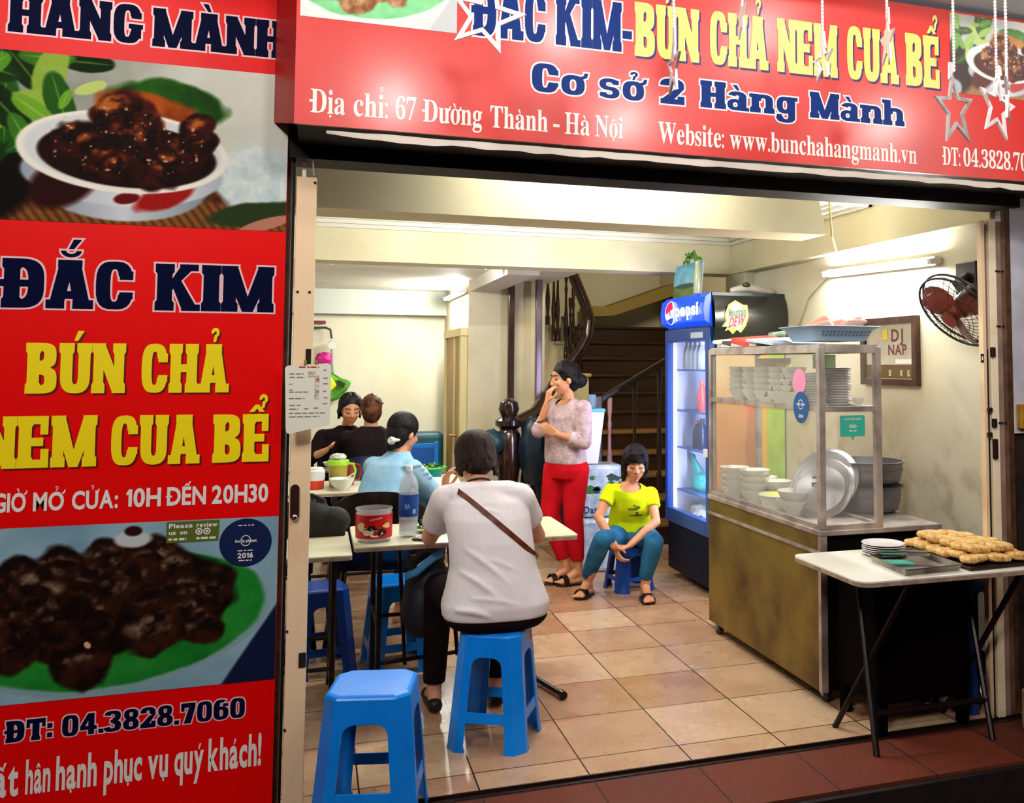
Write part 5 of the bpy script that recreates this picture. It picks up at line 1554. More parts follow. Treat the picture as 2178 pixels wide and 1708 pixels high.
# ------------------------------------------------------------------ drinks fridge
FX0, FX1, FY0, FY1 = 2.50, 3.07, 2.235, 3.04
fz = thing('drinks_fridge', 'tall blue glass-door drinks fridge with a lit blue header beside the cart', 'fridge', (2.8, 2.64, 0))
M_fb = mat('fridge_blue', '#0d3f8e', .35, coat=.3)
M_fb2 = mat('fridge_edge_blue', '#1a6aa8', .35)
M_in = mat('fridge_lining', '#dfe4fa', .4)
FT = 1.80
MB().box(FX0 + .05, FY0, .06, FX1, FY0 + .04, FT).build('side_wall', mat('fridge_navy', '#02061c', .45, spec=.15), fz)
MB().box(FX0 + .05, FY1 - .04, .06, FX1, FY1, FT).build('side_wall', M_in, fz)
MB().box(FX1 - .04, FY0 + .04, .06, FX1, FY1 - .04, FT).build('back_wall', M_in, fz)
MB().box(FX0 + .05, FY0 + .04, .06, FX1 - .04, FY1 - .04, .42).build('plinth', mat('fridge_navy', '#02061c', .45, spec=.15), fz)
MB().box(FX0 + .05, FY0 + .04, FT - .06, FX1 - .04, FY1 - .04, FT).build('top_wall', M_fb, fz)
MB().box(FX0 + .02, FY0 + .02, .06, FX0 + .05, FY1 - .02, .40).build('kick_panel', mat('fridge_navy', '#02061c', .45, spec=.15), fz)
dr = MB().box(FX0, FY0, .40, FX0 + .05, FY0 + .055, FT).box(FX0, FY1 - .05, .40, FX0 + .05, FY1, FT).box(FX0, FY0 + .055, FT - .09, FX0 + .05, FY1 - .05, FT).box(FX0, FY0 + .055, .40, FX0 + .05, FY1 - .05, .50)
dr = dr.build('door', M_fb, fz, bevel=.006)
MB().box(FX0 + .02, FY0 + .055, .50, FX0 + .026, FY1 - .05, FT - .09).build('door_glass', glass_mat('fridge_glass', '#cfe0f4', .10, .03), dr)
MB().box(FX0 - .025, FY0 + .01, .93, FX0, FY0 + .04, .985).build('door_handle', mat('handle_white', '#e8e8ea', .4), dr, bevel=.005)
MB().box(FX0 - .002, FY0 + .09, FT - .07, FX0 + .0, FY0 + .30, FT - .03).build('door_sticker', mat('door_sticker', '#c8d4e4', .4), dr)
for z in (.62, .93, 1.20, 1.50):
    MB().box(FX0 + .08, FY0 + .045, z, FX1 - .05, FY1 - .045, z + .012).build('shelf', mat('shelf_blue', '#3a6ab0', .4), fz)
MB().box(FX0 + .065, FY0 + .05, .46, FX0 + .08, FY0 + .056, FT - .1).build('inner_lamp', mat('fridge_lamp', '#ffffff', .4, emit='#d4daff', es=150), fz)
# lit header
hz0, hz1 = 1.815, 2.035
hd = MB()
sec = [(FX0 + .03, hz0), (FX0 - .025, hz0 + .03), (FX0 - .035, (hz0 + hz1) / 2), (FX0 - .02, hz1 - .03), (FX0 + .02, hz1)]
n = len(sec)
hd.add([(x, FY0 + .0, z) for x, z in sec] + [(x, FY1, z) for x, z in sec], [(i, i + 1, n + i + 1, n + i) for i in range(n - 1)] + [tuple(range(n)), tuple(range(n, 2 * n))])
hdr = hd.build('lit_header', mat('header_blue', '#0a38d0', .3, emit='#0a38e0', es=.9), fz)
MB().box(FX0 + .03, FY0, hz0 - .015, FX1, FY1, hz1).build('header_box', mat('header_dark', '#101a2c', .35), fz)
def on_header(mb, yc, scale, zc):
    out = []
    for x, _, z in mb.v:
        zz = zc + z
        t = (zz - hz0) / (hz1 - hz0)
        xs = FX0 - .037 + .05 * (2 * t - 1) ** 2 * .55
        out.append((xs - .009 + (_ * .0), yc - x, zz))
    mb.v = out
    return mb
E_w = mat('header_white', '#ffffff', .4, emit='#f4f6ff', es=2.0)
E_r = mat('header_red', '#e0143c', .4, emit='#e0143c', es=.9)
E_b = mat('header_deep', '#0a2a9a', .4, emit='#0a2a9a', es=.8)
def arcpoly(r, a0, a1, yo=0, n=16):
    return [(r * math.cos(a), 0, r * math.sin(a)) for a in np.linspace(a0, a1, n)]
g = MB(); g.poly([(x * .086, 0, z * .086) for x, _, z in arcpoly(1, 0, 2 * math.pi, n=40)[:-1]])
g.v = [(x, 0, z) for x, _, z in g.v]
on_header(g, FY1 - .21, 1, 1.922).build('globe_ring', E_w, hdr)
def dpt(o, d):
    for v_ in o.data.vertices: v_.co.x -= d
g = MB(); g.poly(arcpoly(.076, math.radians(15), math.radians(195)))
q = on_header(g, FY1 - .21, 1, 1.928).build('globe_red', E_r, hdr); dpt(q, .002)
g = MB(); g.poly(arcpoly(.076, math.radians(215), math.radians(340)))
q = on_header(g, FY1 - .21, 1, 1.915).build('globe_blue', E_b, hdr); dpt(q, .002)
g = MB(); word(g, 'pepsi', .025, .44, -.03, .055, 0, 'sans')
q = on_header(g, FY1 - .30, 1, 1.92).build('header_lettering', E_w, hdr); dpt(q, .003)
# dark advertising panel on the street side of the fridge top
pn = MB()
sec = [(FY0 - .02, 1.70), (FY0 - .045, 1.78), (FY0 - .05, 1.87), (FY0 - .035, 1.96), (FY0 + .01, 2.03), (FY0 + .08, 2.04)]
n = len(sec)
pn.add([(FX0 + .03, y, z) for y, z in sec] + [(FX1, y, z) for y, z in sec], [(i, i + 1, n + i + 1, n + i) for i in range(n - 1)])
adp = pn.build('side_advert', mat('advert_black', '#1a1a1c', .22, coat=.5), fz, smooth=True)
def on_adv(mb, x0, z0):
    mb.v = [(x0 + x, FY0 - .0535 + y, z0 + z) for x, y, z in mb.v]
    return mb
g = MB()
g.prism([(.0, 0, -.03), (.03, 0, .01), (.02, 0, .05), (.05, 0, .12), (.10, 0, .15), (.16, 0, .12), (.19, 0, .12), (.20, 0, .04), (.18, 0, -.02), (.14, 0, -.07), (.11, 0, -.05), (.08, 0, -.08), (.05, 0, -.05), (.02, 0, -.06), (.04, 0, -.03)], (0, .001, 0))
lg = on_adv(g, 2.575, 1.83).build('logo_patch', mat('logo_lime', '#c8d46a', .4), adp)
g = MB()
g.prism([(.02, -.002, -.025), (.045, -.002, .01), (.035, -.002, .05), (.06, -.002, .11), (.10, -.002, .135), (.16, -.002, .105), (.18, -.002, .105), (.185, -.002, .04), (.165, -.002, -.01), (.13, -.002, -.05), (.06, -.002, -.03)], (0, .001, 0))
on_adv(g, 2.575, 1.83).build('logo_field', mat('logo_pale', '#e4e6d8', .4), lg)
g = MB(); word(g, 'Mountain', .05, .175, .035, .09, -.003, 'sans')
for i, v_ in enumerate(g.v): g.v[i] = (v_[0], v_[1], v_[2] + (v_[0] - .05) * .12)
on_adv(g, 2.575, 1.83).build('logo_lettering', mat('logo_green', '#6a8a6a', .4), lg)

g = MB(); word(g, 'DEW', .055, .17, -.035, .028, -.003, 'sans')
for i, v_ in enumerate(g.v): g.v[i] = (v_[0] + v_[2] * .25, v_[1], v_[2] + (v_[0] - .05) * .18)
on_adv(g, 2.575, 1.83).build('logo_lettering', mat('logo_red', '#d84a5a', .4), lg)

cv = Canvas(80, 110, .5, 17)
cv.c[:] = cv.mixn('#d9a06a', '#a8622c', cv.noise(3) * .6 + (1 - cv.V) * .6)
cv.put(cv.half(0, 1, .78, .2), cv.mixn('#e4d2a8', '#c89a60', cv.noise(5)))
cv.put(cv.half(1, 0, .36, .05), cv.mixn('#6a9a2a', '#c8d84a', cv.noise(7)))
cv.put(cv.half(1, 0, .33, .03) * (1 - cv.half(1, 0, .37, .03)), '#e0b030')
cv.put(cv.ell(.265, .72, .05, .10, 0, .2), '#e4604a')
cv.put(cv.ell(.265, .50, .055, .22, 0, .2) * .7, '#9a5a24')
cv.put(cv.ell(.27, .80, .03, .03, 0, .2), '#f0c8b0')
q = print_grid(cv, 'side_print', fz, 2.555, .30, 3.068, 1.66, FY0 - .002)
q['label'] = 'orange and green printed advert on the fridge side'
# inside the fridge
def drink(label, c, r, h, colour, capc, group=None):
    t = thing('drink_bottle', label, 'bottle', c, group=group)
    MB().lathe([(r * .9, 0), (r, .006), (r, h * .6), (r * .45, h * .85), (r * .42, h * .92), (0, h * .92)], c, 16).build('bottle_body', mat('drink_' + colour[1:], colour, .25), t, smooth=True)
    MB().lathe([(r * .48, h * .90), (r * .48, h), (0, h)], c, 12).build('bottle_cap', mat('drinkcap_' + capc[1:], capc, .4), t, smooth=True)
    return t
d0 = drink('clear water bottle on the top shelf of the fridge', (2.66, 2.70, 1.512), .035, .20, '#c4d0dc', '#e8eef4', 'water bottles on the top fridge shelf')
for y in (2.78, 2.86, 2.94): dup(d0, (2.66, y, 1.512))
drink('red drink bottle on the second shelf of the fridge', (2.64, 2.66, 1.212), .035, .22, '#d04a44', '#e0605a')
drink('dark drink bottle on the third fridge shelf nearest the hinge', (2.64, 2.66, .942), .035, .22, '#1a1c3a', '#2a2a4a')
drink('dark drink bottle on the third fridge shelf beside the nearest one', (2.64, 2.75, .942), .035, .20, '#2a2438', '#b05a4a')
rg = np.random.default_rng(31)
gb = MB().ellipsoid((2.68, 2.76, .70), .08, .12, .07).rcone((2.68, 2.80, .75), .04, (2.66, 2.90, .88), .008)
gb.v = [tuple(np.array(p) + rg.normal(size=3) * .006) for p in gb.v]
single('vegetable_bag', 'teal green plastic bag on the fourth shelf of the fridge', 'bag', gb, mat('bag_seagreen', '#3ab0a8', .4), (2.68, 2.76, .632), smooth=True)
gb = MB().ellipsoid((2.68, 2.74, .485), .09, .12, .06)
gb.v = [tuple(np.array(p) + rg.normal(size=3) * .006) for p in gb.v]
single('vegetable_bag', 'pale clear plastic bag at the bottom of the fridge', 'bag', gb, mat('bag_pale_clear', '#b8c0b8', .4), (2.68, 2.74, .425), smooth=True)

# on top of the fridge
pc = thing('landscape_card', 'propped picture of blue sky over green fields on top of the fridge', 'picture', (2.62, 2.7, 2.035))
cv = Canvas(60, 60, 1.0, 3)
cv.c[:] = cv.mixn('#3a9ac0', '#bfe0e8', cv.noise(3) * 1.2 - cv.V * .4 + .2)
cv.put(cv.ell(.5, .1, .9, .32, 0, .1, .2), cv.mixn('#5a6a3a', '#8aa05a', cv.noise(8)))
cv.put(cv.ell(.4, .33, .4, .07, 0, .3, .6), '#4a5a4a')
mb = MB().prism([(2.53, 2.95, 2.036), (2.56, 2.50, 2.036), (2.58, 2.50, 2.28), (2.55, 2.95, 2.275)], (.008, 0, 0))
mb.build('card_board', mat('card_back', '#d8e0e0', .6), pc)
def quad_print(cv, name, parent, P):
    o = print_grid(cv, name, parent, 0, 0, 1, 1, 0)
    ny, nx = cv.ny, cv.nx
    P = [np.array(p, float) for p in P]
    v = []
    for w_ in np.linspace(0, 1, ny):
        for u_ in np.linspace(0, 1, nx):
            v.append((P[0] * (1 - u_) + P[1] * u_) * (1 - w_) + (P[3] * (1 - u_) + P[2] * u_) * w_)
    v = to_local(parent, np.array(v))
    o.data.vertices.foreach_set('co', v.ravel()); o.data.update()
    return o
quad_print(cv, 'card_print', pc, [(2.5285, 2.95, 2.036), (2.5585, 2.50, 2.036), (2.5785, 2.50, 2.28), (2.5485, 2.95, 2.275)])
vs = thing('bamboo_vase', 'narrow bottle vase holding a green bamboo sprig on top of the fridge', 'vase', (2.50, 2.45, 2.036))
MB().lathe([(.026, 0), (.028, .01), (.027, .15), (.018, .19), (.018, .225), (.014, .225), (.022, .15)], (2.505, 2.43, 2.036), 20).build('vase_body', mat('vase_glass', '#b0b89a', .2, coat=.5), vs, smooth=True)
MB().tube([(2.505, 2.43, 2.2), (2.50, 2.45, 2.30), (2.495, 2.47, 2.33)], .012, 8).build('stem', M_lf[0], vs, smooth=True)
leaf_heap((2.49, 2.50, 2.29), .05, .05, 22, 3, .05).build('leaf_tuft', M_lf, vs)
ir = thing('clothes_iron', 'white and dark appliance lying on top of the fridge near the wall', 'appliance', (2.86, 2.40, 2.036))
i0 = MB().rcone((2.74, 2.36, 2.06), .022, (2.86, 2.36, 2.085), .034).rcone((2.86, 2.36, 2.085), .034, (2.98, 2.36, 2.062), .024).rcone((2.98, 2.36, 2.062), .024, (3.04, 2.36, 2.055), .018)
i0.build('appliance_body', mat('appliance_white', '#d8d2c8', .4), ir, smooth=True)
MB().ellipsoid((2.83, 2.325, 2.10), .03, .012, .018).build('dark_window', mat('appliance_dark', '#4a3428', .4), ir, smooth=True)

# ------------------------------------------------------------------ framed picture and wall fan
fr = thing('framed_picture', 'dark framed certificate with brown lettering on the right wall', 'picture', (3.06, .95, 1.44))
y0, y1, z0, z1 = .745, 1.27, 1.435, 1.815
M_fw = mat('frame_wood', '#4a2a18', .4, var='#2c160c', scale=14)
for a_ in ((y0, z0, y1, z0 + .035), (y0, z1 - .035, y1, z1), (y0, z0 + .035, y0 + .035, z1 - .035), (y1 - .035, z0 + .035, y1, z1 - .035)):
    MB().box(3.045, a_[0], a_[1], 3.078, a_[2], a_[3]).build('frame_bar', M_fw, fr)
pp_ = MB().box(3.066, y0 + .034, z0 + .034, 3.076, y1 - .034, z1 - .034).build('picture_sheet', mat('sheet_grey', '#c9c4b4', .4, var='#b0a894', scale=5), fr)
def on_wall(mb, yr, x=3.0655):
    mb.v = [(x - .0 + p[1], yr - p[0], p[2]) for p in mb.v]
    return mb
g = MB(); word(g, 'DJ', .13, .24, 1.68, 1.745, 0, 'sans'); word(g, 'NAP', .10, .27, 1.605, 1.66, 0, 'sans')
on_wall(g, 1.12).build('picture_lettering', mat('lettering_brown', '#6a3428', .5), pp_)
MB().box(3.063, 1.02, 1.69, 3.065, 1.07, 1.75).build('yellow_patch', mat('patch_yellow', '#d8c040', .5), pp_)
MB().box(3.063, .80, 1.555, 3.065, .95, 1.58).build('white_patch', mat('patch_white', '#e8e4d8', .5), pp_)
MB().box(3.063, .78, 1.475, 3.065, 1.23, 1.55).build('dark_band', mat('band_brown', '#5a4620', .5), pp_)
for y in (.82, .885, .99):
    MB().box(3.061, y, 1.487, 3.0625, y + .022, 1.52).build('small_portrait', mat('portrait_pale', '#d8d0b0', .5, var='#6a5a3a', scale=90), pp_)

fan = thing('wall_fan', 'black wall fan with a brown blade tilted down at the right post', 'fan', (2.95, .24, 1.70))
fc, fn = np.array((2.905, .23, 1.80)), unit((-.82, -.06, -.70))
fa, fb_, fd = frame(fn, (0, 1, 0))
M_fan = mat('fan_black', '#1a100e', .4)
def circ(r, d, n=48):
    return [fc + fd * d + r * (fa * math.cos(t) + fb_ * math.sin(t)) for t in np.linspace(0, 2 * math.pi, n, endpoint=False)]
cg = MB()
cg.tube(circ(.205, 0), .006, 6, True).tube(circ(.205, -.03), .006, 6, True)
for r, d in ((.15, .035), (.10, .048), (.055, .052)): cg.tube(circ(r, d, 32), .0018, 5, True)
cgo = cg.build('cage_ring', M_fan, fan, smooth=True)
wr = MB()
for k in range(36):
    t = 2 * math.pi * k / 36
    u = fa * math.cos(t) + fb_ * math.sin(t)
    wr.tube([fc + u * .04 + fd * .055, fc + u * .12 + fd * .045, fc + u * .18 + fd * .022, fc + u * .205], .0016, 4)
    if k % 2 == 0: wr.tube([fc + u * .205 - fd * .03, fc + u * .15 - fd * .07, fc + u * .06 - fd * .08], .0016, 4)
o = wr.build('cage_wires', M_fan, fan)
MB().cyl(fc + fd * .05, fc + fd * .062, .042, n=24).build('cage_badge', mat('fan_badge', '#7a2a14', .4), fan, smooth=True)
M_bl = mat('fan_blade', '#8a3218', .35, coat=.3)
for k in range(3):
    t0 = 2 * math.pi * k / 3 + .6
    bl = MB()
    rings = []
    for s in np.linspace(0, 1, 8):
        r = .03 + .155 * s
        wdt = (.028 + .045 * math.sin(math.pi * min(s * .75 + .1, 1)))
        t = t0 + .25 * s
        u = fa * math.cos(t) + fb_ * math.sin(t); v_ = np.cross(fd, u)
        tw = .5 - .2 * s
        e = v_ * math.cos(tw) + fd * math.sin(tw)
        q = fc + u * r
        nn = np.cross(u, e)
        rings.append([q + e * wdt, q + nn * .002, q - e * wdt, q - nn * .002])
    bl.rings(rings)
    bl.build('blade', M_bl, fan, smooth=True)
MB().cyl(fc - fd * .02, fc + fd * .03, .032, n=20).build('hub', mat('fan_hub', '#a03a18', .35), fan, smooth=True)
MB().rcone(fc - fd * .05, .055, fc - fd * .15, .05, n=20).build('motor', M_fan, fan, smooth=True)
MB().tube([fc - fd * .12, np.array((2.99, .32, 1.95)), np.array((3.06, .34, 1.98))], .03, 10).build('wall_arm', M_fan, fan, smooth=True)
MB().box(3.05, .27, 1.90, 3.079, .42, 2.06).build('wall_plate', M_fan, fan, bevel=.006)

# ------------------------------------------------------------------ on the serving table
TZ = .72
base = (2.375, .075, TZ)
s0 = single('serving_plate', 'white side plate in the short stack on the serving table', 'plate', plate_mb(base, .092), M_plate, base, 'stacked side plates on the serving table', smooth=True)
for k in range(1, 6): dup(s0, (base[0] + random.uniform(-.004, .004), base[1] + random.uniform(-.004, .004), TZ + .0085 * k))
tr = thing('utensil_tray', 'shallow steel tray with tongs and green handles on the serving table', 'tray', (2.38, -.12, TZ))
c4 = [np.array(p) for p in ((2.245, -.01), (2.215, -.305), (2.50, -.285), (2.51, .07))]
cen = sum(c4) / 4
def tray_ring(s, z):
    return [tuple(cen + (p - cen) * s) + (z,) for p in c4]
tb_ = MB()
tb_.rings([tray_ring(.93, TZ + .001), tray_ring(.98, TZ + .026), tray_ring(1.0, TZ + .028), tray_ring(1.0, TZ + .025), tray_ring(.97, TZ + .022), tray_ring(.92, TZ + .004)], False)
tb_.poly(tray_ring(.93, TZ + .001)); tb_.poly(tray_ring(.92, TZ + .004))
tb_.build('tray_body', mat('tray_steel', '#a8a09a', .3, .9, var='#5a4c44', scale=8), tr)
M_gh = mat('handle_green', '#2aa08a', .4)
for k in range(4):
    y = -.07 - .022 * k
    nm = 'cutlery'
    t = thing('cutlery', 'green-handled cutlery lying in the steel tray on the serving table', 'cutlery', (2.30, y, TZ + .008), group='green-handled cutlery in the tray')
    MB().bar((2.255, y + .01, TZ + .012), (2.365, y - .03, TZ + .012), .010, .008).build('handle', M_gh, t, bevel=.002)
    MB().bar((2.365, y - .03, TZ + .012), (2.45, y - .06, TZ + .010), .012, .003).build('blade', mat('cutlery_steel', '#c8c4c0', .2, 1.0), t)
tg = MB().bar((2.30, .0, TZ + .03), (2.48, -.10, TZ + .03), .02, .006).bar((2.30, .01, TZ + .038), (2.49, -.07, TZ + .036), .02, .006)
single('tongs', 'steel tongs lying across the tray on the serving table', 'tongs', tg, mat('cutlery_steel', '#c8c4c0', .2, 1.0), (2.39, -.05, TZ + .026))
ft = thing('food_tray', 'dark flat tray under the fried rolls on the serving table', 'tray', (2.68, -.03, TZ))
MB().prism([(2.525, -.305, TZ + .001), (2.865, -.285, TZ + .001), (2.87, .19, TZ + .001), (2.53, .19, TZ + .001)], (0, 0, .014)).build('tray_body', mat('tray_dark', '#2c1c14', .4, .4), ft, bevel=.004)
M_fry = mat('fried_crust', '#f4c878', .6, var='#c87c34', scale=34, detail=6, contrast=(.34, .52), bump=1.0, bscale=140)
def roll_mesh(seed):
    rg = np.random.default_rng(seed)
    mb = MB()
    rings = []
    for s in np.linspace(-1, 1, 13):
        q = (1 - abs(s) ** 6) ** .5 if abs(s) < 1 else .4
        ring = []
        for t in np.linspace(0, 2 * math.pi, 18, endpoint=False):
            ca, sa = math.cos(t), math.sin(t)
            ring.append((s * .060, math.copysign(abs(ca) ** .6, ca) * .040 * q * (1 + rg.normal() * .05), math.copysign(abs(sa) ** .7, sa) * .016 * q * (1 + rg.normal() * .08) + rg.normal() * .001))
        rings.append(ring)
    return mb.rings(rings)
protos = []
n = 0
spots = []
for layer, z in ((0, TZ + .034), (1, TZ + .066)):
    for i in range(6 if layer == 0 else 5):
        for j in range(3 if layer == 0 else 2):
            x = 2.59 + j * .110 + (.05 if layer else 0) + random.uniform(-.008, .008)
            y = -.245 + i * .078 + (.045 if layer else 0) + random.uniform(-.006, .006)
            spots.append((x, y, z + random.uniform(-.002, .003)))
for n, (x, y, z) in enumerate(spots):
    if n < 3:
        o = single('fried_roll', 'golden fried crab roll in the pile on the dark tray', 'food', roll_mesh(n), M_fry, (0, 0, 0), 'fried rolls on the serving table', smooth=True, auto=False)
        md = o.modifiers.new('s', 'SUBSURF'); md.levels = md.render_levels = 1
        protos.append(o)
    else:
        o = dup(protos[n % 3])
    o.location = (x, y, z); o.rotation_euler = (random.uniform(-.1, .1), random.uniform(-.12, .12), random.uniform(-.25, .25) + .1)

# ------------------------------------------------------------------ water packs behind the standing woman
wp = thing('water_pack', 'shrink-wrapped pack of water bottles with green leaves and blue lettering', 'pack', (2.05, 3.35, .40))
M_wrap = mat('shrink_wrap', '#d4dce2', .3, var='#8fa4b0', scale=9, coat=.4, bump=.4, bscale=30)
pk = MB().box(1.93, 3.25, .40, 2.24, 3.52, .79)
pk.build('wrapped_body', M_wrap, wp, bevel=.03, seg=3)
g = MB(); word(g, 'Dasani', 1.935, 2.11, .435, .485, 3.247, 'sans')
g.build('pack_lettering', mat('pack_navy', '#1a2a6a', .5), wp)
rg = np.random.default_rng(77)
for k in range(9):
    x, z, r = 1.95 + rg.random() * .25, .53 + rg.random() * .22, .02 + rg.random() * .025
    MB().poly([(x + r * math.cos(t) * (1 + .3 * math.sin(5 * t)), 3.2475, z + .8 * r * math.sin(t)) for t in np.linspace(0, 6.28, 18, endpoint=False)]).build('printed_leaf', mat('pack_leaf_%d' % (k % 2), ('#2a6a2a', '#12301a')[k % 2], .5), wp)
single('water_pack', 'lower shrink-wrapped water pack standing on the floor behind the seated woman', 'pack', MB().box(1.92, 3.22, 0, 2.26, 3.54, .395), M_wrap, (2.09, 3.38, 0), bevel=.03)
wb = thing('white_crate', 'tall white tapered box with a teal rim standing on the water packs', 'box', (2.02, 3.38, .795))
MB().prism([(1.945, 3.30, .795), (2.06, 3.30, .795), (2.11, 3.30, 1.185), (1.945, 3.30, 1.19)], (0, .16, 0)).build('box_body', mat('box_white', '#f4f2f8', .4), wb, bevel=.006)
MB().box(1.94, 3.295, 1.186, 2.115, 3.465, 1.21).build('box_rim', mat('rim_teal', '#6ac8d8', .4), wb, bevel=.004)
single('glass_jar', 'clear blue tinted glass standing on the tall white box', 'glass', MB().lathe([(.026, 0), (.032, .005), (.034, .09), (.030, .105), (.026, .105), (.029, .01)], (2.03, 3.38, 1.21), 20), glass_mat('blue_glass', '#a8c0dc', .45, .05), (2.03, 3.38, 1.21), smooth=True)
single('glass_jar', 'short clear glass beside the taller one on the white box', 'glass', MB().lathe([(.022, 0), (.026, .04), (.022, .04), (.02, .006)], (1.965, 3.38, 1.21), 20), glass_mat('blue_glass', '#a8c0dc', .45, .05), (1.965, 3.38, 1.21), smooth=True)
# ------------------------------------------------------------------ people
from mathutils.bvhtree import BVHTree
def skin_mat(name, c, v):
    m = mat(name, c, .5, var=v, scale=14, contrast=(.3, .6))
    m.node_tree.nodes['Principled BSDF'].inputs['Subsurface Weight'].default_value = .06
    m.node_tree.nodes['Principled BSDF'].inputs['Subsurface Radius'].default_value = (.02, .008, .004)
    return m
M_skin = skin_mat('skin_warm', '#d99a70', '#c88058')
M_skin2 = skin_mat('skin_pinkish', '#e0a488', '#cf8a6c')
V = lambda *p: np.array(p, float)
def rot_about(v, axis, a):
    axis = unit(axis)
    return v * math.cos(a) + np.cross(axis, v) * math.sin(a) + axis * np.dot(axis, v) * (1 - math.cos(a))
def hand(mb, wrist, d, n, thumb_side, s=1.0, curl=(.35, .5, .4), each=(0, .05, .1, .2)):
    """palm plus four separate fingers and a thumb; d: wrist to knuckles, n: the way the palm faces"""
    wrist, d = np.asarray(wrist, float), unit(d)
    n = unit(np.asarray(n, float) - d * np.dot(n, d))
    w = np.cross(d, n) * thumb_side          # towards the thumb
    kn = wrist + d * .082 * s
    for k, q in enumerate((.030, .010, -.010, -.029)):
        mb.rcone(wrist + w * q * .62 * s + d * .012 * s, .0135 * s, kn + w * q * s, .0115 * s, 10)
        L = (.040, .044, .041, .033)[k] * s
        p = kn + w * q * s
        dd = rot_about(d, w, 0) + w * q * 1.6
        r = (.0088, .0090, .0086, .0076)[k] * s
        ang = 0
        for j in range(3):
            ang += curl[j] + each[k] * .6
            u = unit(dd) * math.cos(ang) + n * math.sin(ang)
            e = p + u * L * (1, .68, .52)[j]
            mb.rcone(p, r * (1, .93, .86)[j], e, r * (.93, .86, .74)[j], 8)
            p = e
    t0 = wrist + w * .022 * s + d * .022 * s
    t1 = t0 + unit(w * .8 + d * .55 + n * .35) * .038 * s
    t2 = t1 + unit(w * .25 + d * .9 + n * .45) * .030 * s
    t3 = t2 + unit(-w * .05 + d * .9 + n * .6) * .024 * s
    mb.rcone(t0, .0135 * s, t1, .0105 * s, 10).rcone(t1, .0105 * s, t2, .0095 * s, 8).rcone(t2, .0095 * s, t3, .0080 * s, 8)
def arm(mb, sh, el, wr, s=1.0):
    sh, el, wr = V(*sh), V(*el), V(*wr)
    mb.rcone(sh, .046 * s, el, .037 * s)
    m = el * .7 + wr * .3
    mb.rcone(el, .037 * s, m, .038 * s).rcone(m, .038 * s, wr, .025 * s)
def leg(mb, hip, kn, an, s=1.0):
    hip, kn, an = V(*hip), V(*kn), V(*an)
    mb.rcone(hip, .078 * s, kn, .052 * s)
    m = kn * .68 + an * .32 + unit(np.cross(np.cross(an - kn, kn - hip), an - kn)) * -.008
    mb.rcone(kn, .052 * s, m, .053 * s).rcone(m, .053 * s, an, .034 * s)
def foot(mb, an, d, s=1.0):
    an, d = V(*an), unit(d)
    sd = np.cross(d, (0, 0, 1))
    g = V(an[0], an[1], .022 * s + max(an[2] - .085, 0))
    heel, ball = g - d * .035 * s, g + d * .125 * s
    mb.rcone(an, .034 * s, heel, .026 * s).rcone(an, .034 * s, ball, .024 * s).rcone(heel, .027 * s, ball + sd * .01, .024 * s).rcone(heel, .025 * s, ball - sd * .015, .022 * s)
    for k, q in enumerate((.030, .013, -.002, -.016, -.028)):
        mb.rcone(ball + sd * q * s, .011 * s, ball + sd * q * 1.1 * s + d * (.045 - .007 * k) * s, .009 * s, 8)
def head_shape(mb, c, f, up, s=1.0, ears=True):
    c = np.asarray(c, float)
    f = unit(f); sd = unit(np.cross(f, up)); up = np.cross(sd, f)
    R = np.stack([sd, f, up], 1)
    P = lambda x, y, z: c + (sd * x + f * y + up * z) * s
    mb.ellipsoid(P(0, -.012, .022), .073 * s, .090 * s, .088 * s, R, 24, 16)
    mb.ellipsoid(P(0, .022, -.020), .062 * s, .066 * s, .082 * s, R, 24, 16)
    mb.ellipsoid(P(0, .040, -.070), .038 * s, .042 * s, .036 * s, R)
    mb.ellipsoid(P(0, .066, -.095), .020 * s, .018 * s, .016 * s, R)
    for q in (-1, 1):
        mb.ellipsoid(P(q * .036, .056, -.022), .024 * s, .026 * s, .022 * s, R)
        if ears:
            mb.ellipsoid(P(q * .072, -.008, -.012), .010 * s, .018 * s, .030 * s, R)
    mb.rcone(P(0, .082, .012), .007 * s, P(0, .100, -.022), .0115 * s, 10)
    for q in (-1, 1): mb.ellipsoid(P(q * .011, .092, -.026), .008 * s, .009 * s, .007 * s, R)
    mb.ellipsoid(P(0, .080, -.056), .022 * s, .012 * s, .008 * s, R)
    return P, R
def face_marks(root, P, R, s, body, closed=True, lip='#b8564e', brow='#1c100c'):
    M_l = mat('lip_' + lip[1:], lip, .4); M_b = mat('brow_' + brow[1:], brow, .6)
    for z, nm in ((-.051, 'upper_lip'), (-.061, 'lower_lip')):
        mb = MB().tube([P(-.021, .084, z - .002), P(-.010, .0925, z + .001), P(0, .0945, z), P(.010, .0925, z + .001), P(.021, .084, z - .002)], .0045 * s, 8)
        mb.build(nm, M_l, root, smooth=True)
    for q in (-1, 1):
        MB().tube([P(q * .014, .083, .030), P(q * .030, .078, .036), P(q * .048, .062, .031)], .0036 * s, 6).build('eyebrow', M_b, root, smooth=True)
        if closed:
            MB().tube([P(q * .016, .083, .006), P(q * .030, .0845, .001), P(q * .046, .071, .005)], .0033 * s, 6).build('closed_eyelid', M_b, root, smooth=True)
        else:
            MB().ellipsoid(P(q * .031, .070, .006), .014 * s, .008 * s, .006 * s, R).build('eye', mat('eye_dark', '#1a100c', .2), root, smooth=True)
M_hair = mat('hair_black', '#0c0605', .55, spec=.25, var='#070303', scale=50, bump=.5, bscale=80, stretch=(1, 1, .2))
M_hair2 = mat('hair_brown', '#2c130a', .6, spec=.2, var='#120705', scale=50, bump=.5, bscale=80, stretch=(1, 1, .2))
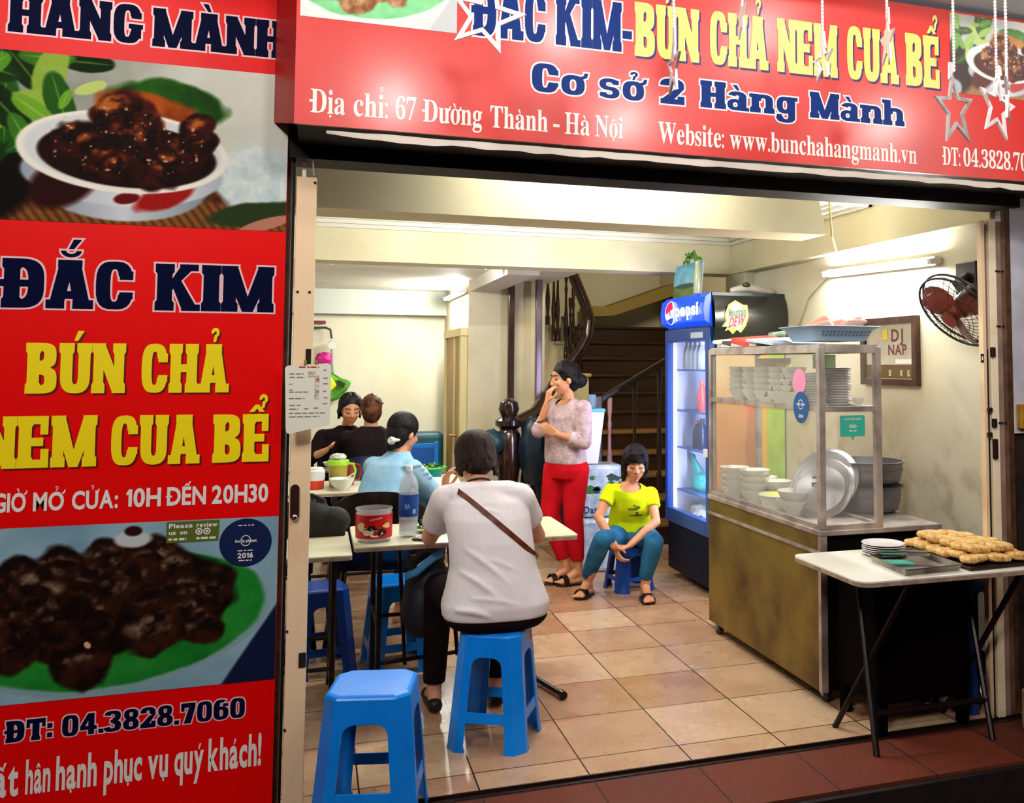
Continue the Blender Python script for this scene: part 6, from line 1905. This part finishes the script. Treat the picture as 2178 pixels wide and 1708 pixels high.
M_hair3 = mat('hair_chestnut', '#5a2e10', .55, spec=.25, var='#1c0b05', scale=22, bump=.5, bscale=80)
def hair_cap(mb, P, R, s, fringe=False):
    mb.ellipsoid(P(0, -.018, .028), .080 * s, .094 * s, .092 * s, R, 26, 18)
    mb.ellipsoid(P(0, -.052, -.015), .074 * s, .062 * s, .090 * s, R, 24, 14)
    if fringe:
        for k in range(9):
            x = -.056 + .014 * k
            mb.rcone(P(x * .8, .045, .098), .016 * s, P(x, .082 - abs(x) * .35, .034 - .006 * (k % 2)), .010 * s, 8)
def strands(mb, P, s, n, a0, a1, drop, r=.006, flick=0.0, seed=1):
    """locks combed from the crown over the skull, then hanging down by `drop`"""
    rg = np.random.default_rng(seed)
    for k in range(n):
        a = a0 + (a1 - a0) * (k + .5) / n + rg.normal() * .03
        pts = []
        e1 = -.15 + rg.normal() * .08
        for t in np.linspace(0, 1, 9):
            e = 1.45 * (1 - t) + e1 * t
            pts.append(P(.084 * math.cos(e) * math.sin(a), -.018 - .097 * math.cos(e) * math.cos(a), .028 + .095 * math.sin(e)))
        if drop:
            x, y = .084 * math.sin(a), -.018 - .097 * math.cos(a)
            d = drop * (1 + rg.normal() * .12)
            w = rg.normal() * .006
            pts += [P(x * .99 + w, y * .97, .0 - d * .5), P(x * .93 + flick * math.sin(a) - w, y * .88, -d)]
        mb.tube(pts, r * s, 6, rr=[r * s * (.8 + .5 * math.sin(math.pi * q)) for q in np.linspace(.1, .95, len(pts))])
def hair_cut(P, R, s, y=.040, z=.03, up_mix=.55):
    """plane that frees the face: removes what lies in front of and below it"""
    f, up = R[:, 1], R[:, 2]
    return [(P(0, y, z), unit(f - up * up_mix))]
def torso(mb, secs, grow=0.0):
    mb.loft([(c, sd, fw, rs + grow, rf + grow, rb + grow) for c, sd, fw, rs, rf, rb in secs])
def sleeve(mb, sh, el, frac, r0, r1):
    sh, el = V(*sh), V(*el)
    mb.rcone(sh, r0, sh * (1 - frac) + el * frac, r1, 16, flat1=True)
def fabric(name, c, v=None, bump=.35, bs=9, sc=7):
    return mat(name, c, .85, spec=.12, var=v, scale=sc, bump=bump, bscale=bs, contrast=(.3, .6))

# ---- the diner in the grey shirt, back to us on the second blue stool
p1 = thing('person', 'person in a pale grey shirt with a brown strap, seated on a bright blue stool', 'person', (.745, .46, 0))
sdv = unit(V(1, -.05, 0)); fwv = V(.05, 1, 0)
secs = [(V(.745, .475, .490), sdv, fwv, .205, .14, .145), (V(.745, .475, .512), sdv, fwv, .224, .15, .160), (V(.745, .475, .555), sdv, fwv, .228, .15, .160), (V(.742, .485, .62), sdv, fwv, .205, .14, .145),
        (V(.738, .50, .70), sdv, fwv, .184, .125, .130), (V(.732, .525, .80), sdv, fwv, .180, .115, .125), (V(.722, .56, .89), sdv, fwv, .185, .105, .120), (V(.712, .595, .960), sdv, fwv, .178, .09, .105), (V(.702, .62, 1.005), sdv, fwv, .125, .07, .085), (V(.695, .64, 1.035), sdv, fwv, .070, .055, .06)]
shL, elL, wrL = (.555, .62, .955), (.505, .79, .775), (.575, .835, .955)
shR, elR, wrR = (.865, .595, .955), (.985, .735, .765), (.87, .96, .775)
b = MB(); torso(b, secs, -.014)
arm(b, shL, elL, wrL); arm(b, shR, elR, wrR)
hand(b, wrL, (.06, .05, .9), (.6, -.3, -.3), 1, .95, (.5, .6, .5)); hand(b, wrR, (-.6, .6, .05), (0, 0, -1), -1, .95)
b.rcone((.695, .635, 1.0), .052, (.69, .69, 1.08), .048)
P, R = head_shape(b, (.69, .725, 1.125), (-.12, .86, -.45), (0, .35, 1), .98)
for hx, kx in ((.655, .56), (.84, .84)):
    leg(b, (hx, .50, .545), (kx, .88, .53), (kx - .02, .84, .10))
    foot(b, (kx - .02, .84, .085), (-.1, 1, 0))
remesh(b, 'body', M_skin2, p1, .006, 4)
b = MB()
for hx, kx in ((.655, .56), (.84, .84)):
    h, k, a = V(hx, .48, .545), V(kx, .88, .53), V(kx - .02, .84, .12)
    b.rcone(h, .098, k, .068).rcone(k, .068, a, .05, flat1=True)
b.loft([(V(.745, .47, .460), sdv, fwv, .185, .13, .135), (V(.745, .47, .492), sdv, fwv, .218, .15, .156), (V(.745, .475, .56), sdv, fwv, .20, .13, .14)])
remesh(b, 'trousers', fabric('trouser_black', '#160a0c', '#0c0506'), p1, .009, 4)
for kx in (.54, .82):
    b = MB().rcone((kx, .80, .035), .034, (kx - .01, .97, .028), .036)
    remesh(b, 'shoe', mat('shoe_black', '#120a0a', .5), p1, .007, 2, cuts=[((0, 0, .004), (0, 0, -1))])
b = MB(); torso(b, secs, .0)
sleeve(b, shL, elL, .62, .074, .066); sleeve(b, shR, elR, .55, .074, .068)
b.rcone((.60, .60, .97), .07, (.82, .595, .97), .07)
rgw = np.random.default_rng(5)
for x0, z0, x1, z1, r in ((.60, .79, .80, .62, .012), (.58, .70, .74, .585, .012), (.62, .60, .86, .545, .010), (.56, .555, .70, .525, .013), (.68, .75, .86, .66, .010), (.66, .93, .78, .90, .009)):
    # soft diagonal folds across the back
    pts = []
    for t in np.linspace(0, 1, 8):
        x, z = x0 + (x1 - x0) * t, z0 + (z1 - z0) * t + .012 * math.sin(3 * t)
        i = max(k for k in range(len(secs)) if secs[k][0][2] <= z or k == 0)
        j = min(i + 1, len(secs) - 1)
        q = (z - secs[i][0][2]) / max(secs[j][0][2] - secs[i][0][2], 1e-6) if j > i else 0
        c = secs[i][0] * (1 - q) + secs[j][0] * q
        rs = secs[i][3] * (1 - q) + secs[j][3] * q; rb = secs[i][5] * (1 - q) + secs[j][5] * q
        u = min(abs(x - c[0]) / rs, .95)
        pts.append((x, c[1] - rb * (1 - u ** 2.5) ** (1 / 2.5) + .004, z))
    b.tube(pts, r, 8, rr=[r * math.sin(math.pi * (.15 + .7 * t)) for t in np.linspace(0, 1, 8)])
shirt1 = remesh(b, 'shirt', fabric('shirt_grey', '#efe7ea', '#e2d9de', .5, 11, 5), p1, .007, 5)
h = MB(); hair_cap(h, P, R, .99)
h.ellipsoid(P(0, -.05, -.035), .078, .058, .060, R)
strands(h, P, 1.0, 34, -2.0, 2.0, .085, .0085, .006, 3)
strands(h, P, 1.03, 15, -1.9, 1.9, .070, .0075, .012, 8)
remesh(h, 'hair', M_hair2, p1, .0045, 1, cuts=hair_cut(P, R, 1))
me = shirt1.data
bv = BVHTree.FromPolygons([tuple(v.co + Vector(p1.location)) for v in me.vertices], [tuple(q.vertices) for q in me.polygons])
pts = []
for t in np.linspace(0, 1, 26):
    x, z = .595 + (.912 - .595) * t, 1.005 + (.735 - 1.005) * (t ** 1.05)
    hit_ = bv.ray_cast(Vector((x, -1, z)), Vector((0, 1, 0)))
    if hit_[0] is not None: pts.append(np.array(hit_[0]) + V(0, -.004, 0))
pts = [pts[0] + V(-.02, .05, .015)] + pts + [pts[-1] + V(.02, .05, -.02)]
mb = MB()
rings = []
for i, q in enumerate(pts):
    d = unit(pts[min(i + 1, len(pts) - 1)] - pts[max(i - 1, 0)]); w_ = unit(np.cross(d, (0, -1, 0)))
    rings.append([q + w_ * .011 + V(0, -.003, 0), q - w_ * .011 + V(0, -.003, 0), q - w_ * .011 + V(0, .003, 0), q + w_ * .011 + V(0, .003, 0)])
mb.rings(rings).build('bag_strap', mat('strap_brown', '#7a3a24', .45, var='#5a2616', scale=30), p1, smooth=True)
MB().tube([P(.055 * math.cos(t), -.02 + .058 * math.sin(t), -.125) for t in np.linspace(0, 2 * math.pi, 24, endpoint=False)], .004, 6, True).build('neck_cord', mat('cord_dark', '#2a1410', .6), p1, smooth=True)

# ---- the woman in yellow on the low stool
p6 = thing('person', 'woman in a bright yellow shirt and blue jeans seated on a low stool, looking down', 'person', (2.10, 2.68, 0))
sdv = unit(V(1, .06, -.10)); fwv = V(-.06, 1, 0)
secs = [(V(2.105, 2.66, .40), sdv, -fwv, .160, .11, .12), (V(2.10, 2.65, .47), sdv, -fwv, .155, .11, .11), (V(2.085, 2.60, .56), sdv, -fwv, .140, .115, .10), (V(2.075, 2.57, .64), sdv, -fwv, .145, .105, .10), (V(2.066, 2.555, .69), sdv, -fwv, .150, .085, .09), (V(2.06, 2.55, .725), sdv, -fwv, .105, .065, .075), (V(2.058, 2.548, .748), sdv, -fwv, .062, .052, .055)]
shL, elL, wrL = (1.925, 2.555, .695), (1.815, 2.50, .535), (1.895, 2.385, .365)
shR, elR, wrR = (2.205, 2.55, .66), (2.20, 2.43, .495), (1.985, 2.345, .365)
b = MB(); torso(b, secs, -.012)
arm(b, shL, elL, wrL, .84); arm(b, shR, elR, wrR, .84)
hand(b, wrL, (.12, -.5, -.8), (.9, -.1, -.1), 1, .9, (.4, .6, .5)); hand(b, wrR, (-.9, -.2, -.25), (-.1, .2, .9), 1, .9, (.4, .6, .5))
b.rcone((2.06, 2.55, .72), .045, (2.068, 2.53, .80), .042)
P, R = head_shape(b, (2.078, 2.505, .878), (-.20, -.90, -.30), (-.04, -.25, 1), 1.0)
for hp, kn, an, dr_ in (((2.02, 2.65, .365), (1.805, 2.37, .405), (1.775, 2.60, .10), (-.55, -.6, 0)), ((2.19, 2.65, .365), (2.14, 2.30, .385), (2.105, 2.38, .10), (-.15, -1, 0))):
    leg(b, hp, kn, an, .95); foot(b, (an[0], an[1], .088), dr_, .95)
body = remesh(b, 'body', M_skin, p6, .005, 3)
b = MB()
for hp, kn, an in (((2.02, 2.65, .365), (1.805, 2.37, .405), (1.775, 2.60, .13)), ((2.19, 2.65, .365), (2.14, 2.30, .385), (2.105, 2.38, .14))):
    b.rcone(hp, .092, kn, .062).rcone(kn, .063, V(*kn) * .65 + V(*an) * .35, .062).rcone(V(*kn) * .65 + V(*an) * .35, .062, an, .046, flat1=True)
b.loft([(V(2.105, 2.67, .312), sdv, -fwv, .15, .11, .12), (V(2.105, 2.67, .35), sdv, -fwv, .17, .12, .13), (V(2.105, 2.66, .44), sdv, -fwv, .155, .11, .115)])
remesh(b, 'jeans', fabric('denim', '#2c6a92', '#1d4468', .3, 14, 9), p6, .007, 3)
b = MB(); torso(b, secs, .004)
sleeve(b, shL, elL, .48, .054, .052); sleeve(b, shR, elR, .48, .054, .052)
b.rcone((1.96, 2.555, .692), .048, (2.165, 2.55, .665), .048)
sh6 = remesh(b, 'shirt', fabric('shirt_yellow', '#dcf014', '#c8dc0c', .4, 13, 6), p6, .006, 4, cuts=[(V(2.062, 2.478, .705), unit(V(.0, -.78, .62))), (V(2.058, 2.52, .742), V(0, -.1, 1))])
b = MB(); hair_cap(b, P, R, 1.0)
strands(b, P, 1.0, 26, -2.3, 2.3, .10, .0075, .01, 12)
for k in range(13):
    x = -.060 + .010 * k
    b.tube([P(x * .25, .02, .125), P(x * .75, .070, .098), P(x * 1.02, .090 - abs(x) * .45, .062), P(x * 1.08, .088 - abs(x) * .5, .040 - .10 * abs(x))], .007, 6)
for q in (-1, 1):
    b.tube([P(q * .05, .05, .09), P(q * .074, .035, .03), P(q * .078, .015, -.03), P(q * .070, .0, -.09)], .011, 8)
b.rcone(P(.03, -.08, -.02), .045, P(.055, -.07, -.17), .022)
remesh(b, 'hair', M_hair, p6, .0045, 1)
face_marks(p6, P, R, 1.0, body)
for c, d in (((1.775, 2.60, 0), unit(V(-.55, -.6, 0))), ((2.105, 2.38, 0), unit(V(-.15, -1, 0)))):
    sdd = np.cross(d, (0, 0, 1))
    sl = thing
    pts = []
    for u_ in np.linspace(-1, 1, 11): pts.append((.115 * u_, .044 * (1 - .25 * (u_ < 0)) * math.sqrt(max(1 - u_ ** 4, 0)) + .004))
    out = [V(*c) + d * (.04 + a) + sdd * w_ for a, w_ in pts] + [V(*c) + d * (.04 + a) - sdd * w_ for a, w_ in pts[::-1]]
    so = MB().prism(out, (0, 0, .012)).build('slipper', mat('slipper_black', '#100808', .35), p6, bevel=.003)
    st_ = MB()
    rings = []
    for a in np.linspace(0, math.pi, 11):
        q = V(*c) + sdd * .048 * math.cos(a) + V(0, 0, .010 + .052 * math.sin(a))
        rings.append([q + d * .065, q + d * .115, q + d * .115 + V(0, 0, .004), q + d * .065 + V(0, 0, .004)])
    st_.rings(rings).build('slipper_strap', mat('slipper_black', '#100808', .35), so, smooth=True)
bv = BVHTree.FromPolygons([tuple(v.co + Vector(p6.location)) for v in sh6.data.vertices], [tuple(q.vertices) for q in sh6.data.polygons])
mb = MB()
for k, (x, z, rx, rz) in enumerate(((2.055, .575, .036, .009), (2.085, .585, .02, .012), (2.04, .58, .03, .004), (2.085, .545, .010, .012), (2.10, .53, .04, .006), (2.065, .53, .03, .004), (2.06, .60, .012, .006))):
    rim = []
    for t in np.linspace(0, 2 * math.pi, 14, endpoint=False):
        hh = bv.ray_cast(Vector((x + rx * math.cos(t), 1.5, z + rz * math.sin(t))), Vector((0, 1, 0)))
        rim.append((x + rx * math.cos(t), (hh[0].y if hh[0] else 2.47) - .0015 - .0002 * k, z + rz * math.sin(t)))
    mb.poly(rim)
mb.build('shirt_print', mat('print_olive', '#5a6410', .6), p6)

# ---- the woman in red trousers, standing, leaning on her hand
p5 = thing('person', 'woman standing in a mauve knit top and red trousers, hand on her chin, looking left', 'person', (1.73, 2.98, 0))
fwv = unit(V(-.85, -.45, 0)); sdv = unit(np.cross(fwv, (0, 0, 1)))      # sdv: her right
secs = [(V(1.718, 2.98, .845), sdv, fwv, .150, .115, .125), (V(1.715, 2.98, .90), sdv, fwv, .150, .12, .12), (V(1.71, 2.98, .98), sdv, fwv, .140, .118, .11), (V(1.712, 2.98, 1.08), sdv, fwv, .145, .120, .105), (V(1.718, 2.98, 1.17), sdv, fwv, .155, .115, .105), (V(1.728, 2.98, 1.235), sdv, fwv, .150, .09, .095), (V(1.735, 2.98, 1.275), sdv, fwv, .10, .065, .075), (V(1.738, 2.98, 1.30), sdv, fwv, .060, .05, .055)]
shR, elR, wrR = tuple(V(1.728, 2.98, 1.235) + sdv * .15), (1.525, 3.0, 1.075), (1.575, 2.965, 1.275)     # far arm, hand to the chin
shL, elL, wrL = tuple(V(1.733, 2.98, 1.235) - sdv * .155), (1.80, 2.80, 1.005), (1.615, 2.82, 1.06)
b = MB(); torso(b, secs, -.014)
arm(b, shR, elR, wrR, .86); arm(b, shL, elL, wrL, .86)
hand(b, wrR, (.16, -.05, .95), (.9, .2, -.1), -1, .92, (.5, .6, .5)); hand(b, wrL, (-.8, .25, .45), (.2, 1, .2), 1, .9)
b.rcone((1.738, 2.98, 1.27), .047, (1.722, 2.98, 1.37), .045)
P, R = head_shape(b, (1.70, 2.975, 1.445), (-.93, -.12, -.16), (-.1, 0, 1), 1.03)
HIPS = (((1.665, 3.03, .80), (1.615, 3.02, .48), (1.735, 3.0, .10)), ((1.78, 2.93, .80), (1.755, 2.90, .47), (1.80, 2.93, .10)))
for hp, kn, an in HIPS:
    leg(b, hp, kn, an, .95); foot(b, (an[0], an[1], .088), (-.93, -.2, 0), .98)
body = remesh(b, 'body', M_skin, p5, .006, 4)
b = MB()
for hp, kn, an in HIPS:
    e = V(*kn) * .18 + V(*an) * .82
    b.rcone(hp, .098, kn, .070).rcone(kn, .070, V(*kn) * .6 + V(*an) * .4, .066).rcone(V(*kn) * .6 + V(*an) * .4, .066, e, .05, flat1=True)
b.loft([(V(1.722, 2.98, .74), sdv, fwv, .145, .12, .13), (V(1.722, 2.98, .80), sdv, fwv, .162, .125, .14), (V(1.718, 2.98, .89), sdv, fwv, .148, .115, .12)])
remesh(b, 'trousers', fabric('trouser_red', '#c8101c', '#b00c16', .25, 9, 6), p5, .008, 3)
b = MB(); torso(b, secs, .006)
sleeve(b, shR, elR, 1.0, .062, .052); b.rcone(elR, .054, V(*elR) * .75 + V(*wrR) * .25, .048, flat1=True)
sleeve(b, shL, elL, 1.0, .064, .056); b.rcone(elL, .056, V(*elL) * .45 + V(*wrL) * .55, .046, flat1=True)
b.rcone(shR, .055, V(1.735, 2.98, 1.25), .06).rcone(shL, .055, V(1.735, 2.98, 1.25), .06)
remesh(b, 'knit_top', fabric('knit_mauve', '#d6bcbe', '#b8959c', .7, 70, 24), p5, .007, 3, cuts=[(V(1.738, 2.98, 1.268) + fwv * .072, unit(fwv * .62 + V(0, 0, .78)))])
h = MB(); hair_cap(h, P, R, 1.03)
h.ellipsoid(P(0, -.112, -.035), .060, .058, .055, R)
h.rcone(P(-.06, .02, .06), .03, P(-.055, -.06, -.03), .03)
strands(h, P, 1.03, 30, -2.2, 2.2, 0, .006, 0, 5)
remesh(h, 'hair', M_hair, p5, .0045, 1, cuts=hair_cut(P, R, 1.03, .045, .02, .5))
face_marks(p5, P, R, 1.03, body, False)
MB().tube([V(*elR) * .62 + V(*wrR) * .38 + .04 * (V(.9, .1, .3) * math.cos(t) + V(0, 1, 0) * math.sin(t)) for t in np.linspace(0, 2 * math.pi, 20, endpoint=False)], .004, 6, True).build('bracelet', mat('bracelet_dark', '#3a2018', .4), p5, smooth=True)
for hp, kn, an in HIPS:
    c, d = V(an[0], an[1], 0), unit(V(-.93, -.2, 0)); sdd = np.cross(d, (0, 0, 1))
    pts = [(.125 * u_, .045 * math.sqrt(max(1 - u_ ** 4, 0)) + .004) for u_ in np.linspace(-1, 1, 11)]
    out = [c + d * (.05 + a) + sdd * w_ for a, w_ in pts] + [c + d * (.05 + a) - sdd * w_ for a, w_ in pts[::-1]]
    so = MB().prism(out, (0, 0, .014)).build('sandal', mat('sandal_dark', '#1c0c08', .4), p5, bevel=.004)
    rings = []
    for a in np.linspace(0, math.pi, 11):
        q = c + sdd * .050 * math.cos(a) + V(0, 0, .012 + .056 * math.sin(a))
        rings.append([q + d * .09, q + d * .13, q + d * .13 + V(0, 0, .004), q + d * .09 + V(0, 0, .004)])
    MB().rings(rings).build('sandal_strap', mat('sandal_dark', '#1c0c08', .4), so, smooth=True)

# ---- the diner in light blue on the black armchair
p2 = thing('person', 'person in a light blue shirt with black tied-back hair leaning over the middle table', 'person', (.36, 2.03, 0))
fwv = unit(V(.72, .68, 0)); sdv = unit(np.cross(fwv, (0, 0, 1)))
secs = [(V(.33, 2.02, .48), sdv, fwv, .165, .12, .13), (V(.335, 2.03, .58), sdv, fwv, .155, .115, .115), (V(.36, 2.06, .70), sdv, fwv, .145, .11, .105), (V(.395, 2.10, .81), sdv, fwv, .150, .11, .105), (V(.43, 2.14, .90), sdv, fwv, .160, .10, .10), (V(.455, 2.165, .965), sdv, fwv, .140, .08, .09), (V(.475, 2.18, 1.005), sdv, fwv, .085, .06, .065), (V(.485, 2.19, 1.03), sdv, fwv, .06, .05, .05)]
shR, elR, wrR = tuple(V(.45, 2.16, .935) + sdv * .145), (.705, 2.14, .755), (.672, 2.36, .815)
shL, elL, wrL = tuple(V(.45, 2.16, .935) - sdv * .15), (.42, 2.56, .765), (.60, 2.72, .775)
b = MB(); torso(b, secs, -.013)
arm(b, shR, elR, wrR, .86); arm(b, shL, elL, wrL, .86)
hand(b, wrR, (-.15, .25, .9), (-.7, .5, 0), -1, .92, (.5, .6, .5)); hand(b, wrL, (.5, .8, .05), (0, 0, -1), 1, .9)
b.rcone((.48, 2.185, 1.0), .047, (.505, 2.215, 1.07), .045)
P, R = head_shape(b, (.515, 2.225, 1.135), (.70, .62, -.28), (.2, .15, 1), 1.0)
for q in (-1, 1):
    hp = V(.345, 2.02, .50) + sdv * .085 * q; kn = hp + fwv * .40 + V(0, 0, -.0) + sdv * .03 * q; an = V(kn[0], kn[1], .1) - fwv * .05
    leg(b, hp, kn, an); foot(b, (an[0], an[1], .088), fwv)
body = remesh(b, 'body', M_skin2, p2, .006, 4)
b = MB()
for q in (-1, 1):
    hp = V(.345, 2.02, .51) + sdv * .085 * q; kn = V(.345, 2.02, .51) + sdv * .115 * q + fwv * .40; an = V(kn[0], kn[1], .12) - fwv * .05
    b.rcone(hp, .09, kn, .066).rcone(kn, .066, an, .05, flat1=True)
b.loft([(V(.33, 2.02, .455), sdv, fwv, .155, .12, .12), (V(.33, 2.02, .50), sdv, fwv, .165, .13, .13), (V(.335, 2.03, .58), sdv, fwv, .15, .11, .11)])
remesh(b, 'trousers', fabric('trouser_dark_blue', '#1a1c2c', '#0e1018'), p2, .009, 3)
for q in (-1, 1):
    kn = V(.345, 2.02, .51) + sdv * .115 * q + fwv * .40
    b = MB().rcone(V(kn[0], kn[1], .035) - fwv * .06, .034, V(kn[0], kn[1], .03) + fwv * .10, .035)
    remesh(b, 'shoe', mat('shoe_black', '#120a0a', .5), p2, .008, 2, cuts=[((0, 0, .004), (0, 0, -1))])
b = MB(); torso(b, secs, .006)
sleeve(b, shR, elR, .78, .064, .062); sleeve(b, shL, elL, .55, .064, .060)
b.rcone(shR, .06, V(.46, 2.16, .95), .06).rcone(shL, .06, V(.46, 2.16, .95), .06)
for t0, r in ((0, .012), (.14, .011), (.28, .012), (.42, .010)):
    c0 = V(*shR) * (1 - t0) + V(*elR) * t0
    b.tube([c0 + V(-.055, -.03, .02), c0 + V(-.01, -.064, .03), c0 + V(.05, -.045, .035)], r, 8)
remesh(b, 'shirt', fabric('shirt_sky', '#a9d2ee', '#86b8de', .5, 12, 6), p2, .007, 3)
h = MB(); hair_cap(h, P, R, 1.02)
h.rcone(P(0, -.075, -.03), .045, P(0, -.085, -.10), .03)
strands(h, P, 1.02, 30, -2.2, 2.2, 0, .006, 0, 6)
remesh(h, 'hair', M_hair, p2, .0045, 1, cuts=hair_cut(P, R, 1.0, .05, .02, .5))
sc_ = MB()
for k in range(7):
    t = k * .9
    sc_.ellipsoid(P(.03 + .016 * math.cos(t), -.115, -.07 + .013 * math.sin(t)), .014, .012, .012, None, 10, 8)
sc_.ellipsoid(P(.055, -.10, -.062), .022, .012, .010, None, 10, 8)
remesh(sc_, 'hair_flower', mat('flower_white', '#f0e4e0', .6), p2, .004, 1)

# ---- two diners in black at the back
p3 = thing('person', 'woman in black with black hair facing the street over her bowl at the far table', 'person', (.22, 4.56, 0))
sdv = V(1, .1, 0); fwv = V(.1, -1, 0)
secs = [(V(.22, 4.56, .46), sdv, fwv, .17, .12, .13), (V(.22, 4.54, .60), sdv, fwv, .155, .12, .11), (V(.22, 4.50, .75), sdv, fwv, .15, .12, .105), (V(.225, 4.47, .88), sdv, fwv, .165, .11, .10), (V(.24, 4.445, .97), sdv, fwv, .165, .09, .09), (V(.255, 4.43, 1.015), sdv, fwv, .10, .065, .07), (V(.26, 4.425, 1.045), sdv, fwv, .06, .05, .05)]
shA, elA, wrA = (.075, 4.45, .955), (-.01, 4.30, .80), (.10, 4.13, .875)
shB, elB, wrB = (.40, 4.46, .955), (.40, 4.28, .79), (.22, 4.10, .835)
b = MB(); torso(b, secs, -.013)
arm(b, shA, elA, wrA, .9); arm(b, shB, elB, wrB, .9)
hand(b, wrA, (.6, -.3, .6), (.3, .1, -.9), 1, .95, (.5, .6, .5)); hand(b, wrB, (-.5, -.3, .7), (0, -.2, 1), -1, .95, (.5, .6, .5))
b.rcone((.26, 4.425, 1.02), .047, (.275, 4.40, 1.10), .045)
P, R = head_shape(b, (.285, 4.365, 1.178), (.12, -.90, -.32), (.05, -.2, 1), 1.06)
for q in (-.09, .09):
    leg(b, (.22 + q, 4.52, .50), (.22 + q * 1.2, 4.12 + .1, .49), (.22 + q * 1.2, 4.28, .1)); foot(b, (.22 + q * 1.2, 4.28, .088), (0, -1, 0))
body = remesh(b, 'body', M_skin, p3, .007, 4)
M_bl2 = fabric('cloth_black', '#140a0c', '#0a0406', .4, 10, 6)
b = MB(); torso(b, secs, .008)
sleeve(b, shA, elA, 1, .064, .054); b.rcone(elA, .054, V(*elA) * .6 + V(*wrA) * .4, .046, flat1=True)
sleeve(b, shB, elB, 1, .064, .054); b.rcone(elB, .054, V(*elB) * .4 + V(*wrB) * .6, .045, flat1=True)
b.rcone(shA, .06, (.24, 4.44, .97), .06).rcone(shB, .06, (.24, 4.44, .97), .06)
remesh(b, 'black_top', M_bl2, p3, .009, 3)
b = MB()
for q in (-.09, .09): b.rcone((.22 + q, 4.52, .52), .09, (.22 + q * 1.2, 4.22, .50), .066).rcone((.22 + q * 1.2, 4.22, .50), .066, (.22 + q * 1.2, 4.28, .12), .05)
remesh(b, 'trousers', M_bl2, p3, .011, 3)
h = MB(); hair_cap(h, P, R, 1.06); h.rcone(P(0, -.08, 0), .05, P(.0, -.09, -.13), .03)
strands(h, P, 1.06, 26, -2.35, 2.35, .09, .0075, 0, 7)
remesh(h, 'hair', M_hair, p3, .005, 1, cuts=[(P(0, .056, .052), unit(R[:, 1] - R[:, 2] * .5))])
face_marks(p3, P, R, 1.06, body)

p4 = thing('person', 'person with reddish brown hair in black, seated back to the street', 'person', (.405, 3.66, 0))
sdv = V(1, 0, 0); fwv = V(0, 1, 0)
secs = [(V(.405, 3.66, .46), sdv, fwv, .17, .12, .13), (V(.405, 3.66, .60), sdv, fwv, .160, .115, .115), (V(.405, 3.68, .75), sdv, fwv, .165, .11, .11), (V(.408, 3.70, .88), sdv, fwv, .18, .11, .11), (V(.41, 3.715, .99), sdv, fwv, .185, .10, .10), (V(.412, 3.73, 1.045), sdv, fwv, .13, .075, .08), (V(.413, 3.74, 1.08), sdv, fwv, .068, .055, .055)]
shA, elA, wrA = (.235, 3.72, .985), (.16, 3.88, .80), (.28, 4.02, .79)
shB, elB, wrB = (.59, 3.72, .985), (.66, 3.88, .80), (.52, 4.02, .79)
b = MB(); torso(b, secs, -.013)
arm(b, shA, elA, wrA); arm(b, shB, elB, wrB)
hand(b, wrA, (.4, .8, .1), (0, 0, -1), 1); hand(b, wrB, (-.4, .8, .1), (0, 0, -1), -1)
b.rcone((.413, 3.74, 1.05), .052, (.412, 3.755, 1.13), .05)
P, R = head_shape(b, (.412, 3.77, 1.195), (-.05, .93, -.2), (0, .1, 1), 1.0)
for q in (-.09, .09):
    leg(b, (.405 + q, 3.68, .50), (.405 + q * 1.3, 4.05, .49), (.405 + q * 1.3, 4.0, .1)); foot(b, (.405 + q * 1.3, 4.0, .088), (0, 1, 0))
body = remesh(b, 'body', M_skin2, p4, .007, 4)
b = MB(); torso(b, secs, .008)
sleeve(b, shA, elA, 1, .070, .056); b.rcone(elA, .056, V(*elA) * .3 + V(*wrA) * .7, .044, flat1=True)
sleeve(b, shB, elB, 1, .070, .056); b.rcone(elB, .056, V(*elB) * .3 + V(*wrB) * .7, .044, flat1=True)
b.rcone(shA, .066, shB, .066)
remesh(b, 'black_jacket', M_bl2, p4, .009, 3)
b = MB()
for q in (-.09, .09): b.rcone((.405 + q, 3.68, .52), .095, (.405 + q * 1.3, 4.05, .50), .068).rcone((.405 + q * 1.3, 4.05, .50), .068, (.405 + q * 1.3, 4.0, .12), .052)
remesh(b, 'trousers', M_bl2, p4, .011, 3)
h = MB(); hair_cap(h, P, R, 1.0)
rgh = np.random.default_rng(40)
for k in range(26):
    a, e = rgh.random() * 6.28, rgh.random() * 1.3 + .1
    u = V(math.cos(a) * math.cos(e), math.sin(a) * math.cos(e), math.sin(e))
    h.rcone(P(u[0] * .07, -.02 + u[1] * .08, .03 + u[2] * .08), .014, P(u[0] * .082 + .01, -.02 + u[1] * .098, .03 + u[2] * .098), .006, 8)
remesh(h, 'hair', M_hair3, p4, .006, 1, cuts=hair_cut(P, R, 1.0, .04, .0, .3))
mb = MB()
for k in range(2):
    mb.prism([(.515 + k * .022, 3.606, .985), (.535 + k * .022, 3.606, .985), (.548 + k * .022, 3.612, 1.025), (.532 + k * .022, 3.612, 1.025)], (0, .004, 0))
mb.build('jacket_mark', mat('mark_white', '#ece8e8', .5), p4)
